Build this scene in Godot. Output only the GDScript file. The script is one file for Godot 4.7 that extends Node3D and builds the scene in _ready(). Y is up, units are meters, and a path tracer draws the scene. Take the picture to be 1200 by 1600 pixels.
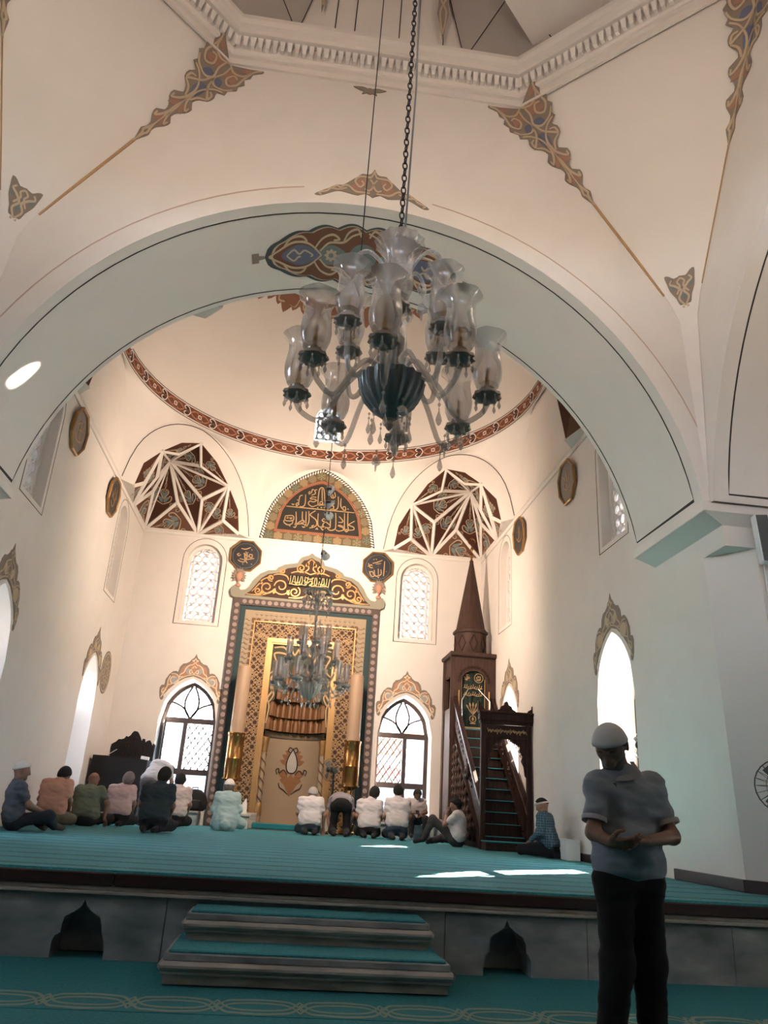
extends Node3D
# A domed prayer hall seen from the lower front hall towards the niche wall. y up, metres; the camera stands at x=0, z=0.
const XL := -4.27
const XR := 4.75
const ZB := -19.55
const PF := 0.62          # height of the carpeted platform
const CX := 0.24          # centre line of the far bay
const CZ := -14.3         # centre of the far dome
const AX := 0.33          # centre line of the front hall
const AZ := -3.4
const HALF := 4.1         # half width of the front hall
var rng := RandomNumberGenerator.new()
var mats := {}
var used := {}
var FB := Transform3D(Basis.IDENTITY, Vector3(0, 0, ZB))
var FL := Transform3D(Basis(Vector3(0, 0, -1), Vector3.UP, Vector3(1, 0, 0)), Vector3(XL, 0, 0))
var FR := Transform3D(Basis(Vector3(0, 0, 1), Vector3.UP, Vector3(-1, 0, 0)), Vector3(XR, 0, 0))

func _ready():
	rng.seed = 7
	# ---- camera
	var cam = Camera3D.new()
	cam.name = "camera"
	cam.fov = rad_to_deg(2.0 * atan(800.0 / 1200.0))
	cam.near = 0.05
	cam.far = 300.0
	add_child(cam)
	cam.position = Vector3(0, 1.18, 0)
	cam.basis = Basis(Vector3.UP, -deg_to_rad(5.83)) * Basis(Vector3.RIGHT, deg_to_rad(21.22)) * Basis(Vector3.BACK, deg_to_rad(3.54))
	cam.current = true
	# ---- sky, sun, exposure
	var env = Environment.new()
	env.background_mode = Environment.BG_SKY
	var sky = Sky.new()
	var sm = ProceduralSkyMaterial.new()
	sm.sky_top_color = Color(0.76, 0.82, 0.91)
	sm.sky_horizon_color = Color(0.92, 0.94, 0.97)
	sm.ground_horizon_color = Color(0.75, 0.74, 0.72)
	sm.ground_bottom_color = Color(0.5, 0.48, 0.45)
	sm.sun_angle_max = 0.1
	sky.sky_material = sm
	env.sky = sky
	env.background_energy_multiplier = 6.4
	env.tonemap_mode = Environment.TONE_MAPPER_LINEAR
	env.tonemap_exposure = 5.6
	env.sdfgi_enabled = true
	env.ssao_enabled = true
	env.ssil_enabled = true
	var we = WorldEnvironment.new()
	we.name = "surroundings"
	we.environment = env
	add_child(we)
	var sun = DirectionalLight3D.new()
	sun.name = "sun"
	sun.light_color = Color(1.0, 0.95, 0.86)
	sun.light_energy = 22.0
	sun.light_angular_distance = 0.6
	sun.shadow_enabled = true
	add_child(sun)
	sun.look_at_from_position(Vector3(1.0, 0.77, -0.787) * 30.0, Vector3.ZERO, Vector3.UP)
	make_materials()
	build_shell()
	build_windows()
	build_far_dome()
	build_front_vault()
	build_platform()
	build_all_decor()
	build_mihrab()
	build_minbar()
	build_furniture()
	build_chandeliers()
	build_people()
	build_outside()

# ------------------------------------------------------------------ materials
func mat(key: String, col: Color, rough := 0.8, metal := 0.0) -> StandardMaterial3D:
	if mats.has(key):
		return mats[key]
	var m = StandardMaterial3D.new()
	m.resource_name = key
	m.albedo_color = col
	m.roughness = rough
	m.metallic = metal
	mats[key] = m
	return m

func noise_tex(freq: float, cols: Array, size := 512, kind := FastNoiseLite.TYPE_SIMPLEX_SMOOTH, octaves := 4, offs := []) -> NoiseTexture2D:
	var n = FastNoiseLite.new()
	n.seed = 11 + int(freq * 1000.0)
	n.noise_type = kind
	n.frequency = freq
	n.fractal_octaves = octaves
	var t = NoiseTexture2D.new()
	t.width = size
	t.height = size
	t.seamless = true
	t.noise = n
	var g = Gradient.new()
	var o = PackedFloat32Array()
	var c = PackedColorArray()
	for i in cols.size():
		o.append(offs[i] if offs.size() else float(i) / maxf(1.0, cols.size() - 1.0))
		c.append(cols[i])
	g.offsets = o
	g.colors = c
	t.color_ramp = g
	return t

func grained(key: String, cols: Array, freq: float, scale: Vector3, rough: float, bump := 0.0, offs := [], kind := FastNoiseLite.TYPE_SIMPLEX_SMOOTH) -> StandardMaterial3D:
	var m = mat(key, Color.WHITE, rough)
	m.albedo_texture = noise_tex(freq, cols, 512, kind, 4, offs)
	m.uv1_triplanar = true
	m.uv1_world_triplanar = true
	m.uv1_scale = scale
	if bump > 0.0:
		m.heightmap_enabled = true
		m.heightmap_texture = noise_tex(freq * 1.7, [Color.BLACK, Color.WHITE])
		m.heightmap_scale = bump
	return m

func make_materials():
	var a = Color(0.83, 0.798, 0.77)
	grained("plaster", [a.darkened(0.015), a, a.lightened(0.02)], 0.008, Vector3.ONE * 0.35, 0.85)
	grained("carpet", [Color(0.17, 0.45, 0.49), Color(0.21, 0.52, 0.56), Color(0.25, 0.57, 0.6)], 0.03, Vector3.ONE * 1.6, 0.95, 0.3)
	grained("carpet_dark", [Color(0.09, 0.39, 0.43), Color(0.11, 0.44, 0.475), Color(0.135, 0.48, 0.51)], 0.03, Vector3.ONE * 1.6, 0.95, 0.3)
	grained("carpet_band", [Color(0.11, 0.34, 0.38), Color(0.13, 0.39, 0.42), Color(0.15, 0.43, 0.46)], 0.03, Vector3.ONE * 1.6, 0.95, 0.3)
	grained("carpet_light", [Color(0.3, 0.55, 0.55), Color(0.34, 0.6, 0.6), Color(0.38, 0.63, 0.62)], 0.05, Vector3.ONE * 2.0, 0.95)
	mat("carpet_motif", Color(0.46, 0.54, 0.5), 0.95)
	grained("marble", [Color(0.38, 0.41, 0.42), Color(0.48, 0.51, 0.52), Color(0.52, 0.54, 0.55), Color(0.64, 0.65, 0.65)], 0.006, Vector3(0.5, 1.1, 0.5), 0.5, 0.0, [0.0, 0.4, 0.6, 1.0])
	grained("marble_pale", [Color(0.5, 0.48, 0.46), Color(0.62, 0.6, 0.57), Color(0.7, 0.68, 0.65)], 0.008, Vector3(0.5, 2.0, 0.5), 0.4)
	grained("wood_dark", [Color(0.12, 0.065, 0.05), Color(0.17, 0.095, 0.075), Color(0.22, 0.125, 0.1)], 0.012, Vector3(2.5, 0.3, 2.5), 0.72)
	grained("wood_brown", [Color(0.195, 0.135, 0.11), Color(0.24, 0.168, 0.14), Color(0.285, 0.2, 0.168)], 0.012, Vector3(2.5, 0.3, 2.5), 0.7)
	grained("wood_edge", [Color(0.12, 0.06, 0.06), Color(0.17, 0.085, 0.08), Color(0.22, 0.11, 0.1)], 0.012, Vector3(0.3, 2.5, 2.5), 0.45)
	mats.wood_dark.metallic_specular = 0.35
	mats.wood_brown.metallic_specular = 0.35
	mat("line_dark", Color(0.2, 0.18, 0.17), 0.9)
	mat("line_tan", Color(0.66, 0.53, 0.38), 0.9)
	mat("line_pink", Color(0.72, 0.62, 0.55), 0.9)
	mat("orn_taupe", Color(0.5, 0.45, 0.405), 0.9)
	mat("orn_tan", Color(0.7, 0.62, 0.52), 0.9)
	mat("orn_pink", Color(0.66, 0.49, 0.4), 0.9)
	mat("orn_brick", Color(0.58, 0.44, 0.37), 0.9)
	mat("orn_brown", Color(0.39, 0.235, 0.17), 0.9)
	mat("orn_brown_soft", Color(0.52, 0.37, 0.29), 0.9)
	mat("orn_blue", Color(0.37, 0.39, 0.47), 0.9)
	mat("orn_slate", Color(0.42, 0.46, 0.45), 0.9)
	mat("orn_grey", Color(0.62, 0.6, 0.58), 0.9)
	mat("orn_cream", Color(0.85, 0.78, 0.66), 0.9)
	mat("orn_dark", Color(0.14, 0.13, 0.13), 0.9)
	mat("orn_orange", Color(0.63, 0.42, 0.31), 0.9)
	mat("orn_white", Color(0.84, 0.82, 0.8), 0.9)
	mat("gold", Color(0.6, 0.46, 0.29), 0.38, 0.6)
	mat("gold_paint", Color(0.62, 0.5, 0.35), 0.6, 0.1)
	mat("brass", Color(0.62, 0.45, 0.26), 0.25, 0.9)
	mat("chrome", Color(0.8, 0.8, 0.8), 0.2, 1.0)
	mat("iron", Color(0.1, 0.1, 0.11), 0.5, 0.6)
	mat("black_plastic", Color(0.045, 0.045, 0.05), 0.45)
	mat("grey_plastic", Color(0.3, 0.31, 0.31), 0.5)
	mat("white_plastic", Color(0.8, 0.8, 0.8), 0.45)
	mat("frame_wood", Color(0.17, 0.12, 0.12), 0.5)
	mat("black_cloth", Color(0.075, 0.07, 0.075), 0.95)
	mat("green_cloth", Color(0.05, 0.12, 0.1), 0.9)
	mat("mihrab_green", Color(0.14, 0.22, 0.23), 0.8)
	mat("niche_cream", Color(0.54, 0.47, 0.39), 0.8)
	mat("niche_brown", Color(0.36, 0.24, 0.15), 0.7)
	mat("sign_board", Color(0.16, 0.15, 0.16), 0.3)
	mat("candle_wax", Color(0.58, 0.48, 0.39), 0.6)
	mat("silver_glass", Color(0.6, 0.56, 0.52), 0.2, 0.1)
	var g = mat("glass", Color(0.93, 0.96, 0.97, 0.06), 0.02)
	g.transparency = BaseMaterial3D.TRANSPARENCY_ALPHA
	var c = mat("crystal", Color(0.72, 0.7, 0.67, 0.42), 0.08)
	c.transparency = BaseMaterial3D.TRANSPARENCY_ALPHA
	c.metallic_specular = 0.8
	var s = mat("shade_glass", Color(0.74, 0.7, 0.66, 0.46), 0.12)
	s.transparency = BaseMaterial3D.TRANSPARENCY_ALPHA
	s.metallic_specular = 0.7
	var fr = mat("frosted", Color(0.82, 0.88, 0.92), 0.6)
	fr.backlight_enabled = true
	fr.backlight = Color(0.8, 0.85, 0.9)
	var mk = mat("milk_glass", Color(0.8, 0.83, 0.86), 0.5)
	mk.backlight_enabled = true
	mk.backlight = Color(0.62, 0.64, 0.67)
	var bulb = mat("lamp_bulb", Color(1, 0.93, 0.8), 0.5)
	bulb.emission_enabled = true
	bulb.emission = Color(1.0, 0.86, 0.66)
	bulb.emission_energy_multiplier = 6.0

# ------------------------------------------------------------------ nodes
func numbered(called: String) -> String:
	var n: int = used.get(called, -1) + 1
	used[called] = n
	return called if n == 0 else "%s_%03d" % [called, n]

func tag(o: Node3D, label: String, category: String, group := "", kind := "") -> Node3D:
	if label != "":
		o.set_meta("label", label)
	if category != "":
		o.set_meta("category", category)
	if group != "":
		o.set_meta("group", group)
	if kind != "":
		o.set_meta("kind", kind)
	return o

func thing(called: String, label: String, category: String, at := Vector3.ZERO, turn := 0.0, group := "") -> Node3D:
	var o = Node3D.new()
	o.name = numbered(called)
	add_child(o)
	o.position = at
	o.rotation.y = turn
	return tag(o, label, category, group)

func structure(called: String, label := "") -> Node3D:
	var o = Node3D.new()
	o.name = numbered(called)
	add_child(o)
	o.set_meta("kind", "structure")
	if label != "":
		o.set_meta("label", label)
	return o

func inst(called: String, mesh: Mesh, m: Material, parent: Node3D = self, xf := Transform3D()) -> MeshInstance3D:
	var o = MeshInstance3D.new()
	o.name = numbered(called) if parent == self else called
	o.mesh = mesh
	o.material_override = m
	o.transform = xf
	parent.add_child(o, true)
	return o

func done(st: SurfaceTool) -> ArrayMesh:
	st.generate_normals()
	return st.commit()

func obj(called: String, st: SurfaceTool, m: Material, parent: Node3D = self, xf := Transform3D()) -> MeshInstance3D:
	return inst(called, done(st), m, parent, xf)

func fr(at: Vector3, turn := 0.0) -> Transform3D:
	return Transform3D(Basis(Vector3.UP, turn), at)

# ------------------------------------------------------------------ shapes
func S(smooth := false) -> SurfaceTool:
	var st = SurfaceTool.new()
	st.begin(Mesh.PRIMITIVE_TRIANGLES)
	st.set_smooth_group(0 if smooth else -1)
	return st

func tri(st: SurfaceTool, a: Vector3, b: Vector3, c: Vector3):
	st.add_vertex(a)
	st.add_vertex(c)
	st.add_vertex(b)

func quad(st: SurfaceTool, a: Vector3, b: Vector3, c: Vector3, d: Vector3):
	st.add_vertex(a)
	st.add_vertex(c)
	st.add_vertex(b)
	st.add_vertex(a)
	st.add_vertex(d)
	st.add_vertex(c)

# a box with chamfered long edges
func box(st: SurfaceTool, c: Vector3, s: Vector3, b := Basis.IDENTITY, ch := 0.0):
	var h = s / 2.0
	if ch <= 0.0:
		var p = []
		for i in 8:
			p.append(c + b * Vector3(h.x if i & 1 else -h.x, h.y if i & 2 else -h.y, h.z if i & 4 else -h.z))
		for f in [[4, 5, 7, 6], [1, 0, 2, 3], [5, 1, 3, 7], [0, 4, 6, 2], [6, 7, 3, 2], [0, 1, 5, 4]]:
			quad(st, p[f[0]], p[f[1]], p[f[2]], p[f[3]])
		return
	ch = minf(ch, minf(h.x, minf(h.y, h.z)) * 0.9)
	# three nested faces per axis: face quads, edge quads, corner triangles
	var ax = [Vector3(1, 0, 0), Vector3(0, 1, 0), Vector3(0, 0, 1)]
	for i in 3:
		var u: Vector3 = ax[(i + 1) % 3]
		var v: Vector3 = ax[(i + 2) % 3]
		var hu: float = h[(i + 1) % 3] - ch
		var hv: float = h[(i + 2) % 3] - ch
		for sg in [1.0, -1.0]:
			var o: Vector3 = ax[i] * h[i] * sg
			var q = [o - u * hu - v * hv, o + u * hu - v * hv, o + u * hu + v * hv, o - u * hu + v * hv]
			if sg < 0:
				q.reverse()
			quad(st, c + b * q[0], c + b * q[1], c + b * q[2], c + b * q[3])
		for su in [1.0, -1.0]:
			for sv in [1.0, -1.0]:
				var w: Vector3 = ax[i] * (h[i] - ch)
				var e1: Vector3 = u * su * h[(i + 1) % 3] + v * sv * hv
				var e2: Vector3 = u * su * hu + v * sv * h[(i + 2) % 3]
				if su * sv > 0:
					quad(st, c + b * (e1 - w), c + b * (e2 - w), c + b * (e2 + w), c + b * (e1 + w))
				else:
					quad(st, c + b * (e2 - w), c + b * (e1 - w), c + b * (e1 + w), c + b * (e2 + w))
	for i in 8:
		var g = Vector3(1.0 if i & 1 else -1.0, 1.0 if i & 2 else -1.0, 1.0 if i & 4 else -1.0)
		var k = h - Vector3.ONE * ch
		var p0 = c + b * (Vector3(h.x, k.y, k.z) * g)
		var p1 = c + b * (Vector3(k.x, h.y, k.z) * g)
		var p2 = c + b * (Vector3(k.x, k.y, h.z) * g)
		if g.x * g.y * g.z > 0:
			tri(st, p0, p1, p2)
		else:
			tri(st, p0, p2, p1)

func bar(st: SurfaceTool, a: Vector3, b: Vector3, w: float, d: float, up := Vector3.UP, ch := 0.0):
	var z = (b - a).normalized()
	var x = up.cross(z)
	if x.length() < 0.01:
		x = Vector3.RIGHT.cross(z)
	x = x.normalized()
	box(st, (a + b) / 2.0, Vector3(w, d, a.distance_to(b)), Basis(x, z.cross(x), z), ch)

# surface of revolution about y through c; profile of (radius, height)
func lathe(st: SurfaceTool, pr: Array, n := 20, c := Vector3.ZERO, b := Basis.IDENTITY, a0 := 0.0, a1 := TAU, flute := 0.0, flutes := 0):
	var g = 1
	for i in pr.size() - 1:
		if i > 0:
			var d0: Vector2 = (pr[i] - pr[i - 1]).normalized()
			var d1: Vector2 = (pr[i + 1] - pr[i]).normalized()
			if d0.dot(d1) < 0.75:
				g += 1
		st.set_smooth_group(g)
		for k in n:
			var t0 = a0 + (a1 - a0) * k / n
			var t1 = a0 + (a1 - a0) * (k + 1) / n
			var f0 = 1.0 + (flute * cos(t0 * flutes) if flutes else 0.0)
			var f1 = 1.0 + (flute * cos(t1 * flutes) if flutes else 0.0)
			var p0 = c + b * Vector3(cos(t0) * pr[i].x * f0, pr[i].y, -sin(t0) * pr[i].x * f0)
			var p1 = c + b * Vector3(cos(t1) * pr[i].x * f1, pr[i].y, -sin(t1) * pr[i].x * f1)
			var p2 = c + b * Vector3(cos(t1) * pr[i + 1].x * f1, pr[i + 1].y, -sin(t1) * pr[i + 1].x * f1)
			var p3 = c + b * Vector3(cos(t0) * pr[i + 1].x * f0, pr[i + 1].y, -sin(t0) * pr[i + 1].x * f0)
			if pr[i].x < 1e-5:
				tri(st, p0, p2, p3)
			elif pr[i + 1].x < 1e-5:
				tri(st, p0, p1, p2)
			else:
				quad(st, p0, p1, p2, p3)
	st.set_smooth_group(-1)

func V2(a: Array) -> Array:
	var r = []
	for i in range(0, a.size(), 2):
		r.append(Vector2(a[i], a[i + 1]))
	return r

func tube(st: SurfaceTool, pts: Array, rad, n := 8, cap := true):
	st.set_smooth_group(3)
	var rings = []
	var x = Vector3.ZERO
	for i in pts.size():
		var d: Vector3 = (pts[mini(i + 1, pts.size() - 1)] - pts[maxi(i - 1, 0)]).normalized()
		if x == Vector3.ZERO:
			x = d.cross(Vector3.UP if absf(d.y) < 0.9 else Vector3.RIGHT).normalized()
		x = (x - d * x.dot(d)).normalized()
		var y = d.cross(x)
		var r: float = rad[i] if rad is Array else rad
		var ring = []
		for k in n:
			var t = TAU * k / n
			ring.append(pts[i] + (x * cos(t) + y * sin(t)) * r)
		rings.append(ring)
	for i in pts.size() - 1:
		for k in n:
			var j = (k + 1) % n
			quad(st, rings[i][k], rings[i][j], rings[i + 1][j], rings[i + 1][k])
	if cap:
		st.set_smooth_group(-1)
		for k in n:
			var j = (k + 1) % n
			tri(st, pts[0], rings[0][j], rings[0][k])
			tri(st, pts[-1], rings[-1][k], rings[-1][j])
	st.set_smooth_group(-1)

# prism over a 2D outline (counter-clockwise), mapped by mp(u, v, w); front at w1, back at w0
func prism(st: SurfaceTool, poly: Array, w0: float, w1: float, mp: Callable):
	var pp = PackedVector2Array(poly)
	if Geometry2D.is_polygon_clockwise(pp):
		pp.reverse()
	var ix = Geometry2D.triangulate_polygon(pp)
	for i in range(0, ix.size(), 3):
		var a = pp[ix[i]]
		var b = pp[ix[i + 1]]
		var c = pp[ix[i + 2]]
		if (b - a).cross(c - a) < 0:
			var q = b
			b = c
			c = q
		tri(st, mp.call(a.x, a.y, w1), mp.call(b.x, b.y, w1), mp.call(c.x, c.y, w1))
		if w0 != w1:
			tri(st, mp.call(a.x, a.y, w0), mp.call(c.x, c.y, w0), mp.call(b.x, b.y, w0))
	if w0 != w1:
		for i in pp.size():
			var a = pp[i]
			var b = pp[(i + 1) % pp.size()]
			quad(st, mp.call(a.x, a.y, w0), mp.call(b.x, b.y, w0), mp.call(b.x, b.y, w1), mp.call(a.x, a.y, w1))

func flat(u: float, v: float, w: float) -> Vector3:
	return Vector3(u, v, w)

func arch_map(cx: float, cy: float, r: float, z0: float) -> Callable:   # s along the arch, t along its depth
	return func(s, t, w): return Vector3(cx + sin(s / r) * (r - w), cy + cos(s / r) * (r - w), z0 + t)

# raised painted line along a polyline; width may taper towards its ends
func ribbon(st: SurfaceTool, pts: Array, wd: float, mp: Callable, w0 := 0.0, w1 := 0.004, closed := false, taper := 0.0):
	var n = pts.size()
	if n < 2:
		return
	var l = []
	var r = []
	for i in n:
		var a: Vector2 = pts[(i - 1 + n) % n] if closed else pts[maxi(i - 1, 0)]
		var b: Vector2 = pts[(i + 1) % n] if closed else pts[mini(i + 1, n - 1)]
		var d = (b - a).normalized()
		var nn = Vector2(-d.y, d.x)
		var k = wd / 2.0
		if taper > 0.0:
			k *= lerpf(1.0, 0.25, clampf(absf(2.0 * i / (n - 1) - 1.0) * taper, 0.0, 1.0))
		var e: Vector2 = (pts[i] - a).normalized() if a != pts[i] else d
		k /= maxf(0.5, absf(d.dot(e)))
		l.append(pts[i] + nn * k)
		r.append(pts[i] - nn * k)
	for i in (n if closed else n - 1):
		var j = (i + 1) % n
		var a: Vector3 = mp.call(r[i].x, r[i].y, w1)
		var b: Vector3 = mp.call(r[j].x, r[j].y, w1)
		var c: Vector3 = mp.call(l[j].x, l[j].y, w1)
		var d: Vector3 = mp.call(l[i].x, l[i].y, w1)
		quad(st, a, b, c, d)
		if w0 != w1:
			quad(st, mp.call(r[i].x, r[i].y, w0), mp.call(r[j].x, r[j].y, w0), b, a)
			quad(st, d, c, mp.call(l[j].x, l[j].y, w0), mp.call(l[i].x, l[i].y, w0))

func arc(c: Vector2, r: float, a0: float, a1: float, n := 12) -> Array:
	var p = []
	for i in n + 1:
		var t = deg_to_rad(lerpf(a0, a1, float(i) / n))
		p.append(c + Vector2(cos(t), sin(t)) * r)
	return p

func spiral(c: Vector2, r0: float, r1: float, a0: float, a1: float, n := 18) -> Array:
	var p = []
	for i in n + 1:
		var k = float(i) / n
		var t = deg_to_rad(lerpf(a0, a1, k))
		p.append(c + Vector2(cos(t), sin(t)) * lerpf(r0, r1, k))
	return p

# smooth curve through points (Catmull-Rom)
func curve(a: Array, n := 6, closed := false) -> Array:
	var p = V2(a) if a[0] is float or a[0] is int else a
	var r = []
	var m = p.size()
	for i in (m if closed else m - 1):
		var p0: Vector2 = p[(i - 1 + m) % m] if closed or i > 0 else p[0]
		var p1: Vector2 = p[i]
		var p2: Vector2 = p[(i + 1) % m]
		var p3: Vector2 = p[(i + 2) % m] if closed or i + 2 < m else p[m - 1]
		for k in n:
			r.append(p1.cubic_interpolate(p2, p0, p3, float(k) / n))
	if not closed:
		r.append(p[m - 1])
	return r

func mirrored(half: Array) -> Array:   # half outline from the axis round to the axis, right side first
	var r = half.duplicate()
	for i in range(half.size() - 1, -1, -1):
		if absf(half[i].x) > 1e-4:
			r.append(Vector2(-half[i].x, half[i].y))
	return r

func flip(p: Array) -> Array:
	var r = []
	for q in p:
		r.append(Vector2(-q.x, q.y))
	return r

func shift(p: Array, o: Vector2, k := 1.0) -> Array:
	var r = []
	for q in p:
		r.append(q * k + o)
	return r

# a leaf: outline between two points bulging to both sides
func leaf(a: Vector2, b: Vector2, wd: float, bend := 0.0) -> Array:
	var d = b - a
	var n = Vector2(-d.y, d.x).normalized()
	var l = []
	var r = []
	for i in 7:
		var t = i / 6.0
		var c = a + d * t + n * bend * sin(PI * t)
		var w = wd * sin(PI * pow(t, 0.8)) * 0.5
		l.append(c + n * w)
		if i > 0 and i < 6:
			r.append(c - n * w)
	r.reverse()
	return l + r

# ------------------------------------------------------------------ walls
# outline of an arched opening: left spring, over the crown, right spring. point > 0 makes the crown pointed
func arch_chain(c: float, half: float, spring: float, top: float, n := 14, pointed := false) -> Array:
	var p = []
	for i in n + 1:
		var t = float(i) / n * 2.0 - 1.0
		var x = t * half
		var y: float
		if pointed:
			# two arcs whose centres lie across the axis
			var rise = top - spring
			var r = (half * half + rise * rise) / (2.0 * half)
			r = maxf(r, half)
			var q = half - r   # centre offset
			y = spring + sqrt(maxf(0.0, r * r - pow(absf(x) - q, 2)))
		else:
			y = spring + (top - spring) * sqrt(maxf(0.0, 1.0 - t * t))
		p.append(Vector2(c + x, y))
	if not pointed:   # even steps round the arc
		p = []
		for i in n + 1:
			var a = PI - PI * i / n
			p.append(Vector2(c + cos(a) * half, spring + sin(a) * (top - spring)))
	return p

# vertical slab in (u, v) with openings [{sill, chain}], front at w = 0, back at w = -depth. rv collects the reveals (defaults to st)
func slab(st: SurfaceTool, u0: float, u1: float, v0: float, v1: float, holes: Array, depth: float, mp: Callable, rv: SurfaceTool = null):
	if rv == null:
		rv = st
	var us = [u0, u1]
	for h in holes:
		for p in h.chain:
			us.append(p.x)
	us.sort()
	for i in us.size() - 1:
		var a: float = us[i]
		var b: float = us[i + 1]
		if b - a < 1e-5:
			continue
		var segs = []
		var m = (a + b) / 2.0
		var here = []
		for h in holes:
			var ch: Array = h.chain
			if m > ch[0].x and m < ch[-1].x:
				for k in ch.size() - 1:
					if m > ch[k].x and m < ch[k + 1].x:
						var ta: float = (a - ch[k].x) / (ch[k + 1].x - ch[k].x)
						var tb: float = (b - ch[k].x) / (ch[k + 1].x - ch[k].x)
						here.append([h.sill, lerpf(ch[k].y, ch[k + 1].y, ta), lerpf(ch[k].y, ch[k + 1].y, tb)])
		here.sort_custom(func(x, y): return x[0] < y[0])
		var la = v0
		var lb = v0
		for h in here:
			if h[0] > la:
				segs.append([la, lb, h[0], h[0]])
			la = h[1]
			lb = h[2]
		segs.append([la, lb, v1, v1])
		for s in segs:
			quad(st, mp.call(a, s[0], 0.0), mp.call(b, s[1], 0.0), mp.call(b, s[3], 0.0), mp.call(a, s[2], 0.0))
			quad(st, mp.call(b, s[1], -depth), mp.call(a, s[0], -depth), mp.call(a, s[2], -depth), mp.call(b, s[3], -depth))
	for h in holes:
		var ch: Array = h.chain
		rv.set_smooth_group(5)
		for k in ch.size() - 1:
			var a: Vector2 = ch[k]
			var b: Vector2 = ch[k + 1]
			quad(rv, mp.call(a.x, a.y, 0.0), mp.call(b.x, b.y, 0.0), mp.call(b.x, b.y, -depth), mp.call(a.x, a.y, -depth))
		rv.set_smooth_group(-1)
		var l: Vector2 = ch[0]
		var r: Vector2 = ch[-1]
		if l.y > h.sill:
			quad(rv, mp.call(l.x, h.sill, 0.0), mp.call(l.x, l.y, 0.0), mp.call(l.x, l.y, -depth), mp.call(l.x, h.sill, -depth))
			quad(rv, mp.call(r.x, r.y, 0.0), mp.call(r.x, h.sill, 0.0), mp.call(r.x, h.sill, -depth), mp.call(r.x, r.y, -depth))
		if h.sill > v0:
			quad(rv, mp.call(r.x, h.sill, 0.0), mp.call(l.x, h.sill, 0.0), mp.call(l.x, h.sill, -depth), mp.call(r.x, h.sill, -depth))
	for e in [[u0, v0, u0, v1], [u1, v1, u1, v0], [u0, v1, u1, v1]]:
		quad(st, mp.call(e[0], e[1], 0.0), mp.call(e[2], e[3], 0.0), mp.call(e[2], e[3], -depth), mp.call(e[0], e[1], -depth))

const UPW := 0.45      # half width of the upper window openings
const LOW := 0.68      # half width of the lower window openings
func upper_hole(c: float) -> Dictionary:
	return {"sill": 5.36, "chain": arch_chain(c, UPW, 6.95, 7.42)}
func lower_hole(c: float) -> Dictionary:
	return {"sill": 1.08, "chain": arch_chain(c, LOW, 2.95, 3.93, 16, true)}

const BACK_U := [-2.6, 3.0]          # upper windows of the niche wall (x)
const BACK_L := [-2.46, 2.85]        # lower windows of the niche wall (x)
const LEFT_U := [-11.56, -17.3]      # side windows (z)
const LEFT_L := [-11.35, -17.1]
const RIGHT_U := [-10.89, -17.2]
const RIGHT_L := [-11.13, -16.85]
const TH := 0.85                     # wall thickness
const REAR := [-2.5, 0.3, 3.1]
var wall_back: Node3D
var wall_left: Node3D
var wall_right: Node3D
var wall_arch: Node3D

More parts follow.
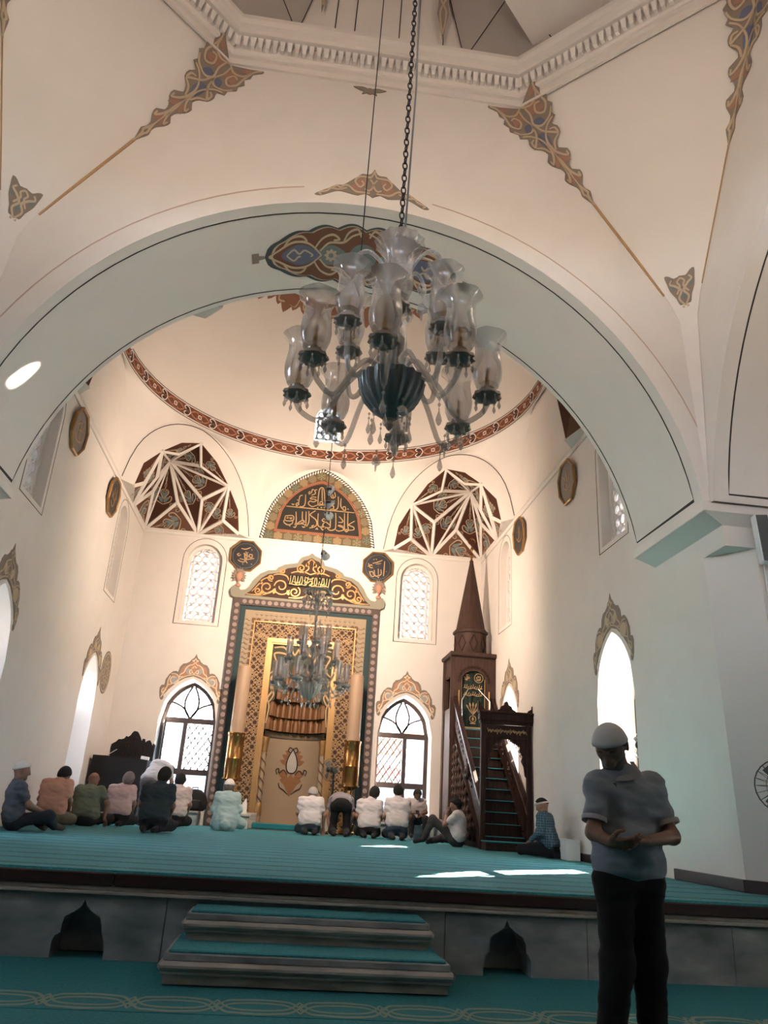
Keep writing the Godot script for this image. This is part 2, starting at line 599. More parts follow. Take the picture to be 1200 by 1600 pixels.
func build_shell():
	var pl: Material = mats.plaster
	# niche wall
	wall_back = structure("wall_back")
	wall_back.transform = FB
	var hs = []
	for c in BACK_U:
		hs.append(upper_hole(c))
	for c in BACK_L:
		hs.append(lower_hole(c))
	hs.append({"sill": PF, "chain": [Vector2(0.155 - 0.78, 4.96), Vector2(0.155 + 0.78, 4.96)]})
	var st = S()
	slab(st, XL - TH, XR + TH, -0.3, 10.4, hs, TH, flat)
	obj("plaster_face", st, pl, wall_back)
	st = S()
	box(st, Vector3(0.155, 2.8, -TH - 0.06), Vector3(2.2, 5.2, 0.12))
	obj("niche_backing", st, pl, wall_back)
	# side walls
	wall_left = structure("wall_left")
	wall_left.transform = FL
	hs = []
	for z in LEFT_U:
		hs.append(upper_hole(-z))
	for z in LEFT_L:
		hs.append(lower_hole(-z))
	st = S()
	slab(st, 9.2, -ZB, -0.3, 10.4, hs, TH, flat)
	obj("plaster_face", st, pl, wall_left)
	wall_right = structure("wall_right")
	wall_right.transform = FR
	hs = []
	for z in RIGHT_U:
		hs.append(upper_hole(z))
	for z in RIGHT_L:
		hs.append(lower_hole(z))
	st = S()
	slab(st, ZB, -9.6, -0.3, 10.4, hs, TH, flat)
	box(st, Vector3(-9.4, 7.4, -TH / 2.0 - 0.001), Vector3(0.42, 6.0, TH))
	obj("plaster_face", st, pl, wall_right)
	# cornice mouldings along the springing of the far bay
	var prof = V2([0.0, -0.07, 0.03, -0.07, 0.045, -0.03, 0.045, 0.0, 0.07, 0.02, 0.07, 0.05, 0.0, 0.06])
	for w in [[wall_back, XL, XR], [wall_left, 9.3, -ZB], [wall_right, ZB, -9.3]]:
		st = S()
		for i in prof.size() - 1:
			var a: Vector2 = prof[i]
			var b: Vector2 = prof[i + 1]
			quad(st, Vector3(w[1], 7.66 + a.y, a.x), Vector3(w[2], 7.66 + a.y, a.x), Vector3(w[2], 7.66 + b.y, b.x), Vector3(w[1], 7.66 + b.y, b.x))
		obj("cornice", st, pl, w[0])
	# the great arch between the two halls: slab with an arched opening and a grey-blue soffit
	wall_arch = structure("wall_arch")
	var R = 4.06
	var hx = sqrt(R * R - 0.53 * 0.53)
	var chain = []
	for i in 41:
		var t = lerpf(-1.0, 1.0, i / 40.0) * acos(0.53 / R)
		chain.append(Vector2(AX + sin(t) * R, 4.07 + cos(t) * R))
	st = S()
	var so = S()
	slab(st, -8.2, 8.6, 4.6, 11.0, [{"sill": 4.6, "chain": chain}], 1.8, func(u, v, w): return Vector3(u, v, -7.5 + w), so)
	obj("plaster_face", st, pl, wall_arch)
	obj("arch_soffit", so, mats.plaster, wall_arch)
	# the other three arches of the front hall
	for k in 3:
		var o = structure(["wall_right_arch", "wall_rear_arch", "wall_left_arch"][k])
		var xf = Transform3D(Basis(Vector3.UP, -PI / 2.0 * (k + 1)), Vector3(AX, 0, AZ))
		st = S()
		so = S()
		var c2 = []
		for p in chain:
			c2.append(Vector2(p.x - AX, p.y))
		slab(st, -HALF, HALF, 4.6, 11.0, [{"sill": 4.6, "chain": c2}], 1.8, func(u, v, w): return Vector3(u, v, -HALF + w), so)
		obj("plaster_face", st, pl, o, xf)
		obj("arch_soffit", so, mats.plaster, o, xf)
		var am = arch_map(0.0, 4.07, 4.06, -HALF - 1.8)
		var a1 = 4.06 * acos(0.62 / 4.06)
		var loop = []
		for i in 41:
			loop.append(Vector2(lerpf(-a1, a1, i / 40.0), 1.62))
		for i in 41:
			loop.append(Vector2(lerpf(a1, -a1, i / 40.0), 0.1))
		st = S()
		ribbon(st, loop, 0.018, am, 0.0, 0.004, true)
		obj("painted_line", st, mats.line_dark, o, xf)
	# piers under the arch springings with chamfered corners and a painted ledge
	for sx in [1.0, -1.0]:
		var o = structure("pier")
		for sz in [-1.0, 1.0]:
			var x0: float = 4.77 if sx > 0 else -4.3     # foot of the battered jamb
			var bat = 0.15
			var zr = -9.62 if sz < 0 else 3.4
			var zf = -7.62 if sz < 0 else 0.82
			var zc = -8.1 if sz < 0 else 1.3
			var mp = func(u, v, w): return Vector3(u - sx * bat * w / 4.46, w, v)
			st = S()
			prism(st, [Vector2(x0, zr), Vector2(x0, zc), Vector2(x0 + sx * 0.36, zf), Vector2(sx * 9.0, zf), Vector2(sx * 9.0, zr)], -0.3, 4.46, mp)
			obj("shaft", st, pl, o)
			st = S()
			prism(st, [Vector2(x0, zc), Vector2(x0, zf), Vector2(x0 + sx * 0.36, zf)], 4.16, 4.47, mp)
			obj("chamfer_stop", st, pl, o)
			# ledge: a square fillet over a small cove
			var lx = AX + sx * hx
			var lz = -7.5 if sz < 0 else 0.7
			var lb = -9.3 if sz < 0 else 2.5
			var xt: float = x0 - sx * bat
			st = S()
			box(st, Vector3((lx + sx * 8.8) / 2.0, 4.56, (lb + lz) / 2.0), Vector3(absf(sx * 8.8 - lx) + 0.04, 0.12, absf(lz - lb) + 0.04), Basis.IDENTITY, 0.008)
			obj("ledge_face", st, pl, o)
			st = S()
			var up = [Vector3(lx, 4.5, lb), Vector3(lx, 4.5, lz), Vector3(sx * 8.8, 4.5, lz)]
			var dn = [Vector3(xt, 4.4, lb), Vector3(xt, 4.4, zf), Vector3(sx * 8.8, 4.4, zf)]
			for j in 2:
				quad(st, up[j], up[j + 1], dn[j + 1], dn[j])
			quad(st, up[0], dn[0], Vector3(sx * 8.8, 4.4, lb), Vector3(sx * 8.8, 4.5, lb))
			obj("ledge_soffit", st, pl, o)
	# outer shell of the aisles, rear and roofs
	var sh = structure("wall_outer")
	st = S()
	slab(st, -9.8, 3.2, -0.3, 7.4, [{"sill": 1.5, "chain": arch_chain(-3.2, 0.22, 2.2, 2.5)}], 0.4, func(u, v, w): return Vector3(8.6 - w, v, u))  # unseen right opening, added to light the standing man from the side
	slab(st, -9.8, 3.2, -0.3, 7.4, [{"sill": 4.5, "chain": arch_chain(-3.4, 0.6, 5.8, 6.4)}], 0.4, func(u, v, w): return Vector3(-8.2 + w, v, u))  # unseen left opening, added to light the right pendentive
	obj("plaster_face", st, pl, sh)
	st = S()
	box(st, Vector3(0.2, 7.4, 3.0), Vector3(17.4, 0.3, 5.0))
	box(st, Vector3(7.4, 7.4, -3.3), Vector3(3.0, 0.3, 13.0))
	box(st, Vector3(-7.0, 7.4, -3.3), Vector3(3.0, 0.3, 13.0))
	tag(obj("ceiling", st, pl), "plain white ceiling of the side aisles", "", "", "structure")
	# roofs outside: a flat roof round the far dome and a casing over the front dome
	var rf = structure("roof", "flat roofs outside the domes")
	st = S()
	var rect = func(a):
		var c = cos(a)
		var s = sin(a)
		var k = minf(5.6 / maxf(absf(c), 1e-4), 6.3 / maxf(absf(s), 1e-4))
		return Vector3(CX + c * k, 0, CZ + s * k)
	for i in 96:
		var a0: float = TAU * i / 96
		var a1: float = TAU * (i + 1) / 96
		for y in [10.3, 10.12]:
			var up = Vector3(0, y, 0)
			quad(st, Vector3(CX + cos(a0) * 4.44, y, CZ + sin(a0) * 4.44), Vector3(CX + cos(a1) * 4.44, y, CZ + sin(a1) * 4.44), rect.call(a1) + up, rect.call(a0) + up)
	box(st, Vector3(0.2, 15.1, -3.4), Vector3(12.0, 0.3, 12.0))
	for b in [[Vector3(5.9, 13.0, -3.4), Vector3(0.3, 4.4, 11.6)], [Vector3(0.2, 13.0, -9.15), Vector3(11.6, 4.4, 0.3)]]:
		box(st, b[0], b[1])
	box(st, Vector3(6.9, 9.0, -3.4), Vector3(3.6, 0.3, 13.0))
	box(st, Vector3(-6.4, 9.0, -3.4), Vector3(3.6, 0.3, 13.0))
	obj("roof_slab", st, mats.orn_grey, rf)
	# gallery behind the camera, unseen, put in to shade the lower hall
	var gl = structure("added_gallery", "wooden gallery behind the camera, unseen, put in to shade the lower hall")
	st = S()
	box(st, Vector3(0.3, 3.25, 1.6), Vector3(16.4, 0.25, 3.8))
	obj("deck", st, mats.wood_brown, gl)
	st = S()
	box(st, Vector3(0.3, 3.85, -0.28), Vector3(8.0, 1.05, 0.08))
	obj("parapet", st, mats.wood_brown, gl)
	st = S()
	var rear = structure("wall_rear")
	var rh = []
	for x in REAR:  # unseen window openings behind the camera, added to light the front vault
		rh.append({"sill": 4.9, "chain": arch_chain(x, 0.5, 6.0, 6.5)})
	slab(st, -8.4, 8.8, -0.3, 7.6, rh, 0.4, func(u, v, w): return Vector3(u, v, 3.4 - w))
	obj("plaster_face", st, pl, rear)
	# floor slab
	st = S()
	box(st, Vector3(0.2, -0.2, -8.0), Vector3(18.0, 0.38, 25.0))
	tag(obj("floor", st, mats.carpet_dark), "dark teal fitted carpet of the lower hall", "", "", "structure")

# ------------------------------------------------------------------ windows
func ring_mesh(r0: float, r1: float, w0: float, w1: float, n := 18) -> ArrayMesh:
	var st = S()
	for k in n:
		var a = Vector3(cos(TAU * k / n), sin(TAU * k / n), 0)
		var b = Vector3(cos(TAU * (k + 1) / n), sin(TAU * (k + 1) / n), 0)
		var f = Vector3(0, 0, w1)
		var g = Vector3(0, 0, w0)
		quad(st, a * r1 + f, b * r1 + f, b * r0 + f, a * r0 + f)
		quad(st, a * r1 + g, b * r1 + g, b * r1 + f, a * r1 + f)
		quad(st, a * r0 + f, b * r0 + f, b * r0 + g, a * r0 + g)
		quad(st, b * r1 + g, a * r1 + g, a * r0 + g, b * r0 + g)
	return done(st)

var win_n := 0
func window_node(label: String, xf: Transform3D) -> Node3D:
	win_n += 1
	var o = Node3D.new()
	o.name = "window_%d" % win_n
	add_child(o)
	o.transform = xf
	o.set_meta("kind", "structure")
	o.set_meta("label", label)
	return o

var roundel: ArrayMesh
func upper_window(F: Transform3D, c: float, label: String):
	var o = window_node(label, F * Transform3D(Basis.IDENTITY, Vector3(c, 0, 0)))
	if roundel == null:
		roundel = ring_mesh(0.077, 0.105, -0.025, 0.025)
	var wz = -0.2
	# plaster lattice of roundels
	var dx = 0.2
	var dy = 0.222
	for i in 9:
		for j in 3:
			var p = Vector3((j - 1) * dx, 5.5 + i * dy, wz)
			if i == 8 and j != 1:
				continue
			inst("roundel", roundel, mats.plaster, o, Transform3D(Basis.IDENTITY, p))
	var st = S()
	for i in 8:     # joints between the roundels
		for j in 3:
			if i == 7 and j != 1:
				continue
			box(st, Vector3((j - 1) * dx, 5.5 + (i + 0.5) * dy, wz), Vector3(0.06, 0.05, 0.05))
	for i in 9:
		for j in [-0.5, 0.5]:
			if i < 8:
				box(st, Vector3(j * dx, 5.5 + i * dy, wz), Vector3(0.03, 0.04, 0.055))
	obj("lattice_joints", st, mats.plaster, o)
	# inner and outer frame with the narrow slits between them
	st = S()
	var inner = [Vector2(-0.315, 5.42)] + arch_chain(0.0, 0.315, 6.95, 7.28) + [Vector2(0.315, 5.42)]
	ribbon(st, inner, 0.036, flat, wz - 0.03, wz + 0.03)
	var outer = [Vector2(-0.41, 5.36)] + arch_chain(0.0, 0.41, 6.95, 7.38) + [Vector2(0.41, 5.36)]
	ribbon(st, outer, 0.085, flat, wz - 0.03, wz + 0.035)
	box(st, Vector3(0, 5.385, wz), Vector3(0.86, 0.05, 0.06))
	box(st, Vector3(0, 5.46, wz), Vector3(0.64, 0.025, 0.06))
	for i in 9:
		for sx in [-1, 1]:
			if i < 7:
				box(st, Vector3(sx * 0.342, 5.42 + (i + 0.7) * 0.23, wz), Vector3(0.06, 0.03, 0.06))
	for a in [30.0, 62.0, 90.0, 118.0, 150.0]:
		var t = deg_to_rad(a)
		bar(st, Vector3(cos(t) * 0.31, 6.95 + sin(t) * 0.32, wz), Vector3(cos(t) * 0.4, 6.95 + sin(t) * 0.41, wz), 0.03, 0.06, Vector3.BACK)
	obj("lattice_frame", st, mats.plaster, o)
	st = S()
	prism(st, [Vector2(-0.43, 5.37)] + arch_chain(0.0, 0.43, 6.95, 7.4) + [Vector2(0.43, 5.37)], wz - 0.06, wz - 0.054, flat)
	obj("pane", st, mats.milk_glass, o)

func outline_line(parent: Node3D, pts: Array, wd: float, m: Material, called := "painted_line", closed := true, w1 := 0.003):
	var st = S()
	ribbon(st, pts, wd, flat, 0.0, w1, closed)
	obj(called, st, m, parent)

func lower_window(F: Transform3D, c: float, label: String, grid_side: int, open_leaf: bool, w := -0.5):
	var o = window_node(label, F * Transform3D(Basis.IDENTITY, Vector3(c, 0, 0)))
	var m: Material = mats.frame_wood
	var half = 0.66
	var st = S()
	var ch = arch_chain(0.0, half - 0.03, 2.95, 3.86, 16, true)
	ribbon(st, [Vector2(-half + 0.03, 1.08)] + ch + [Vector2(half - 0.03, 1.08)], 0.09, flat, w - 0.04, w + 0.04)
	box(st, Vector3(0, 2.97, w), Vector3(half * 2, 0.13, 0.09))
	box(st, Vector3(0, 1.12, w), Vector3(half * 2, 0.09, 0.09))
	box(st, Vector3(0, 1.78, w), Vector3(half * 2, 0.13, 0.09))
	obj("frame", st, m, o)
	st = S()
	box(st, Vector3(0.08 * grid_side, 2.0, w), Vector3(0.1, 1.85, 0.08))
	obj("mullion", st, m, o)
	# tracery of the lunette: a central lens and two curved bars
	st = S()
	for s in [1.0, -1.0]:
		ribbon(st, curve([0, 3.02, 0.13 * s, 3.2, 0.17 * s, 3.42, 0.12 * s, 3.62, 0.03 * s, 3.8]), 0.045, flat, w - 0.03, w + 0.03)
		ribbon(st, curve([0.02 * s, 3.05, 0.16 * s, 3.25, 0.36 * s, 3.36, 0.58 * s, 3.42]), 0.045, flat, w - 0.03, w + 0.03)
	obj("tracery", st, m, o)
	# glazing
	st = S()
	prism(st, [Vector2(-half + 0.03, 3.0)] + ch + [Vector2(half - 0.03, 3.0)], w - 0.01, w - 0.006, flat)
	obj("lunette_pane", st, mats.glass, o)
	var fx = -0.31 * grid_side
	st = S()
	box(st, Vector3(-fx * 1.15, 2.37, w), Vector3(0.46, 1.06, 0.006))
	obj("frosted_pane", st, mats.frosted, o)
	for s in [-1, 1]:
		st = S()
		box(st, Vector3(s * 0.32, 1.44, w), Vector3(0.54, 0.56, 0.006))
		obj("frosted_pane", st, mats.frosted, o)
	st = S()
	box(st, Vector3(0, 1.44, w), Vector3(0.07, 0.6, 0.07))
	obj("glazing_bar", st, m, o)
	# wrought iron lattice outside the glass
	var gw = w - 0.2
	for s in [-1.0, 1.0]:
		st = S()
		for k in range(-4, 14):
			var a = Vector2(-0.64, 1.15 + k * 0.24)
			var b = Vector2(0.64, 1.15 + k * 0.24 + s * 1.9)
			if s < 0:
				a.y += 1.9 - 1.9
			var t0 = 0.0
			var t1 = 1.0
			var d = b - a
			for lim in [1.12, 2.92]:
				var t: float = (lim - a.y) / d.y
				if (lim == 1.12) == (d.y > 0):
					t0 = maxf(t0, t)
				else:
					t1 = minf(t1, t)
			if t1 - t0 > 0.03:
				var p = a + d * t0
				var q = a + d * t1
				tube(st, [Vector3(p.x, p.y, gw + s * 0.005), Vector3(q.x, q.y, gw + s * 0.005)], 0.018, 5, false)
		obj("iron_lattice", st, mats.iron, o)
	if open_leaf:
		var leafn = Node3D.new()
		leafn.name = "open_casement"
		o.add_child(leafn)
		leafn.transform = Transform3D(Basis(Vector3.UP, deg_to_rad(-78.0)), Vector3(-0.6, 0, w + 0.05))
		st = S()
		for e in [[0.03, 2.37, 0.06, 1.1], [0.53, 2.37, 0.06, 1.1]]:
			box(st, Vector3(e[0], e[1], 0), Vector3(e[2], e[3], 0.045))
		for y in [1.85, 2.89]:
			box(st, Vector3(0.28, y, 0), Vector3(0.5, 0.06, 0.045))
		obj("sash", st, m, leafn)
		st = S()
		box(st, Vector3(0.28, 2.37, 0), Vector3(0.46, 1.0, 0.005))
		obj("pane", st, mats.frosted, leafn)
	# stone sill
	st = S()
	box(st, Vector3(0, 1.05, -0.2), Vector3(1.34, 0.07, 0.62), Basis.IDENTITY, 0.015)
	obj("sill", st, mats.marble_pale, o)

func build_windows():
	upper_window(FB, BACK_U[0], "white lattice window with round panes left of the prayer niche")
	upper_window(FB, BACK_U[1], "white lattice window with round panes beside the pulpit spire")
	upper_window(FL, -LEFT_U[0], "high lattice window on left wall, cut off by the arch")
	upper_window(FL, -LEFT_U[1], "high lattice window near the corner on left wall")
	upper_window(FR, RIGHT_U[0], "high lattice window on right wall, cut off by the arch")
	upper_window(FR, RIGHT_U[1], "high lattice window on right wall behind the pulpit spire")
	lower_window(FB, BACK_L[0], "arched window with open casement and iron lattice, left of the niche", -1, true)
	lower_window(FB, BACK_L[1], "arched window with iron lattice between niche and pulpit", 1, false)
	lower_window(FL, -LEFT_L[0], "arched recess window on left wall at the picture edge", 1, false, -0.62)
	lower_window(FL, -LEFT_L[1], "arched recess window on left wall near the corner", 1, false, -0.62)
	lower_window(FR, RIGHT_L[0], "bright arched window on right wall behind the standing man", 1, false, -0.64)
	lower_window(FR, RIGHT_L[1], "bright arched window on right wall behind the pulpit", 1, false, -0.64)

# ------------------------------------------------------------------ far dome on squinches
const RING := 4.42
const RY := 9.75
func pointed(t: float, k := 1.05) -> float:   # 0 at |t| = 1, 1 at t = 0, slightly pointed
	var q = k - 1.0
	var r = 1.0 + q
	var top = sqrt(r * r - q * q)
	return sqrt(maxf(0.0, r * r - pow(absf(t) + q, 2))) / top

func far_sides() -> Array:
	var b = 1.75
	var v = [Vector2(CX - b, ZB), Vector2(CX + b, ZB), Vector2(XR, CZ - 1.85), Vector2(XR, CZ + 1.85), Vector2(CX + b, -9.3), Vector2(CX - b, -9.3), Vector2(XL, CZ + 1.85), Vector2(XL, CZ - 1.85)]
	var r = []
	for i in 8:
		r.append([v[i], v[(i + 1) % 8], 9.92 if i % 2 == 0 else 9.93])
	return r

var ceiling_far: Node3D
func build_far_dome():
	ceiling_far = structure("ceiling", "white dome of the far bay above its painted ring")
	var st = S()
	st.set_smooth_group(1)
	for sd in far_sides():
		var n = 24
		var m = 7
		var rows = []
		for i in n + 1:
			var s = float(i) / n
			var p: Vector2 = sd[0].lerp(sd[1], s)
			var ly: float = 7.66 + (sd[2] - 7.66) * pointed(clampf((2.0 * s - 1.0) / 0.96, -1.0, 1.0))
			var d = p - Vector2(CX, CZ)
			var e = d.normalized() * RING + Vector2(CX, CZ)
			var col = []
			for k in m + 1:
				var t = float(k) / m
				var q = p.lerp(e, t * t * 0.75 + t * 0.25)
				col.append(Vector3(q.x, lerpf(ly, RY, 1.0 - pow(1.0 - t, 1.5)), q.y))
			rows.append(col)
		for i in n:
			for k in m:
				quad(st, rows[i][k], rows[i + 1][k], rows[i + 1][k + 1], rows[i][k + 1])
	obj("pendentives", st, mats.plaster, ceiling_far)
	# dome shell with four window openings
	st = S()
	st.set_smooth_group(1)
	var NA = 64
	var NE = 22
	var dp = func(i, j):
		var a: float = TAU * (i - 1.0) / NA
		var e: float = PI / 2.0 * j / NE
		return Vector3(CX + cos(a) * cos(e) * RING, 10.17 + sin(e) * 4.3, CZ + sin(a) * cos(e) * RING)
	for i in NA:
		for j in NE:
			if (i % 16) < 2 and (j >= 3 and j < 7 if i < 2 else j < 4):
				continue
			quad(st, dp.call(i, j), dp.call(i + 1, j), dp.call(i + 1, j + 1), dp.call(i, j + 1))
	obj("dome_shell", st, mats.plaster, ceiling_far)
	for w in 4:
		var a: float = TAU * w / 4.0
		var xf = Transform3D(Basis(Vector3.UP, -a - PI / 2.0), Vector3(CX + cos(a) * 4.38, 10.17, CZ + sin(a) * 4.38))
		# plate that follows the chord of the shell, leaning back a little
		xf.basis = xf.basis * Basis(Vector3.RIGHT, deg_to_rad(20.0 if w == 0 else 8.5))
		if w == 0:      # set higher, above the painted ring
			xf.origin = Vector3(CX + 4.29, 11.08, CZ)
		var o = window_node(["small dome window on the sunny side", "small dome window over the great arch", "small dome window on the left", "small lattice window in the dome behind the chandelier"][w], xf)
		var big = w == 3
		var hw = 0.34 if big else 0.1
		var top = 1.12 if big else 0.66
		st = S()
		slab(st, -0.5, 0.5, -0.1, 1.32, [{"sill": 0.14 if big else 0.46, "chain": arch_chain(0.0, hw, 0.8 if big else 0.56, top)}], 0.12, flat)
		obj("surround", st, mats.plaster, o)
		if big:
			st = S()
			for y in [0.3, 0.5, 0.7, 0.9]:
				for x in [-0.2, 0.0, 0.2]:
					ribbon(st, arc(Vector2(x, y), 0.085, 0, 360, 10), 0.03, flat, -0.08, -0.04)
			for x in [-0.1, 0.1]:
				box(st, Vector3(x, 0.6, -0.06), Vector3(0.025, 0.95, 0.04))
			for y in [0.22, 0.4, 0.6, 0.8]:
				box(st, Vector3(0, y, -0.06), Vector3(0.66, 0.02, 0.04))
			obj("lattice", st, mats.orn_slate, o)
		st = S()
		box(st, Vector3(0, 0.65, -0.1), Vector3(0.8, 1.0, 0.005))
		obj("pane", st, mats.milk_glass if big else mats.glass, o)
	# scrolled rosette painted round the crown of the dome
	var dm = func(u, v, w):
		var a: float = u
		var e: float = v
		return Vector3(CX + sin(a) * cos(e) * (RING - w), 10.17 + sin(e) * (4.3 - w), CZ - cos(a) * cos(e) * (RING - w))
	st = S()
	var st2 = S()
	for i in 26:
		var u = TAU * i / 26
		if cos(u) < -0.2:
			continue
		prism(st, curve([u - 0.115, 0.9, u - 0.12, 0.84, u - 0.07, 0.8, u - 0.05, 0.82, u, 0.77, u + 0.05, 0.82, u + 0.07, 0.8, u + 0.12, 0.84, u + 0.115, 0.9], 2), 0.006, 0.012, dm)
		ribbon(st2, curve([u - 0.1, 0.88, u - 0.08, 0.83, u - 0.02, 0.84, u - 0.03, 0.87]), 0.012, dm, 0.012, 0.018)
		ribbon(st2, curve([u + 0.1, 0.88, u + 0.08, 0.83, u + 0.02, 0.84, u + 0.03, 0.87]), 0.012, dm, 0.012, 0.018)
	obj("crown_rosette", st, mats.orn_brown_soft, ceiling_far)
	obj("crown_scrolls", st2, mats.orn_tan, ceiling_far)
	# painted ring
	var ring = Node3D.new()
	ring.name = "painted_ring"
	ceiling_far.add_child(ring)
	var rm = func(u, v, w):
		var a: float = u / RING
		return Vector3(CX + sin(a) * (RING - w), RY + v, CZ - cos(a) * (RING - w))
	var n = 96
	for band in [[0.0, 0.42, 0.0, "plaster"], [0.07, 0.36, 0.006, "orn_brown"]]:
		st = S()
		st.set_smooth_group(1)
		for i in n:
			var a: float = TAU * RING * i / n
			var b: float = TAU * RING * (i + 1) / n
			quad(st, rm.call(a, band[0], band[2]), rm.call(b, band[0], band[2]), rm.call(b, band[1], band[2]), rm.call(a, band[1], band[2]))
		obj("ring_ground", st, mats[band[3]], ring)
	st = S()
	for y in [0.03, 0.4]:
		var l = []
		for i in n + 1:
			l.append(Vector2(TAU * RING * i / n, y))
		ribbon(st, l, 0.014, rm, 0.0, 0.008)
	obj("ring_lines", st, mats.line_dark, ring)
	var s1 = S()
	var s2 = S()
	var s3 = S()
	var reps = 34
	var per = TAU * RING / reps
	for k in reps:
		var u = k * per
		if cos(u / RING) < -0.75:
			continue
		for sg in [1.0, -1.0]:
			var w1 = []
			var w2 = []
			for i in 15:
				var t = i / 14.0
				w1.append(Vector2(u + per * (0.28 + 0.72 * t), 0.215 + sg * 0.09 * sin(TAU * t * 1.0)))
				w2.append(Vector2(u + per * (0.28 + 0.72 * t), 0.215 + sg * 0.115 * sin(PI * t)))
			ribbon(s1, w1, 0.022, rm, 0.006, 0.011)
			ribbon(s1, w2, 0.018, rm, 0.006, 0.011)
			# heart of two white curls
			ribbon(s2, curve([u + per * 0.28, 0.215, u + per * 0.2, 0.215 + sg * 0.1, u + per * 0.08, 0.215 + sg * 0.125, u + per * 0.02, 0.215 + sg * 0.07, u + per * 0.09, 0.215 + sg * 0.03]), 0.02, rm, 0.006, 0.012)
			prism(s3, leaf(Vector2(u + per * 0.04, 0.215 + sg * 0.06), Vector2(u + per * 0.22, 0.215 + sg * 0.06), 0.06), 0.006, 0.009, rm)
		ribbon(s2, arc(Vector2(u + per * 0.64, 0.215), 0.05, 0, 360, 10), 0.016, rm, 0.006, 0.012)
	obj("ring_interlace", s1, mats.orn_orange, ring)
	obj("ring_hearts", s2, mats.orn_white, ring)
	obj("ring_leaves", s3, mats.orn_dark, ring)
	squinch(Vector3(CX - 1.75, 7.66, ZB), Vector3(XL, 7.66, CZ - 1.85), Vector3(XL, 7.66, ZB), "brown star vault with floral triangles in the left corner", true)
	squinch(Vector3(CX + 1.75, 7.66, ZB), Vector3(XR, 7.66, CZ - 1.85), Vector3(XR, 7.66, ZB), "brown star vault with floral triangles above the pulpit", true)
	squinch(Vector3(CX - 1.75, 7.66, -9.3), Vector3(XL, 7.66, CZ + 1.85), Vector3(XL, 7.66, -9.3), "corner star vault hidden behind the left of the great arch", false)
	squinch(Vector3(CX + 1.75, 7.66, -9.3), Vector3(XR, 7.66, CZ + 1.85), Vector3(XR, 7.66, -9.3), "corner star vault hidden behind the right of the great arch", false)

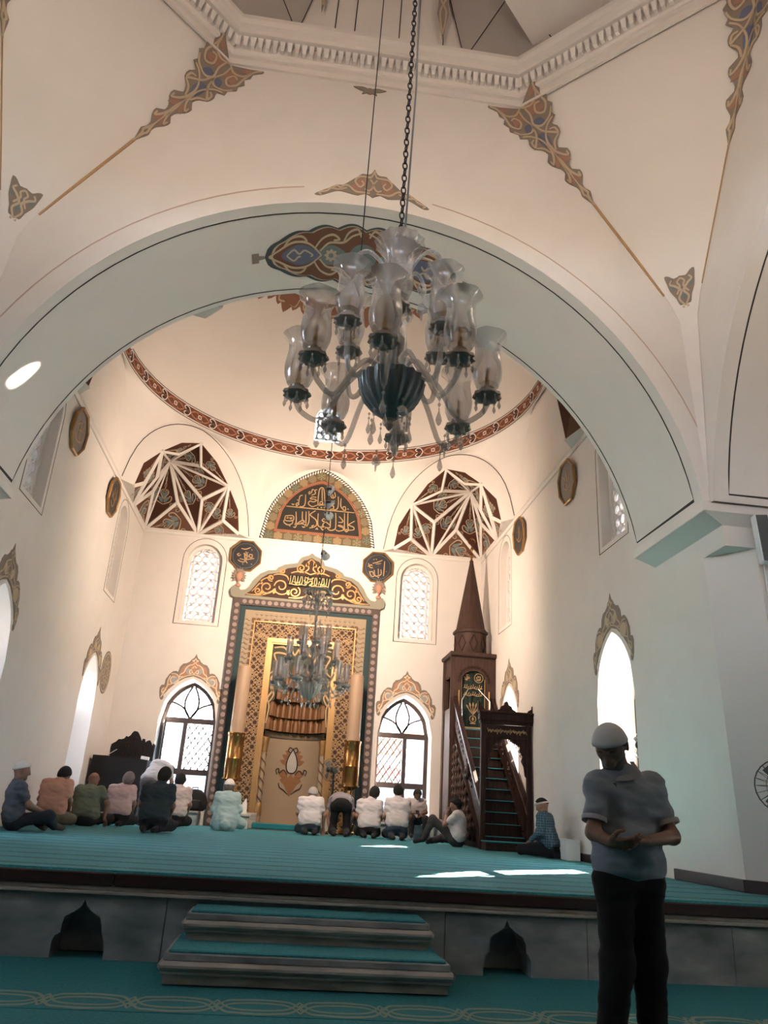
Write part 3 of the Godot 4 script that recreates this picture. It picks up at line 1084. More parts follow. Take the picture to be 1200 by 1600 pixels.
func squinch(A: Vector3, B: Vector3, K: Vector3, label: String, rich: bool):
	var o = structure("star_vault", label)
	var M = (A + B) / 2.0
	var ex = (A - B) / 2.19 / 2.0
	var kd = (K - M) / 2.19
	var P = func(a, y, b): return M + ex * a + Vector3.UP * y + kd * b
	var zone = func(t):    # inner edge of the white border, t in -1..1
		var pts = V2([0, 1.85, 0.62, 1.58, 1.15, 1.12, 1.6, 0.62, 1.75, 0.0])
		var q = absf(t) * 4.0
		var i = mini(int(q), 3)
		var p: Vector2 = pts[i].lerp(pts[i + 1], q - i)
		return Vector2(p.x * signf(t), p.y)
	# white border following the arch
	var st = S()
	var n = 32
	for i in n:
		var t0 = lerpf(-1.0, 1.0, float(i) / n)
		var t1 = lerpf(-1.0, 1.0, float(i + 1) / n)
		var q = []
		for t in [t0, t1]:
			var y: float = 2.27 * pointed(clampf(t / 0.96, -1.0, 1.0))
			q.append(P.call(2.19 * t, y, 0.0))
			var z: Vector2 = zone.call(t)
			q.append(P.call(z.x, z.y, 0.0))
		quad(st, q[0], q[2], q[3], q[1])
	# little returns and ledges at the foot
	for s in [1.0, -1.0]:
		tri(st, P.call(2.19 * s, 0.0, -0.02), P.call(1.73 * s, 0.0, -0.02), P.call(1.05 * s, 0.0, 1.13))
		quad(st, P.call(1.75 * s, 0.0, 0.0), P.call(1.75 * s, 0.0, 0.44), P.call(1.6 * s, 0.62, 0.2), P.call(1.6 * s, 0.62, 0.0))
	obj("arch_border", st, mats.plaster, o)
	if rich:
		st = S()
		var ln = []
		for i in n + 1:
			var t = lerpf(-1.0, 1.0, float(i) / n)
			ln.append(Vector2(2.13 * t, maxf(0.0, 2.2 * pointed(clampf(t / 0.97, -1.0, 1.0)))))
		ribbon(st, ln, 0.02, func(u, v, w): return P.call(u, v, -w), 0.0, 0.004)
		obj("painted_line", st, mats.line_dark, o)
	for s in [1.0, -1.0]:
		var C: Vector3 = P.call(0.0, 1.76, 1.44)
		var v = {"C": C, "K": K, "P": P.call(1.1 * s, 0.0, 1.08), "A": P.call(1.75 * s, 0.0, 0.02), "T": P.call(1.15 * s, 1.12, 0.0), "H": P.call(0.0, 1.85, 0.0),
			"f1": P.call(0.42 * s, 0.72, 1.36), "f2": P.call(0.78 * s, 0.78, 0.68), "f3": P.call(1.34 * s, 0.3, 0.3), "f4": P.call(0.4 * s, 1.5, 0.42), "B": P.call(1.6 * s, 0.62, 0.0), "D": P.call(0.62 * s, 1.58, 0.0)}
		var faces = [["C", "K", "f1"], ["C", "f1", "P"], ["K", "P", "f1"], ["C", "P", "f2"], ["C", "f2", "T"], ["P", "T", "f2"], ["P", "A", "f3"], ["P", "f3", "T"], ["A", "T", "f3"], ["C", "T", "f4"], ["C", "f4", "H"], ["T", "H", "f4"], ["A", "B", "T"], ["T", "D", "H"]]
		for f in faces:
			var a: Vector3 = v[f[0]]
			var b: Vector3 = v[f[1]]
			var c: Vector3 = v[f[2]]
			st = S()
			tri(st, a, b, c)
			tri(st, a, c, b)
			var soft: bool = f[0] == "K" or (f[0] == "P" and f[1] == "A")
			var panel = obj("painted_panel", st, mats.orn_brown_soft if soft else mats.orn_brown, o)
			if rich and f[1] != "B" and f[1] != "D":
				floral(panel, a, b, c, C)
		if rich:
			var ribs = [["C", "P"], ["C", "T"], ["C", "f1"], ["K", "f1"], ["P", "f1"], ["C", "f2"], ["P", "f2"], ["T", "f2"], ["P", "f3"], ["T", "f3"], ["A", "f3"], ["P", "T"], ["C", "f4"], ["T", "f4"], ["H", "f4"]]
			if s > 0:
				ribs.append(["C", "K"])
				ribs.append(["C", "H"])
			for r in ribs:
				st = S()
				var a: Vector3 = v[r[0]]
				var b: Vector3 = v[r[1]]
				bar(st, a, b, 0.085, 0.05, (-kd + Vector3.DOWN * 0.4).normalized())
				obj("rib", st, mats.plaster, o)

# painted spray of leaves and curls inside a triangle
func floral(parent: Node3D, a: Vector3, b: Vector3, c: Vector3, towards: Vector3):
	var g = (a + b + c) / 3.0
	var n = (b - a).cross(c - a).normalized()
	var view = Vector3(0, 1, 0) - g
	if n.dot(view) < 0:
		n = -n
	var per = a.distance_to(b) + b.distance_to(c) + c.distance_to(a)
	var inr = (b - a).cross(c - a).length() / per
	# axis: to the corner that is furthest off
	var far = a
	for q in [b, c]:
		if q.distance_to(g) > far.distance_to(g):
			far = q
	var v = (far - g).normalized()
	var u = v.cross(n)
	if u.y > 0.6 or v.y < -0.6:
		pass
	var k = inr * 0.95
	var L = far.distance_to(g)
	var mp = func(x, y, w): return g + u * x + v * y + n * w
	var s1 = S()
	var s2 = S()
	for s in [1.0, -1.0]:
		prism(s1, leaf(Vector2(0.08 * s * k, -0.5 * k), Vector2(0.62 * s * k, 0.1 * k), 0.4 * k, 0.1 * k * s), 0.0, 0.006, mp)
		prism(s1, leaf(Vector2(0.04 * s * k, 0.0), Vector2(0.36 * s * k, 0.75 * k), 0.26 * k, 0.08 * k * s), 0.0, 0.006, mp)
		ribbon(s2, shift(curve([0.0, -0.7, 0.35 * s, -0.55, 0.75 * s, -0.3, 0.82 * s, 0.1, 0.6 * s, 0.2, 0.52 * s, 0.0]), Vector2.ZERO, k), 0.1 * k, mp, 0.0, 0.009, false, 0.6)
		ribbon(s2, shift(curve([0.0, -0.1, 0.25 * s, 0.2, 0.42 * s, 0.6, 0.2 * s, 0.85, 0.05 * s, 0.6]), Vector2.ZERO, k), 0.08 * k, mp, 0.0, 0.009, false, 0.6)
		ribbon(s2, shift(spiral(Vector2(0.95 * s, -0.62), 0.3, 0.06, 90 - 60 * s, 90 - 60 * s - 420 * s, 14), Vector2.ZERO, k), 0.06 * k, mp, 0.0, 0.008)
		var t = 0.8
		var tip = []
		for i in 9:
			var y: float = lerpf(0.7 * k, L * 0.72, i / 8.0)
			tip.append(Vector2(s * 0.13 * k * cos(i * 1.3) * (1.0 - i / 9.0), y))
		ribbon(s2, tip, 0.06 * k, mp, 0.0, 0.008, false, 0.8)
	obj("leaves", s1, mats.orn_slate, parent)
	obj("curls", s2, mats.orn_tan, parent)

# ------------------------------------------------------------------ vault of the front hall
const OY := 10.25
const OH := 1.95     # half side of the octagon
func octagon(inset := 0.0) -> Array:
	var h = HALF - inset
	var k = OH - inset * 0.414
	return [Vector2(-k, -h), Vector2(k, -h), Vector2(h, -k), Vector2(h, k), Vector2(k, h), Vector2(-k, h), Vector2(-h, k), Vector2(-h, -k)]

func build_front_vault():
	var o = structure("ceiling", "white pendentives, cornice and ribbed dome over the front hall")
	var st = S()
	# corner pendentives: a rounded corner that opens into a flat triangle
	st.set_smooth_group(1)
	for q in 4:
		var b = Basis(Vector3.UP, -PI / 2.0 * q)
		var rows = []
		for i in 25:
			var y = lerpf(4.6, 11.0, i / 24.0)
			var w = 0.16 * clampf((y - 4.6) / 2.5, 0.0, 1.0) if y < 7.1 else lerpf(0.16, HALF - OH, minf(1.0, (y - 7.1) / (OY - 7.1)))
			var col = []
			for k in 9:
				var t = k / 8.0
				var p = Vector2(HALF - w * (1.0 - t), -HALF + w * t)
				# lower part is rounded
				var f = clampf((8.3 - y) / 2.0, 0.0, 1.0)
				var a = PI / 2.0 * t
				var rr = Vector2(HALF - w + w * sin(a), -HALF + w - w * cos(a))
				p = p.lerp(rr, f * 0.0 + 0.0) if w > 0 else p
				p -= Vector2(1, -1) * 0.006
				col.append(Vector3(AX, 0, AZ) + b * Vector3(p.x, y, p.y))
			rows.append(col)
		for i in 24:
			for k in 8:
				quad(st, rows[i][k + 1], rows[i][k], rows[i + 1][k], rows[i + 1][k + 1])
	obj("pendentives", st, mats.plaster, o)
	st = S()
	for q in 4:
		var b = Basis(Vector3.UP, -PI / 2.0 * q)
		var c0 = Vector3(AX, 10.9, AZ)
		box(st, c0 + b * Vector3(HALF - 0.95, 0.0, -HALF + 0.95), Vector3(2.4, 0.06, 2.4), b * Basis(Vector3.UP, PI / 4))
		box(st, c0 + b * Vector3(HALF - 0.2, -0.02, -HALF + 0.2), Vector3(2.4, 0.06, 2.4), b)
	# lids that close the corners behind the dome
	obj("corner_lids", st, mats.plaster, o)
	# cornice round the octagon
	var prof = V2([0.0, 10.14, 0.035, 10.14, 0.035, 10.17, 0.015, 10.18, 0.015, 10.26, 0.06, 10.27, 0.06, 10.31, 0.09, 10.33, 0.09, 10.5, 0.2, 10.52, 0.21, 10.58, 0.27, 10.6, 0.3, 10.66, 0.3, 10.72, 0.05, 10.76])
	var crn = Node3D.new()
	crn.name = "cornice"
	o.add_child(crn)
	st = S()
	for i in prof.size() - 1:
		var p0 = octagon(prof[i].x)
		var p1 = octagon(prof[i + 1].x)
		for k in 8:
			var j = (k + 1) % 8
			var f = func(p, y): return Vector3(AX + p.x, y, AZ + p.y)
			quad(st, f.call(p0[k], prof[i].y), f.call(p0[j], prof[i].y), f.call(p1[j], prof[i + 1].y), f.call(p1[k], prof[i + 1].y))
	obj("moulding", st, mats.plaster, crn)
	# dentils
	st = S()
	var tp = 0.035
	var bt = 0.024
	var db = [Vector3(-tp, 0.13, 0), Vector3(tp, 0.13, 0), Vector3(tp, 0.13, 0.09), Vector3(-tp, 0.13, 0.09), Vector3(-bt, 0, 0), Vector3(bt, 0, 0), Vector3(bt, 0, 0.06), Vector3(-bt, 0, 0.06)]
	quad(st, db[7], db[6], db[2], db[3])
	quad(st, db[6], db[5], db[1], db[2])
	quad(st, db[4], db[7], db[3], db[0])
	quad(st, db[4], db[5], db[6], db[7])
	var dentil = done(st)
	var oc = octagon(0.09)
	for k in [0, 1, 7]:
		var a: Vector2 = oc[k]
		var b: Vector2 = oc[(k + 1) % 8]
		var d = (b - a).normalized()
		var n = int(a.distance_to(b) / 0.094)
		var inn = Vector3(-d.y, 0, d.x)
		for i in n:
			var p = a + d * (a.distance_to(b) * (i + 0.5) / n)
			inst("dentil", dentil, mats.orn_white, crn, Transform3D(Basis(Vector3(-d.x, 0, -d.y), Vector3.UP, inn), Vector3(AX + p.x, 10.35, AZ + p.y)))
	# eight-sided dome above
	st = S()
	var dome = func(k, s, t):     # side, along side, up
		var in0 = octagon(0.12)
		var a: Vector2 = in0[k % 8]
		var b: Vector2 = in0[(k + 1) % 8]
		var p = a.lerp(b, s)
		var r = p.normalized() * lerpf(p.length(), 3.9, smoothstep(0.0, 0.5, t))
		var e: float = t * PI / 2.0
		return Vector3(AX + r.x * cos(e), 10.74 + 3.9 * sin(e), AZ + r.y * cos(e))
	st.set_smooth_group(1)
	for k in 8:
		for i in 8:
			for j in 16:
				quad(st, dome.call(k, i / 8.0, j / 16.0), dome.call(k, (i + 1) / 8.0, j / 16.0), dome.call(k, (i + 1) / 8.0, (j + 1) / 16.0), dome.call(k, i / 8.0, (j + 1) / 16.0))
	obj("dome_shell", st, mats.plaster, o)
	# folded corner fans and thin ribs on the dome
	for k in [7, 0, 1, 2]:
		var cor: Vector3 = dome.call(k, 0.0, 0.0)
		var top: Vector3 = dome.call(k, 0.0, 0.42)
		var ctr = Vector3(AX, cor.y + 1.0, AZ)
		var inw = (Vector3(AX, cor.y, AZ) - cor).normalized()
		var lf: Vector3 = dome.call((k + 7) % 8, 0.8, 0.0)
		var rt: Vector3 = dome.call(k, 0.2, 0.0)
		var lm: Vector3 = dome.call((k + 7) % 8, 0.72, 0.2)
		var rmid: Vector3 = dome.call(k, 0.28, 0.2)
		var mid: Vector3 = cor.lerp(top, 0.28) + inw * 0.24
		var tp2: Vector3 = top + inw * 0.12
		st = S()
		for f in [[lf, mid, cor], [cor, mid, rt], [lf, lm, mid], [mid, rmid, rt], [lm, tp2, mid], [mid, tp2, rmid]]:
			tri(st, f[0], f[1], f[2])
			tri(st, f[0], f[2], f[1])
		obj("folded_fan", st, mats.plaster, o)
		st = S()
		for e in [[lf, mid], [rt, mid], [lm, mid], [rmid, mid], [lf, lm], [rt, rmid], [lm, tp2], [rmid, tp2], [mid, tp2]]:
			bar(st, e[0] + inw * 0.01, e[1] + inw * 0.01, 0.012, 0.006, inw)
		obj("painted_line", st, mats.line_dark, o)
	st = S()
	for k in [7, 0, 1]:
		for s in [0.33, 0.4, 0.56, 0.63, 0.72]:
			for j in 6:
				var a: Vector3 = dome.call(k, s, j / 14.0)
				var b: Vector3 = dome.call(k, s, (j + 1) / 14.0)
				var inw = (Vector3(AX, a.y, AZ) - a).normalized()
				bar(st, a + inw * 0.012, b + inw * 0.012, 0.014, 0.008, inw)
	obj("painted_line", st, mats.line_dark, o)
	# little painted drops that hang down the dome panels
	for e in [[0, 0.27, 0.05], [0, 0.72, 0.02], [1, 0.3, 0.1]]:
		var p0: Vector3 = dome.call(e[0], e[1], e[2] + 0.32)
		var p1: Vector3 = dome.call(e[0], e[1], e[2])
		var inw = (Vector3(AX, p1.y, AZ) - p1).normalized()
		var dn = (p1 - p0).normalized()
		var rt = dn.cross(inw).normalized()
		var nn = rt.cross(dn).normalized()
		if nn.dot(inw) < 0:
			nn = -nn
		var mp = func(a, b, w): return p1 + rt * a - dn * b + nn * (w + 0.16)
		st = S()
		prism(st, mirrored(curve([0.0, 1.6, 0.16, 1.5, 0.12, 1.2, 0.07, 1.0, 0.12, 0.8, 0.06, 0.6, 0.08, 0.4, 0.04, 0.25, 0.0, 0.0], 2)), 0.0, 0.012, mp)
		obj("painted_drop", st, mats.orn_taupe, o)
		st = S()
		for q in [1.0, -1.0]:
			ribbon(st, curve([0.0, 0.1, 0.04 * q, 0.4, -0.03 * q, 0.6, 0.08 * q, 0.8, -0.02 * q, 1.0, 0.09 * q, 1.3]), 0.03, mp, 0.01, 0.018, false, 0.4)
		obj("drop_curls", st, mats.orn_tan, o)

# ------------------------------------------------------------------ platform, steps and carpets
func ogee(c: float, k := 1.0) -> Array:   # outline of the little niches in the platform front, from the sill
	var h = V2([0.0, 0.40, 0.02, 0.35, 0.07, 0.31, 0.135, 0.275, 0.16, 0.22, 0.145, 0.165, 0.185, 0.14, 0.2, 0.1, 0.2, 0.0])
	var r = []
	for i in range(h.size() - 1, -1, -1):
		r.append(Vector2(c - h[i].x * k, h[i].y))
	for i in range(1, h.size()):
		r.append(Vector2(c + h[i].x * k, h[i].y))
	return r

func build_platform():
	var o = structure("platform", "raised carpeted platform with grey marble front and dark wooden edge")
	# marble front in slabs of stone, two of them with ogee niches
	var z0 = -6.95
	var cuts = [-7.8, -5.6, -3.6, -2.55, -0.82, 1.42, 2.62, 3.9, 5.2, 6.8, 8.4]
	for i in cuts.size() - 1:
		var st = S()
		var a: float = cuts[i] + 0.003
		var b: float = cuts[i + 1] - 0.003
		var hs = []
		for c in [-1.45, 1.94, 5.9, -4.6]:
			if c > a and c < b:
				hs.append({"sill": -0.02, "chain": monotone(ogee(c))})
		slab(st, a, b, -0.02, 0.45, hs, 0.3, func(u, v, w): return Vector3(u, v, z0 + w))
		obj("marble_slab", st, mats.marble, o)
	for c in [-1.45, 1.94]:
		var st = S()
		box(st, Vector3(c, 0.2, z0 - 0.33), Vector3(0.6, 0.5, 0.04))
		obj("niche_back", st, mats.wood_brown if c < 0 else mats.grey_plastic, o)
	var st = S()
	box(st, Vector3(0.3, 0.455, z0 + 0.01), Vector3(16.2, 0.025, 0.1), Basis.IDENTITY, 0.006)
	box(st, Vector3(0.3, 0.485, z0 - 0.01), Vector3(16.2, 0.035, 0.08), Basis.IDENTITY, 0.006)
	obj("moulding", st, mats.marble_pale, o)
	var x = -7.8
	for l in [3.2, 3.35, 4.1, 2.9, 2.65]:
		st = S()
		box(st, Vector3(x + l / 2.0, 0.553, z0 + 0.0), Vector3(l - 0.006, 0.098, 0.12), Basis.IDENTITY, 0.012)
		obj("edge_beam", st, mats.wood_edge, o)
		x += l
	st = S()
	box(st, Vector3(0.3, 0.29, -13.4), Vector3(15.4, 0.58, 12.3))
	obj("core", st, mats.marble, o)
	# carpet in rows for the worshippers: field, darker band and a narrow patterned row
	var z = z0 + 0.05
	var rowd = 1.12
	var n = 0
	while z > ZB:
		for b in [[0.0, 0.2, "carpet"], [0.2, 0.34, "carpet_band"], [0.34, 0.78, "carpet"], [0.78, 0.9, "carpet_band"], [0.9, 1.12, "carpet"]]:
			var za: float = z - b[0]
			var zb: float = maxf(ZB, z - b[1])
			if za <= ZB:
				continue
			st = S()
			var xa = -7.6 if za > -7.7 else XL
			var xb = 8.3 if za > -7.7 else XR + 0.12
			box(st, Vector3((xa + xb) / 2.0, PF - 0.012, (za + zb) / 2.0), Vector3(xb - xa, 0.024, za - zb))
			obj("carpet_strip", st, mats[b[2]], o)
		if z > -12.0:
			st = S()
			var px = -3.8
			while px < 4.6:
				for s in [1.0, -1.0]:
					ribbon(st, curve([px - 0.13, 0.0, px - 0.06, 0.03 * s, px, 0.0, px + 0.06, -0.03 * s, px + 0.13, 0.0], 3), 0.014, func(u, v, w): return Vector3(u, PF + w, z - 0.27 - v), 0.0, 0.002)
				px += 0.62
			obj("carpet_motif", st, mats.carpet_light, o)
		z -= rowd
		n += 1
	# steps
	var s = thing("marble_steps", "two marble steps with teal carpet treads before the platform", "steps", Vector3(0.3, 0, z0))
	var dim = [[1.02, 0.86, 0.0, 0.2], [0.94, 0.44, 0.2, 0.4]]
	for d in dim:
		st = S()
		var hw: float = d[0]
		var dp: float = d[1]
		var y: float = d[2]
		box(st, Vector3(0, y + 0.045, dp / 2.0 - 0.03), Vector3(hw * 2 - 0.06, 0.09, dp - 0.06))
		obj("riser", st, mats.marble_pale, s)
		st = S()
		# moulded nosing: a lower bead and a rounded slab
		box(st, Vector3(0, y + 0.075, dp / 2.0 - 0.012), Vector3(hw * 2 - 0.02, 0.025, dp - 0.02), Basis.IDENTITY, 0.006)
		box(st, Vector3(0, y + 0.115, dp / 2.0), Vector3(hw * 2 + 0.02, 0.055, dp + 0.02), Basis.IDENTITY, 0.02)
		obj("nosing", st, mats.marble_pale, s)
		st = S()
		box(st, Vector3(0, y + 0.165, dp / 2.0 - 0.02), Vector3(hw * 2 - 0.04, 0.05, dp - 0.04), Basis.IDENTITY, 0.008)
		obj("tread_stone", st, mats.marble, s)
		st = S()
		box(st, Vector3(0, y + 0.198, dp / 2.0 - 0.03), Vector3(hw * 2 - 0.1, 0.022, dp - 0.05), Basis.IDENTITY, 0.008)
		obj("tread_carpet", st, mats.carpet, s)
	# woven border on the lower carpet
	var fl = structure("floor_border", "pale interlaced border woven into the lower teal carpet")
	var bz = -5.64
	var mp = func(u, v, w): return Vector3(u, -0.009 + w, bz - v * 3.6)
	st = S()
	box(st, Vector3(0.2, -0.009, bz), Vector3(15.6, 0.004, 0.44))
	obj("border_ground", st, mats.carpet_dark, fl)
	st = S()
	var u = -6.0
	while u < 6.5:
		var L = 0.52
		for sg in [1.0, -1.0]:
			ribbon(st, curve([u, 0.0, u + 0.06, 0.038 * sg, u + 0.14, 0.045 * sg, u + L / 2, 0.05 * sg, u + L - 0.14, 0.045 * sg, u + L - 0.06, 0.035 * sg, u + L, 0.0], 3), 0.013, mp, 0.002, 0.004)
			ribbon(st, curve([u, 0.04 * sg, u + 0.05, 0.0, u + 0.12, -0.02 * sg, u + L / 2, -0.026 * sg, u + L - 0.12, -0.02 * sg, u + L - 0.05, 0.0, u + L, 0.04 * sg], 3), 0.011, mp, 0.002, 0.004)
		ribbon(st, arc(Vector2(u + 0.02, 0.0), 0.025, 0, 360, 8), 0.008, mp, 0.002, 0.004)
		u += L
	obj("border_interlace", st, mats.carpet_motif, fl)

# the upper chain of an outline, one value for each u
func monotone(p: Array) -> Array:
	var r = []
	var last = -1e9
	var m = p.size() / 2
	for i in p.size():
		var q: Vector2 = p[i]
		var x = q.x
		if x <= last:
			x = last + 0.0004
		last = x
		r.append(Vector2(x, q.y))
	return r

# ------------------------------------------------------------------ painted decoration
const TYMP := [[1.21,8.45,1.1,8.37,1.06,8.32,1.19,8.27,1.2,8.2,1.07,8.17],[1.01,8.67,1.03,8.32,1.07,8.17],[1.07,8.17,1.01,8.12,0.97,8.16,1.01,8.19,1.05,8.17],[0.97,8.16,0.95,8.2,0.92,8.65],[0.68,8.63,0.71,8.23,0.66,8.14,0.56,8.12,0.49,8.17],[0.92,8.26,0.82,8.29,0.78,8.27,0.92,8.22,0.9,8.15,0.79,8.12,0.72,8.15],[0.78,8.54,0.88,8.44,0.87,8.38,0.77,8.37],[0.54,8.66,0.56,8.24,0.53,8.18],[0.54,8.27,0.43,8.34,0.36,8.25,0.44,8.19,0.55,8.19],[0.21,8.57,0.22,8.29,0.26,8.2,0.4,8.19],[0.44,8.19,0.38,8.11,0.31,8.18,0.37,8.22],[0.37,8.44,0.33,8.38,0.39,8.35,0.41,8.41,0.37,8.44],[0.13,8.64,0.02,8.55,0.01,8.49,0.17,8.37,0.19,8.23,0.11,8.16,0.01,8.13],[0.11,8.16,0.07,8.19,0.13,8.22],[-0.05,8.61,-0.02,8.32,-0.07,8.16],[-0.12,8.59,-0.09,8.19],[-0.22,8.58,-0.2,8.36,-0.16,8.3],[-0.09,8.19,-0.19,8.23,-0.33,8.21,-0.19,8.33,-0.14,8.28,-0.23,8.25],[-0.33,8.21,-0.37,8.11,-0.42,8.12],[-0.39,8.56,-0.36,8.28,-0.39,8.17],[-0.45,8.3,-0.46,8.21,-0.56,8.16,-0.66,8.2,-0.69,8.26,-0.66,8.3],[-0.66,8.41,-0.46,8.43,-0.45,8.3,-0.65,8.28,-0.66,8.41],[-0.63,8.35,-0.47,8.37],[-0.61,8.38,-0.49,8.33],[0.18,8.1,0.21,8.14,0.24,8.1],[-0.53,8.14,-0.5,8.13],[-0.19,8.16,-0.14,8.13,-0.11,8.17],[1.0,8.15,1.02,8.14],[-0.67,8.69,-0.27,8.69,0.4,8.69,1.19,8.69],[0.93,8.84,0.87,8.83,0.87,8.75,0.94,8.74,0.93,8.83],[0.87,8.75,0.8,8.85,0.79,9.07],[0.71,9.12,0.73,8.85,0.68,8.73,0.56,8.74],[0.63,8.98,0.52,8.95,0.5,8.85,0.6,8.82,0.6,8.75,0.52,8.72],[0.6,9.23,0.63,9.12,0.58,9.06,0.52,9.08,0.5,9.17],[0.55,9.17,0.57,9.08],[0.36,8.86,0.32,9.2,0.27,9.33,0.19,9.29,0.17,9.1,0.18,8.84,0.24,8.8],[0.25,9.3,0.29,8.91],[0.16,8.81,0.29,8.82,0.38,8.84],[0.23,8.91,0.28,8.92,0.3,8.86,0.23,8.84,0.23,8.91],[0.12,9.26,0.06,9.23,0.08,9.14,-0.02,9.08],[0.04,9.24,-0.01,9.25,-0.03,9.16,-0.1,9.1],[-0.06,9.19,-0.1,9.15,-0.08,9.09],[0.12,9.03,0.01,9.03,-0.04,8.97,0.07,8.97,0.13,8.94,0.05,8.89,-0.05,8.9,-0.08,8.82,0.03,8.75,0.16,8.81],[-0.18,9.08,-0.17,8.81,-0.23,8.72,-0.31,8.72],[-0.26,9.05,-0.33,9.01,-0.35,8.79,-0.39,8.73,-0.41,8.78,-0.36,8.82,-0.33,8.76],[-0.39,8.91,-0.37,8.89],[-0.53,8.78,-0.49,8.75,-0.46,8.78],[0.99,8.79,1.02,8.77],[0.16,8.74,0.2,8.73],[0.26,8.75,0.3,8.74],[0.34,8.75,0.37,8.75]]
const ALLAH := [[0.4,0.42,0.4,-0.05,0.39,-0.55],[0.2,-0.13,0.23,-0.42,0.09,-0.53,0.05,-0.38,0.03,-0.09],[0.05,-0.38,0.06,-0.52,-0.09,-0.59,-0.19,-0.46,-0.22,-0.2],[-0.19,-0.46,-0.23,-0.61,-0.38,-0.6,-0.49,-0.39,-0.32,-0.32,-0.26,-0.51],[-0.49,-0.39,-0.54,-0.3],[0.01,-0.58,0.07,-0.67,0.11,-0.6],[-0.36,0.22,-0.05,0.32,0.25,0.48],[-0.15,0.18,0.19,0.26],[-0.34,0.46,-0.24,0.49],[-0.16,0.55,-0.11,0.47],[0.02,0.08,0.03,0.06],[0.54,-0.22,0.56,-0.25],[-0.62,0.2,-0.51,-0.04,-0.32,-0.07],[-0.65,-0.01,-0.45,0.11,-0.37,0.05]]
const MUHAM := [[0.54,-0.12,0.24,-0.2,-0.07,-0.26,-0.34,-0.2],[0.41,0.1,0.25,0.11,0.22,-0.04,0.38,-0.08,0.41,0.1],[0.38,-0.08,0.05,0.01,-0.1,0.16,-0.01,-0.17,-0.06,-0.4,-0.32,-0.37,-0.44,-0.29],[-0.03,0.28,0.1,0.01,0.01,-0.33],[0.16,-0.46,0.01,-0.28,-0.08,-0.01],[-0.32,0.45,-0.05,0.42,0.25,0.56],[0.32,0.45,0.36,0.37],[-0.39,0.13,-0.51,0.06,-0.42,-0.04,-0.3,0.06],[0.38,-0.49,0.46,-0.51],[0.08,0.23,0.15,0.19],[-0.15,-0.49,-0.09,-0.57]]

func group(called: String, parent: Node3D, xf := Transform3D(), label := "") -> Node3D:
	var o = Node3D.new()
	o.name = called
	parent.add_child(o, true)
	o.transform = xf
	if label != "":
		o.set_meta("label", label)
	return o

func half_spline(a: Array, n := 4) -> Array:
	return curve(a, n)

# scrollwork crest over the arched windows, c = window axis
func crest(parent: Node3D, c: float, dull: bool, label := ""):
	var o = group("painted_crest", parent, Transform3D(Basis.IDENTITY, Vector3(c, 0, 0)), label)
	var out = V2([0.0, 4.54, 0.045, 4.44, 0.1, 4.4, 0.13, 4.35, 0.2, 4.3, 0.29, 4.28, 0.355, 4.2, 0.385, 4.07, 0.43, 4.09, 0.5, 4.08, 0.585, 4.0, 0.655, 3.87, 0.665, 3.74, 0.73, 3.73, 0.765, 3.66, 0.75, 3.5, 0.725, 3.41, 0.69, 3.37, 0.65, 3.39, 0.635, 3.45, 0.655, 3.48, 0.64, 3.52, 0.6, 3.56, 0.55, 3.64, 0.46, 3.73, 0.35, 3.83, 0.2, 3.93, 0.0, 3.99])
	var inn = V2([0.0, 4.4, 0.05, 4.36, 0.12, 4.3, 0.2, 4.24, 0.27, 4.22, 0.31, 4.16, 0.345, 4.0, 0.43, 4.03, 0.5, 4.01, 0.56, 3.94, 0.61, 3.83, 0.62, 3.69, 0.7, 3.67, 0.72, 3.62, 0.71, 3.5, 0.69, 3.45, 0.66, 3.52, 0.6, 3.6, 0.55, 3.68, 0.46, 3.77, 0.35, 3.87, 0.2, 3.965, 0.0, 4.02])
	var st = S()
	prism(st, mirrored(out), 0.0, 0.006, flat)
	obj("crest_ground", st, mats.orn_taupe, o)
	st = S()
	prism(st, mirrored(inn), 0.005, 0.009, flat)
	obj("crest_field", st, mats.orn_taupe if dull else mats.orn_pink, o)
	st = S()
	for s in [1.0, -1.0]:
		prism(st, arc(Vector2(0.45 * s, 3.88), 0.1, 0, 345, 14), 0.009, 0.012, flat)
		prism(st, leaf(Vector2(0.1 * s, 4.02), Vector2(0.2 * s, 4.22), 0.12), 0.009, 0.012, flat)
	obj("crest_roundels", st, mats.orn_grey if not dull else mats.orn_tan, o)
	st = S()
	for s in [1.0, -1.0]:
		var L = []
		L.append(curve([0.0, 4.33, 0.05 * s, 4.27, 0.12 * s, 4.25, 0.2 * s, 4.18, 0.24 * s, 4.07, 0.31 * s, 4.02, 0.33 * s, 3.95, 0.25 * s, 3.97]))
		L.append(spiral(Vector2(0.46 * s, 3.88), 0.15, 0.05, 60 if s > 0 else 120, (60 + 430) if s > 0 else (120 - 430), 20))
		L.append(curve([0.6 * s, 3.72, 0.55 * s, 3.75, 0.45 * s, 3.79, 0.32 * s, 3.9, 0.16 * s, 3.99, 0.0, 4.03]))
		L.append(curve([0.55 * s, 3.97, 0.59 * s, 3.85, 0.59 * s, 3.72, 0.64 * s, 3.6, 0.69 * s, 3.55, 0.7 * s, 3.62, 0.65 * s, 3.66]))
		L.append(curve([0.6 * s, 3.63, 0.65 * s, 3.55, 0.68 * s, 3.48, 0.71 * s, 3.44]))
		L.append(curve([0.0, 4.24, 0.07 * s, 4.15, 0.0, 4.04]))
		L.append(curve([0.02 * s, 4.2, 0.1 * s, 4.13, 0.09 * s, 4.05, 0.03 * s, 4.09]))
		L.append(curve([0.0, 4.43, 0.03 * s, 4.38, 0.07 * s, 4.37, 0.02 * s, 4.34]))
		for l in L:
			ribbon(st, l, 0.026, flat, 0.008, 0.014, false, 0.5)
	obj("crest_scrolls", st, mats.orn_cream if not dull else mats.orn_tan, o)

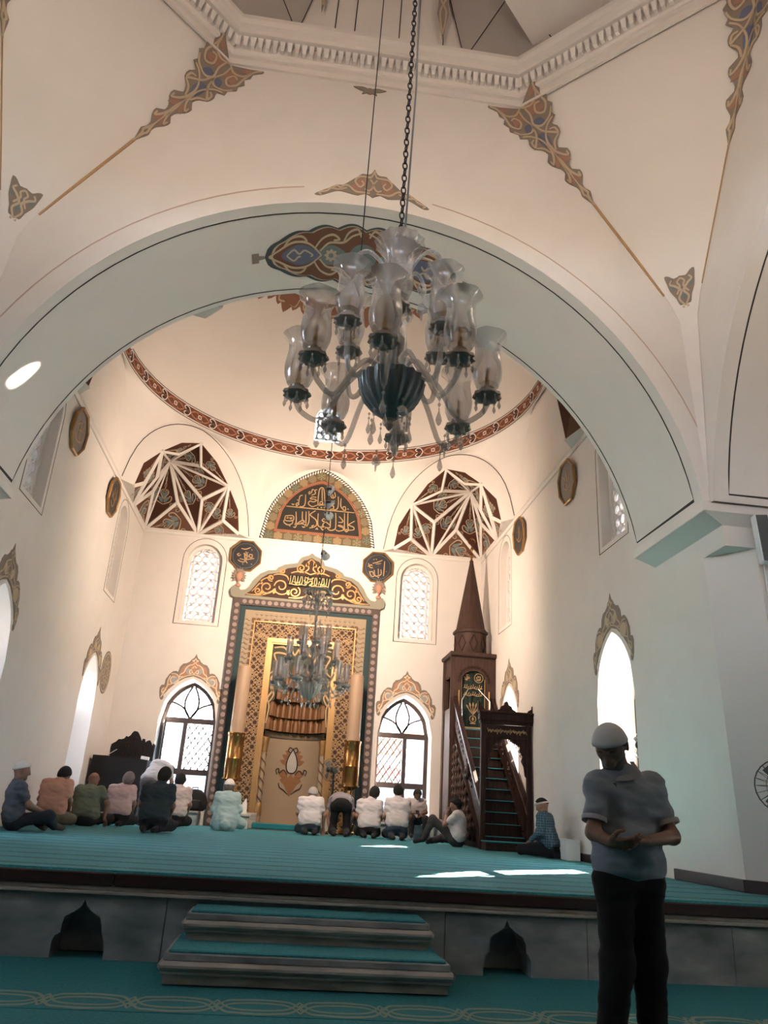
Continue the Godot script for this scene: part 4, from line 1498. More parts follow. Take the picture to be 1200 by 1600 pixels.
func oct_sign(F: Transform3D, u: float, v: float, strokes: Array, label: String, glossy := true):
	var o = Node3D.new()
	o.name = numbered("octagonal_sign")
	add_child(o)
	o.transform = F * Transform3D(Basis(Vector3.RIGHT, deg_to_rad(4.0)), Vector3(u, v, 0.055))
	tag(o, label, "sign", "framed octagonal signs high on the walls")
	var st = S()
	var p = []
	for i in 8:
		p.append(Vector2(cos(TAU * (i + 0.5) / 8), sin(TAU * (i + 0.5) / 8)))
	prism(st, shift(p, Vector2.ZERO, 0.41), -0.02, 0.005, flat)
	obj("board", st, mats.sign_board, o)
	st = S()
	for k in [[0.445, 0.02, 0.425, 0.04], [0.425, 0.04, 0.4, 0.018], [0.4, 0.018, 0.398, 0.004], [0.445, -0.02, 0.445, 0.02]]:
		for i in 8:
			var a: Vector2 = p[i]
			var b: Vector2 = p[(i + 1) % 8]
			quad(st, Vector3(a.x * k[0], a.y * k[0], k[1]), Vector3(b.x * k[0], b.y * k[0], k[1]), Vector3(b.x * k[2], b.y * k[2], k[3]), Vector3(a.x * k[2], a.y * k[2], k[3]))
	obj("gilt_frame", st, mats.gold, o)
	st = S()
	ribbon(st, arc(Vector2.ZERO, 0.33, 0, 360, 32), 0.008, flat, 0.005, 0.007)
	obj("ring_line", st, mats.orn_slate, o)
	st = S()
	for s in strokes:
		var c = curve(s, 4)
		ribbon(st, shift(c, Vector2.ZERO, 0.42), 0.03 if c.size() > 6 else 0.02, flat, 0.005, 0.01, false, 0.35)
	obj("calligraphy", st, mats.gold_paint, o)

func build_all_decor():
	# dark outline round the upper windows, crest over the lower ones
	for e in [[wall_back, BACK_U, BACK_L, 1.0, false], [wall_left, LEFT_U, LEFT_L, -1.0, true], [wall_right, RIGHT_U, RIGHT_L, 1.0, true]]:
		for c in e[1]:
			var q: float = c * e[3]
			outline_line(e[0], [Vector2(q - 0.56, 5.27)] + arch_chain(q, 0.56, 6.98, 7.57) + [Vector2(q + 0.56, 5.27)], 0.014, mats.line_dark)
		for c in e[2]:
			crest(e[0], c * e[3], e[4])
	# oval medallion on the left wall
	var o = group("painted_medallion", wall_left, Transform3D(Basis.IDENTITY, Vector3(18.3, 3.75, 0)), "faded oval medallion painted on the left wall")
	var ov = func(k):
		var r = []
		for i in 28:
			r.append(Vector2(cos(TAU * i / 28) * 0.46, sin(TAU * i / 28) * 0.48) * k)
		return r
	var st = S()
	prism(st, ov.call(1.0), 0.0, 0.005, flat)
	obj("medallion_ground", st, mats.orn_taupe, o)
	st = S()
	ribbon(st, ov.call(0.88), 0.03, flat, 0.004, 0.009, true)
	for i in 8:
		var a = TAU * i / 8
		ribbon(st, spiral(Vector2(cos(a), sin(a)) * 0.24, 0.11, 0.02, rad_to_deg(a), rad_to_deg(a) + 400, 14), 0.022, flat, 0.004, 0.009)
	ribbon(st, arc(Vector2.ZERO, 0.1, 0, 360, 12), 0.02, flat, 0.004, 0.009)
	obj("medallion_scrolls", st, mats.orn_tan, o)
	# octagonal signs
	oct_sign(FB, -1.57, 7.18, MUHAM, "octagonal black sign with gold Arabic name left above the niche")
	oct_sign(FB, 1.92, 7.2, ALLAH, "octagonal black sign with gold Arabic name right above the niche")
	var extra = [[[-0.5, -0.3, -0.2, -0.45, 0.2, -0.4, 0.5, -0.2, 0.45, 0.3], [-0.1, 0.5, -0.05, -0.2, 0.1, -0.3], [-0.5, 0.1, -0.2, 0.3, 0.1, 0.1, -0.2, 0.0], [0.2, 0.5, 0.25, 0.0]], [[-0.5, 0.2, -0.2, 0.0, 0.2, -0.1, 0.5, 0.1], [0.3, 0.5, 0.28, -0.3, 0.0, -0.45, -0.35, -0.3], [-0.1, 0.45, -0.15, 0.05, -0.4, -0.1], [0.05, 0.3, 0.1, 0.2]], [[-0.4, 0.4, -0.1, 0.1, -0.35, -0.1, -0.1, -0.35, 0.4, -0.3], [0.35, 0.5, 0.3, -0.1], [0.1, 0.5, 0.1, -0.05, -0.1, -0.1]], [[-0.45, 0.0, -0.1, -0.3, 0.35, -0.25, 0.45, 0.1], [0.0, 0.5, 0.05, -0.05, -0.2, -0.15], [-0.4, 0.35, -0.2, 0.25], [0.25, 0.45, 0.22, 0.05]]]
	oct_sign(FL, 12.85, 7.15, extra[0], "gilt octagonal sign on left wall, the one nearer the arch")
	oct_sign(FL, 15.87, 7.1, extra[1], "gilt octagonal sign on left wall beside the star vault")
	oct_sign(FR, -12.7, 7.1, extra[2], "gilt octagonal sign on right wall, the one nearer the arch")
	oct_sign(FR, -15.82, 7.1, extra[3], "gilt octagonal sign on right wall beside the star vault")
	tympanum()
	front_decor()

func tympanum():
	var o = group("painted_tympanum", wall_back, Transform3D(Basis.IDENTITY, Vector3(0, 0, 0.01)), "pointed lunette with gold Arabic calligraphy above the niche")
	var c = 0.255
	var zone = func(half, base, top): return [Vector2(c - half, base)] + arch_chain(c, half, base + 0.05, top, 26, true) + [Vector2(c + half, base)]
	var layers = [[1.6, 7.7, 9.97, "orn_white", 0.0, 0.004], [1.545, 7.7, 9.9, "orn_dark", 0.003, 0.007], [1.44, 7.72, 9.79, "orn_olive", 0.006, 0.01], [1.2, 7.94, 9.57, "orn_brown", 0.009, 0.013], [1.09, 8.03, 9.43, "orn_panel", 0.012, 0.016]]
	mat("orn_olive", Color(0.36, 0.31, 0.21), 0.9)
	mat("orn_panel", Color(0.13, 0.115, 0.09), 0.8)
	mat("orn_hex_a", Color(0.52, 0.47, 0.34), 0.9)
	mat("orn_hex_b", Color(0.43, 0.42, 0.33), 0.9)
	for l in layers:
		var st = S()
		prism(st, zone.call(l[0], l[1], l[2]), l[4], l[5], flat)
		obj("lunette_ground", st, mats[l[3]], o)
	# rope border
	var st = S()
	var rp: Array = zone.call(1.49, 7.7, 9.845)
	var acc = 0.0
	for i in rp.size() - 1:
		var a: Vector2 = rp[i]
		var b: Vector2 = rp[i + 1]
		var d = b - a
		var L = d.length()
		d /= L
		while acc < L:
			var p = a + d * acc
			var n = Vector2(-d.y, d.x)
			prism(st, leaf(p - n * 0.045 - d * 0.03, p + n * 0.045 + d * 0.03, 0.045), 0.006, 0.012, flat)
			acc += 0.075
		acc -= L
	obj("rope_border", st, mats.orn_white, o)
	# rosette hexagons
	var hx = S()
	var p6 = []
	for i in 6:
		p6.append(Vector2(cos(TAU * i / 6 + PI / 6), sin(TAU * i / 6 + PI / 6)) * 0.125)
	prism(hx, p6, 0.0, 0.006, flat)
	var hexm = done(hx)
	hx = S()
	for i in 6:
		var a = TAU * i / 6
		ribbon(hx, [Vector2(cos(a), sin(a)) * 0.025, Vector2(cos(a), sin(a)) * 0.1], 0.014, flat, 0.005, 0.009)
		ribbon(hx, [Vector2(cos(a), sin(a)) * 0.1, Vector2(cos(a + 1.05), sin(a + 1.05)) * 0.1], 0.008, flat, 0.005, 0.009)
	var starm = done(hx)
	var spots = []
	var mid: Array = zone.call(1.32, 7.83, 9.68)
	acc = 0.0
	for i in mid.size() - 1:
		var a: Vector2 = mid[i]
		var b: Vector2 = mid[i + 1]
		var L = a.distance_to(b)
		while acc < L:
			spots.append(a.lerp(b, acc / L))
			acc += 0.265
		acc -= L
	for i in range(1, 10):
		spots.append(Vector2(c - 1.32 + 2.64 * i / 10.0, 7.83))
	for i in spots.size():
		var h = inst("hexagon_rosette", hexm, mats.orn_hex_a if i % 2 else mats.orn_hex_b, o, Transform3D(Basis.IDENTITY, Vector3(spots[i].x, spots[i].y, 0.009)))
		inst("star", starm, mats.orn_brown_soft if i % 3 else mats.mihrab_green, h)
	# chain of orange links round the panel
	st = S()
	var ch: Array = zone.call(1.14, 7.98, 9.5)
	ch.append(ch[0])
	acc = 0.0
	for i in ch.size() - 1:
		var a: Vector2 = ch[i]
		var b: Vector2 = ch[i + 1]
		var L = a.distance_to(b)
		while acc < L:
			ribbon(st, arc(a.lerp(b, acc / L), 0.026, 0, 360, 7), 0.016, flat, 0.012, 0.018)
			acc += 0.052
		acc -= L
	obj("chain_border", st, mats.orn_orange, o)
	st = S()
	for s in TYMP:
		ribbon(st, curve(s, 5), 0.03, flat, 0.015, 0.022, false, 0.35)
	obj("calligraphy", st, mats.gold_paint, o)

# scroll ornament that tapers along a spine, one side of it: s along, h outwards
func half_arabesque(parent: Node3D, mp: Callable, pale := false):
	var poly = V2([-0.02, 0.0, -0.15, 0.25, -0.24, 0.38, -0.2, 0.4, -0.1, 0.33, -0.02, 0.35, 0.05, 0.31, 0.12, 0.37, 0.2, 0.33, 0.27, 0.36, 0.35, 0.28, 0.43, 0.3, 0.47, 0.2, 0.56, 0.24, 0.66, 0.22, 0.71, 0.13, 0.8, 0.09, 0.9, 0.17, 1.0, 0.15, 1.07, 0.08, 1.16, 0.06, 1.25, 0.13, 1.34, 0.11, 1.42, 0.05, 1.5, 0.045, 1.57, 0.07, 1.66, 0.04, 1.78, 0.0])
	var st = S()
	prism(st, curve(poly, 2), 0.0, 0.006, mp)
	obj("scroll_ground", st, mats.orn_taupe, parent)
	st = S()
	prism(st, leaf(Vector2(0.02, 0.06), Vector2(0.24, 0.26), 0.18), 0.005, 0.01, mp)
	prism(st, leaf(Vector2(0.9, 0.0), Vector2(1.06, 0.12), 0.08), 0.005, 0.01, mp)
	prism(st, leaf(Vector2(1.22, 0.01), Vector2(1.38, 0.08), 0.06), 0.005, 0.01, mp)
	prism(st, leaf(Vector2(-0.12, 0.28), Vector2(-0.02, 0.18), 0.08), 0.005, 0.01, mp)
	obj("scroll_brick", st, mats.orn_brick, parent)
	st = S()
	prism(st, leaf(Vector2(0.46, 0.02), Vector2(0.72, 0.05), 0.09), 0.005, 0.01, mp)
	prism(st, leaf(Vector2(0.26, 0.04), Vector2(0.42, 0.16), 0.12), 0.005, 0.01, mp)
	obj("scroll_blue", st, mats.orn_blue, parent)
	st = S()
	for l in [
		curve([-0.22, 0.38, -0.14, 0.32, -0.04, 0.3, 0.08, 0.3, 0.2, 0.3, 0.28, 0.22, 0.2, 0.14, 0.1, 0.18, 0.12, 0.25]),
		curve([-0.02, 0.02, 0.06, 0.14, 0.02, 0.26, -0.1, 0.3]), curve([0.0, 0.05, 0.16, 0.06, 0.3, 0.02, 0.4, 0.1, 0.38, 0.24, 0.3, 0.32]),
		curve([0.3, 0.02, 0.46, 0.06, 0.6, 0.16, 0.64, 0.2, 0.56, 0.2, 0.52, 0.14]), curve([0.42, 0.26, 0.46, 0.14, 0.58, 0.04, 0.74, 0.02, 0.88, 0.06, 0.98, 0.13, 0.92, 0.14]),
		curve([0.74, 0.02, 0.84, 0.0, 1.0, 0.02, 1.12, 0.02, 1.24, 0.05, 1.32, 0.09, 1.26, 0.1]), curve([1.12, 0.02, 1.3, 0.0, 1.44, 0.01, 1.56, 0.04, 1.6, 0.02, 1.76, 0.0]), curve([0.66, 0.2, 0.7, 0.1, 0.8, 0.05])]:
		ribbon(st, l, 0.03, mp, 0.005, 0.014, false, 0.4)
	obj("scroll_curls", st, mats.orn_tan, parent)

func front_decor():
	var half = wall_arch
	var corner = Vector3(AX, 0, AZ)
	# crease ornaments of the two front corners, cords and foot ornaments
	for s in [1.0, -1.0]:
		var V = Vector3(AX + s * OH, OY - 0.12, -7.5)
		var E = Vector3(AX + s * (HALF - 0.16), 7.1, -7.5)
		var V2p = Vector3(AX + s * HALF, OY - 0.12, AZ - OH)
		var dn = (E - V).normalized()
		var nA = Vector3(0, 0, 1)
		var hA = dn.cross(nA) * s
		if hA.x * s > 0:
			hA = -hA
		var e2 = (V2p - V).normalized()
		var hB = (e2 - dn * e2.dot(dn)).normalized()
		var nB = dn.cross(hB) * s
		if nB.dot(Vector3(AX, 8, AZ) - V) < 0:
			nB = -nB
		var o = group("corner_scroll", half, Transform3D(), "tapering painted scroll at a corner of the octagonal cornice")
		half_arabesque(o, func(a, b, w): return V + dn * (a + 0.02) + hA * b + nA * (w + 0.004))
		half_arabesque(o, func(a, b, w): return V + dn * (a + 0.02) + hB * b + nB * (w + 0.004))
		var st = S()
		bar(st, V + dn * 1.75 + nA * 0.006, E + dn * -0.3 + nA * 0.006, 0.035, 0.012, nA)
		obj("painted_cord", st, mats.line_tan, o)
		# the second crease of the same pendentive, on the side arch
		var E2 = Vector3(AX + s * HALF, 7.1, -7.5 + 0.16)
		var d2 = (E2 - V2p).normalized()
		var nC = Vector3(-s, 0, 0)
		var o2 = group("corner_scroll", half, Transform3D(), "tapering painted scroll at a corner of the octagonal cornice")
		var hC = Vector3(0, -d2.z, d2.y)
		if hC.z < 0:
			hC = -hC
		var h2 = (-e2 - d2 * (-e2).dot(d2)).normalized()
		var n2 = d2.cross(h2)
		if n2.dot(Vector3(AX, 8, AZ) - V2p) < 0:
			n2 = -n2
		half_arabesque(o2, func(a, b, w): return V2p + d2 * (a + 0.02) + hC * b + nC * (w + 0.004))
		half_arabesque(o2, func(a, b, w): return V2p + d2 * (a + 0.02) + h2 * b + n2 * (w + 0.004))
		st = S()
		bar(st, V2p + d2 * 1.75 + nC * 0.006, E2 - d2 * 0.3 + nC * 0.006, 0.02, 0.01, nC)
		obj("painted_cord", st, mats.line_tan, o2)
		# foot ornament on the pendentive
		var mid = (E + E2) / 2.0
		var tri_n = nB
		var rt = (E2 - E).normalized()
		var up = tri_n.cross(rt)
		if up.y < 0:
			up = -up
		var f = group("foot_scroll", half, Transform3D(), "small painted spray at the foot of a pendentive")
		var mp = func(a, b, w): return mid + up * (b * 0.72 + 0.08) + rt * a * 0.72 + tri_n * (w + 0.012)
		st = S()
		prism(st, mirrored(curve([0.0, 0.52, 0.1, 0.5, 0.17, 0.56, 0.25, 0.58, 0.23, 0.44, 0.2, 0.3, 0.13, 0.16, 0.1, 0.05, 0.05, -0.02, 0.06, -0.1, 0.0, -0.16], 2)), 0.0, 0.006, mp)
		obj("scroll_ground", st, mats.orn_taupe, f)
		st = S()
		for q in [1.0, -1.0]:
			ribbon(st, curve([0.0, 0.0, 0.08 * q, 0.14, 0.02 * q, 0.26, 0.1 * q, 0.36, 0.18 * q, 0.42, 0.14 * q, 0.48]), 0.04, mp, 0.005, 0.013, false, 0.4)
			ribbon(st, curve([0.0, 0.48, 0.06 * q, 0.42, 0.03 * q, 0.34, 0.1 * q, 0.22]), 0.03, mp, 0.005, 0.013)
			prism(st, leaf(Vector2(0.0, -0.14), Vector2(0.05 * q, 0.02), 0.06), 0.005, 0.012, mp)
		obj("scroll_curls", st, mats.orn_tan, f)
		st = S()
		for q in [1.0, -1.0]:
			prism(st, leaf(Vector2(0.13 * q, 0.3), Vector2(0.2 * q, 0.46), 0.06), 0.005, 0.009, mp)
		prism(st, leaf(Vector2(0.0, 0.1), Vector2(0.0, 0.34), 0.09), 0.005, 0.009, mp)
		obj("scroll_slate", st, mats.orn_slate, f)
	# cartouche at the crown of the arch
	var cr = group("crown_cartouche", half, Transform3D(Basis.from_scale(Vector3(0.77, 1.0, 1.0)), Vector3(AX + 0.05, 8.2, -7.496)), "scrolled cartouche painted at the crown of the great arch")
	var out = V2([0.0, 0.52, 0.05, 0.44, 0.12, 0.42, 0.2, 0.42, 0.27, 0.36, 0.33, 0.32, 0.42, 0.25, 0.5, 0.2, 0.6, 0.19, 0.72, 0.12, 0.84, 0.06, 0.93, 0.0, 0.84, -0.01, 0.72, 0.04, 0.6, 0.09, 0.5, 0.1, 0.36, 0.08, 0.24, 0.07, 0.12, 0.11, 0.0, 0.06])
	var st = S()
	prism(st, mirrored(curve(out, 2)), 0.0, 0.006, flat)
	obj("scroll_ground", st, mats.orn_taupe, cr)
	st = S()
	for q in [1.0, -1.0]:
		prism(st, V2([0.1 * q, 0.34, 0.22 * q, 0.34, 0.32 * q, 0.24, 0.4 * q, 0.17, 0.3 * q, 0.12, 0.18 * q, 0.14]), 0.005, 0.01, flat)
	obj("scroll_brick", st, mats.orn_brick, cr)
	st = S()
	for q in [1.0, -1.0]:
		for l in [curve([0.0, 0.48, 0.04 * q, 0.38, 0.12 * q, 0.37, 0.24 * q, 0.36, 0.3 * q, 0.28, 0.22 * q, 0.2, 0.16 * q, 0.25, 0.2 * q, 0.3]), curve([0.06 * q, 0.34, 0.0, 0.25, 0.06 * q, 0.16, 0.14 * q, 0.18]), curve([0.05 * q, 0.12, 0.16 * q, 0.12, 0.28 * q, 0.12, 0.42 * q, 0.2, 0.52 * q, 0.16]), curve([0.42 * q, 0.16, 0.56 * q, 0.12, 0.68 * q, 0.12, 0.74 * q, 0.07, 0.86 * q, 0.03, 0.82 * q, 0.0]), curve([0.5 * q, 0.12, 0.58 * q, 0.17, 0.66 * q, 0.13])]:
			ribbon(st, l, 0.032, flat, 0.005, 0.013, false, 0.4)
	obj("scroll_curls", st, mats.orn_tan, cr)
	# small rosette under the cornice
	st = S()
	for q in [1.0, -1.0]:
		prism(st, leaf(Vector2(0, 0), Vector2(0.22 * q, 0.03), 0.07), 0.0, 0.012, flat)
		prism(st, leaf(Vector2(0.0, 0.03), Vector2(0.1 * q, -0.08), 0.06), 0.0, 0.014, flat)
	prism(st, arc(Vector2(0, -0.02), 0.05, 0, 345, 10), 0.0, 0.02, flat)
	obj("cornice_rosette", st, mats.orn_taupe, half, Transform3D(Basis.IDENTITY, Vector3(AX - 0.1, 10.05, -7.497)))
	# painted lines of the arch
	var am = arch_map(AX, 4.07, 4.06, -9.3)
	var a1 = 4.06 * acos(0.62 / 4.06)
	st = S()
	var loop = []
	for i in 41:
		loop.append(Vector2(lerpf(-a1, a1, i / 40.0), 1.62))
	for i in 41:
		loop.append(Vector2(lerpf(a1, -a1, i / 40.0), 0.1))
	ribbon(st, loop, 0.018, am, 0.0, 0.004, true)
	obj("painted_line", st, mats.line_dark, half)
	st = S()
	var pk = []
	for i in 41:
		var t = lerpf(-1.25, 1.25, i / 40.0)
		if absf(t) > 0.16:
			pk.append(Vector2(AX + sin(t) * 4.3, 4.07 + cos(t) * 4.3))
		elif pk.size():
			ribbon(st, pk, 0.014, func(u, v, w): return Vector3(u, v, -7.498 + w), 0.0, 0.003)
			pk = []
	ribbon(st, pk, 0.014, func(u, v, w): return Vector3(u, v, -7.498 + w), 0.0, 0.003)
	obj("painted_line", st, mats.line_pink, half)
	# dark line on the right-hand soffit
	var m = group("soffit_medallion", half, Transform3D(), "large lobed medallion painted on the soffit of the great arch")
	var sm = func(u, v, w): return am.call(u * 0.93 + 0.03, 0.84 + v * 1.35, w)
	var prof = func(k): 
		var r = []
		for i in 65:
			var t = lerpf(-1.0, 1.0, i / 64.0)
			var e = sqrt(maxf(0.0, 1.0 - pow(absf(t), 2.2)))
			var lob = 0.07 * absf(sin(t * PI * 3.5)) * (1.0 - absf(t) * 0.3)
			r.append([t * 1.42 * k, maxf(0.0, (0.4 * e + lob * e) * k)])
		return r
	for lay in [[1.0, "orn_dark_slate", 0.0, 0.005], [0.94, "orn_tan", 0.004, 0.007], [0.915, "orn_brown_red", 0.006, 0.009]]:
		mat("orn_dark_slate", Color(0.25, 0.28, 0.3), 0.9)
		mat("orn_brown_red", Color(0.42, 0.27, 0.2), 0.9)
		st = S()
		var pr: Array = prof.call(lay[0])
		for i in pr.size() - 1:
			quad(st, sm.call(pr[i][0], -pr[i][1], lay[3]), sm.call(pr[i + 1][0], -pr[i + 1][1], lay[3]), sm.call(pr[i + 1][0], pr[i + 1][1], lay[3]), sm.call(pr[i][0], pr[i][1], lay[3]))
		obj("medallion_ground", st, mats[lay[1]], m)
	st = S()
	for q in [1.0, -1.0]:
		prism(st, curve([q * 0.62, 0.0, q * 0.8, 0.13, q * 0.98, 0.14, q * 1.18, 0.0, q * 0.98, -0.14, q * 0.8, -0.13], 4, true), 0.008, 0.012, sm)
	obj("medallion_blue", st, mats.orn_blue, m)
	st = S()
	for q in [1.0, -1.0]:
		prism(st, curve([q * 0.22, 0.0, q * 0.4, 0.14, q * 0.58, 0.12, q * 0.68, 0.0, q * 0.58, -0.12, q * 0.4, -0.14], 4, true), 0.008, 0.011, sm)
	prism(st, arc(Vector2(0, 0), 0.2, 0, 348, 20), 0.008, 0.011, sm)
	obj("medallion_slate", st, mats.orn_slate, m)
	st = S()
	for q in [1.0, -1.0]:
		for v in [1.0, -1.0]:
			for l in [curve([q * 1.36, 0.0, q * 1.22, v * 0.08, q * 1.0, v * 0.19, q * 0.78, v * 0.16, q * 0.6, 0.0]), curve([q * 1.15, v * 0.12, q * 1.05, v * 0.24, q * 0.9, v * 0.27, q * 0.82, v * 0.2, q * 0.9, v * 0.2]), curve([q * 0.7, v * 0.1, q * 0.6, v * 0.24, q * 0.46, v * 0.3, q * 0.36, v * 0.24, q * 0.44, v * 0.22]), curve([q * 0.62, v * 0.06, q * 0.5, v * 0.18, q * 0.3, v * 0.2, q * 0.18, v * 0.3, q * 0.04, v * 0.36]), curve([q * 0.3, v * 0.2, q * 0.24, v * 0.34, q * 0.12, v * 0.4, q * 0.06, v * 0.3]), curve([q * 0.72, 0.0, q * 0.84, v * 0.07, q * 0.92, v * 0.02, q * 1.0, v * 0.08, q * 1.1, 0.0])]:
				ribbon(st, l, 0.028, sm, 0.008, 0.015, false, 0.4)
	for cc in [Vector2(0.46, 0), Vector2(-0.46, 0)]:
		for i in 8:
			prism(st, leaf(cc + Vector2(cos(TAU * i / 8), sin(TAU * i / 8)) * 0.03, cc + Vector2(cos(TAU * i / 8), sin(TAU * i / 8)) * 0.1, 0.05), 0.01, 0.015, sm)
	obj("medallion_scrolls", st, mats.orn_tan, m)
	st = S()
	for q in [1.0, -1.0]:
		prism(st, V2([q * 1.42, 0.02, q * 1.5, 0.03, q * 1.5, 0.07, q * 1.6, 0.07, q * 1.6, -0.07, q * 1.5, -0.07, q * 1.5, -0.03, q * 1.42, -0.02]), 0.0, 0.008, sm)
	obj("medallion_tabs", st, mats.orn_taupe, m)

# ------------------------------------------------------------------ prayer niche
func frame_bars(st: SurfaceTool, h0: float, h1: float, y0: float, t0: float, t1: float, w0: float, w1: float):
	# a portal shaped band between half widths h1 < h0 and tops t1 < t0
	prism(st, [Vector2(-h0, y0), Vector2(-h1, y0), Vector2(-h1, t1), Vector2(h1, t1), Vector2(h1, y0), Vector2(h0, y0), Vector2(h0, t0), Vector2(-h0, t0)], w0, w1, flat)

func build_mihrab():
	var o = thing("prayer_niche", "tall carved prayer niche with gilt lattice frame and scrolled crown", "niche", Vector3(0.155, PF, ZB))
	var m = func(st, called, material): return obj(called, st, material, o)
	var Y = func(v): return v - PF
	mat("lattice_ground", Color(0.22, 0.13, 0.075), 0.8)
	mat("crown_ground", Color(0.5, 0.48, 0.42), 0.8)
	mat("band_cream", Color(0.56, 0.49, 0.395), 0.75)
	mat("rosette", Color(0.52, 0.46, 0.43), 0.8)
	mat("outer_brown", Color(0.3, 0.25, 0.235), 0.8)
	var st = S()
	frame_bars(st, 1.865, 1.69, 0.0, Y.call(6.04), Y.call(5.86), 0.0, 0.14)
	m.call(st, "outer_band", mats.outer_brown)
	st = S()
	var disc = arc(Vector2.ZERO, 0.058, 0, 330, 10)
	for i in 31:
		for s in [-1.0, 1.0]:
			prism(st, shift(disc, Vector2(s * 1.777, 0.12 + i * 0.17)), 0.135, 0.155, flat)
	for i in 21:
		prism(st, shift(disc, Vector2(-1.6 + i * 0.16, Y.call(5.95))), 0.135, 0.155, flat)
	m.call(st, "band_rosettes", mats.rosette)
	st = S()
	frame_bars(st, 1.69, 1.55, 0.0, Y.call(5.86), Y.call(5.76), 0.0, 0.09)
	m.call(st, "green_band", mats.mihrab_green)
	st = S()
	frame_bars(st, 1.55, 1.3, 0.0, Y.call(5.76), Y.call(5.5), 0.0, 0.07)
	m.call(st, "cream_band", mats.band_cream)
	# rippled relief on the cream band
	st = S()
	for s in [-1.0, 1.0]:
		for i in 40:
			var y = 0.2 + i * 0.12
			ribbon(st, curve([s * 1.53, y, s * 1.48, y + 0.03, s * 1.42, y - 0.02, s * 1.36, y + 0.02]), 0.035, flat, 0.065, 0.1, false, 0.6)
	for i in 21:
		var x = -1.25 + i * 0.125
		for k in 2:
			prism(st, leaf(Vector2(x, Y.call(5.53) + k * 0.1), Vector2(x, Y.call(5.62) + k * 0.1), 0.07), 0.065, 0.1, flat)
	m.call(st, "band_relief", mats.niche_cream)
	# dark scallops along the lattice
	st = S()
	for i in 28:
		for s in [-1.0, 1.0]:
			prism(st, shift(V2([-0.05, -0.06, 0.02, -0.06, 0.05, 0.0, 0.02, 0.06, -0.05, 0.06]), Vector2(s * 1.31, 0.15 + i * 0.175)), 0.065, 0.085, flat)
	for i in 13:
		prism(st, shift(V2([-0.05, -0.05, 0.05, -0.05, 0.05, 0.03, 0.0, 0.07, -0.05, 0.03]), Vector2(-1.2 + i * 0.2, Y.call(5.5))), 0.065, 0.085, flat)
	m.call(st, "scallops", mats.niche_brown)
	# lattice of gilt stars
	st = S()
	frame_bars(st, 1.28, 0.9, 0.0, Y.call(5.46), Y.call(5.08), 0.0, 0.05)
	m.call(st, "lattice_ground", mats.lattice_ground)
	st = S()
	frame_bars(st, 1.3, 1.27, 0.0, Y.call(5.49), Y.call(5.46), 0.04, 0.1)
	frame_bars(st, 0.92, 0.8, 0.0, Y.call(5.08), Y.call(4.97), 0.04, 0.12)
	frame_bars(st, 0.8, 0.76, 0.0, Y.call(4.97), Y.call(4.93), 0.02, 0.09)
	m.call(st, "gilt_frame", mats.gold)
	st = S()
	var cells = []
	for i in 24:
		for x in [-1.19, -1.0, 1.0, 1.19]:
			cells.append(Vector2(x, 0.1 + i * 0.19))
	for i in 13:
		for k in 2:
			cells.append(Vector2(-1.14 + i * 0.19, Y.call(5.17) + k * 0.19))
	for ci in cells.size():
		var c: Vector2 = cells[ci]
		if ci % 3 == 0:
			ribbon(st, arc(c, 0.035, 0, 360, 8), 0.02, flat, 0.05, 0.066)
		for k in 8:
			var a = TAU * k / 8
			var b = TAU * (k + 0.5) / 8
			var e = TAU * (k + 1.0) / 8
			var p = c + Vector2(cos(b), sin(b)) * 0.055
			ribbon(st, [c + Vector2(cos(a), sin(a)) * 0.095, p, c + Vector2(cos(e), sin(e)) * 0.095], 0.015, flat, 0.05, 0.064)
		ribbon(st, [c + Vector2(-0.095, -0.04), c + Vector2(-0.095, 0.04)], 0.014, flat, 0.05, 0.062)
		ribbon(st, [c + Vector2(-0.04, -0.095), c + Vector2(0.04, -0.095)], 0.014, flat, 0.05, 0.062)
		for q in [Vector2(1, 1), Vector2(-1, 1)]:
			ribbon(st, [c + q * 0.067, c + q * 0.095], 0.018, flat, 0.05, 0.062)
	m.call(st, "star_lattice", mats.gold_paint)
	# the recess itself
	var NH = 0.76
	st = S()
	lathe(st, V2([NH, 0.0, NH, Y.call(2.72)]), 20, Vector3.ZERO, Basis.IDENTITY, 0.0, PI)
	m.call(st, "recess_wall", mats.niche_cream)
	st = S()
	lathe(st, V2([NH, Y.call(2.72), 0.74, Y.call(2.72), 0.72, Y.call(2.75), 0.72, Y.call(2.85), 0.78, Y.call(2.9), 0.78, Y.call(4.97)]), 20, Vector3.ZERO, Basis.IDENTITY, 0.0, PI)
	m.call(st, "recess_band", mats.orn_slate_dark if mats.has("orn_slate_dark") else mat("orn_slate_dark", Color(0.42, 0.36, 0.29), 0.8))
	# stalactite hood in four tiers of little niches
	var tiers = [[2.87, 0.34, 0.7, 11], [3.2, 0.4, 0.64, 11], [3.6, 0.34, 0.5, 8], [3.92, 0.3, 0.34, 6], [4.2, 0.24, 0.18, 4]]
	for ti in tiers.size():
		var t: Array = tiers[ti]
		var n: int = t[3]
		var cw: float = PI * t[2] / n
		var cs = S()
		# one concave cell with a pointed head and a lip
		var hw = cw * 0.5
		var hh: float = t[1]
		lathe(cs, V2([hw * 0.85, 0.0, hw * 0.85, hh * 0.6, hw * 0.6, hh * 0.85, 0.005, hh * 0.98]), 6, Vector3(0, 0, 0.0), Basis.IDENTITY, PI, TAU)
		prism(cs, V2([-hw, hh, -hw, 0.0, -hw * 0.85, 0.0, -hw * 0.85, hh * 0.6, -hw * 0.5, hh * 0.85, 0.0, hh * 0.97, hw * 0.5, hh * 0.85, hw * 0.85, hh * 0.6, hw * 0.85, 0.0, hw, 0.0, hw, hh]), -0.03, 0.012, flat)
		var cell = done(cs)
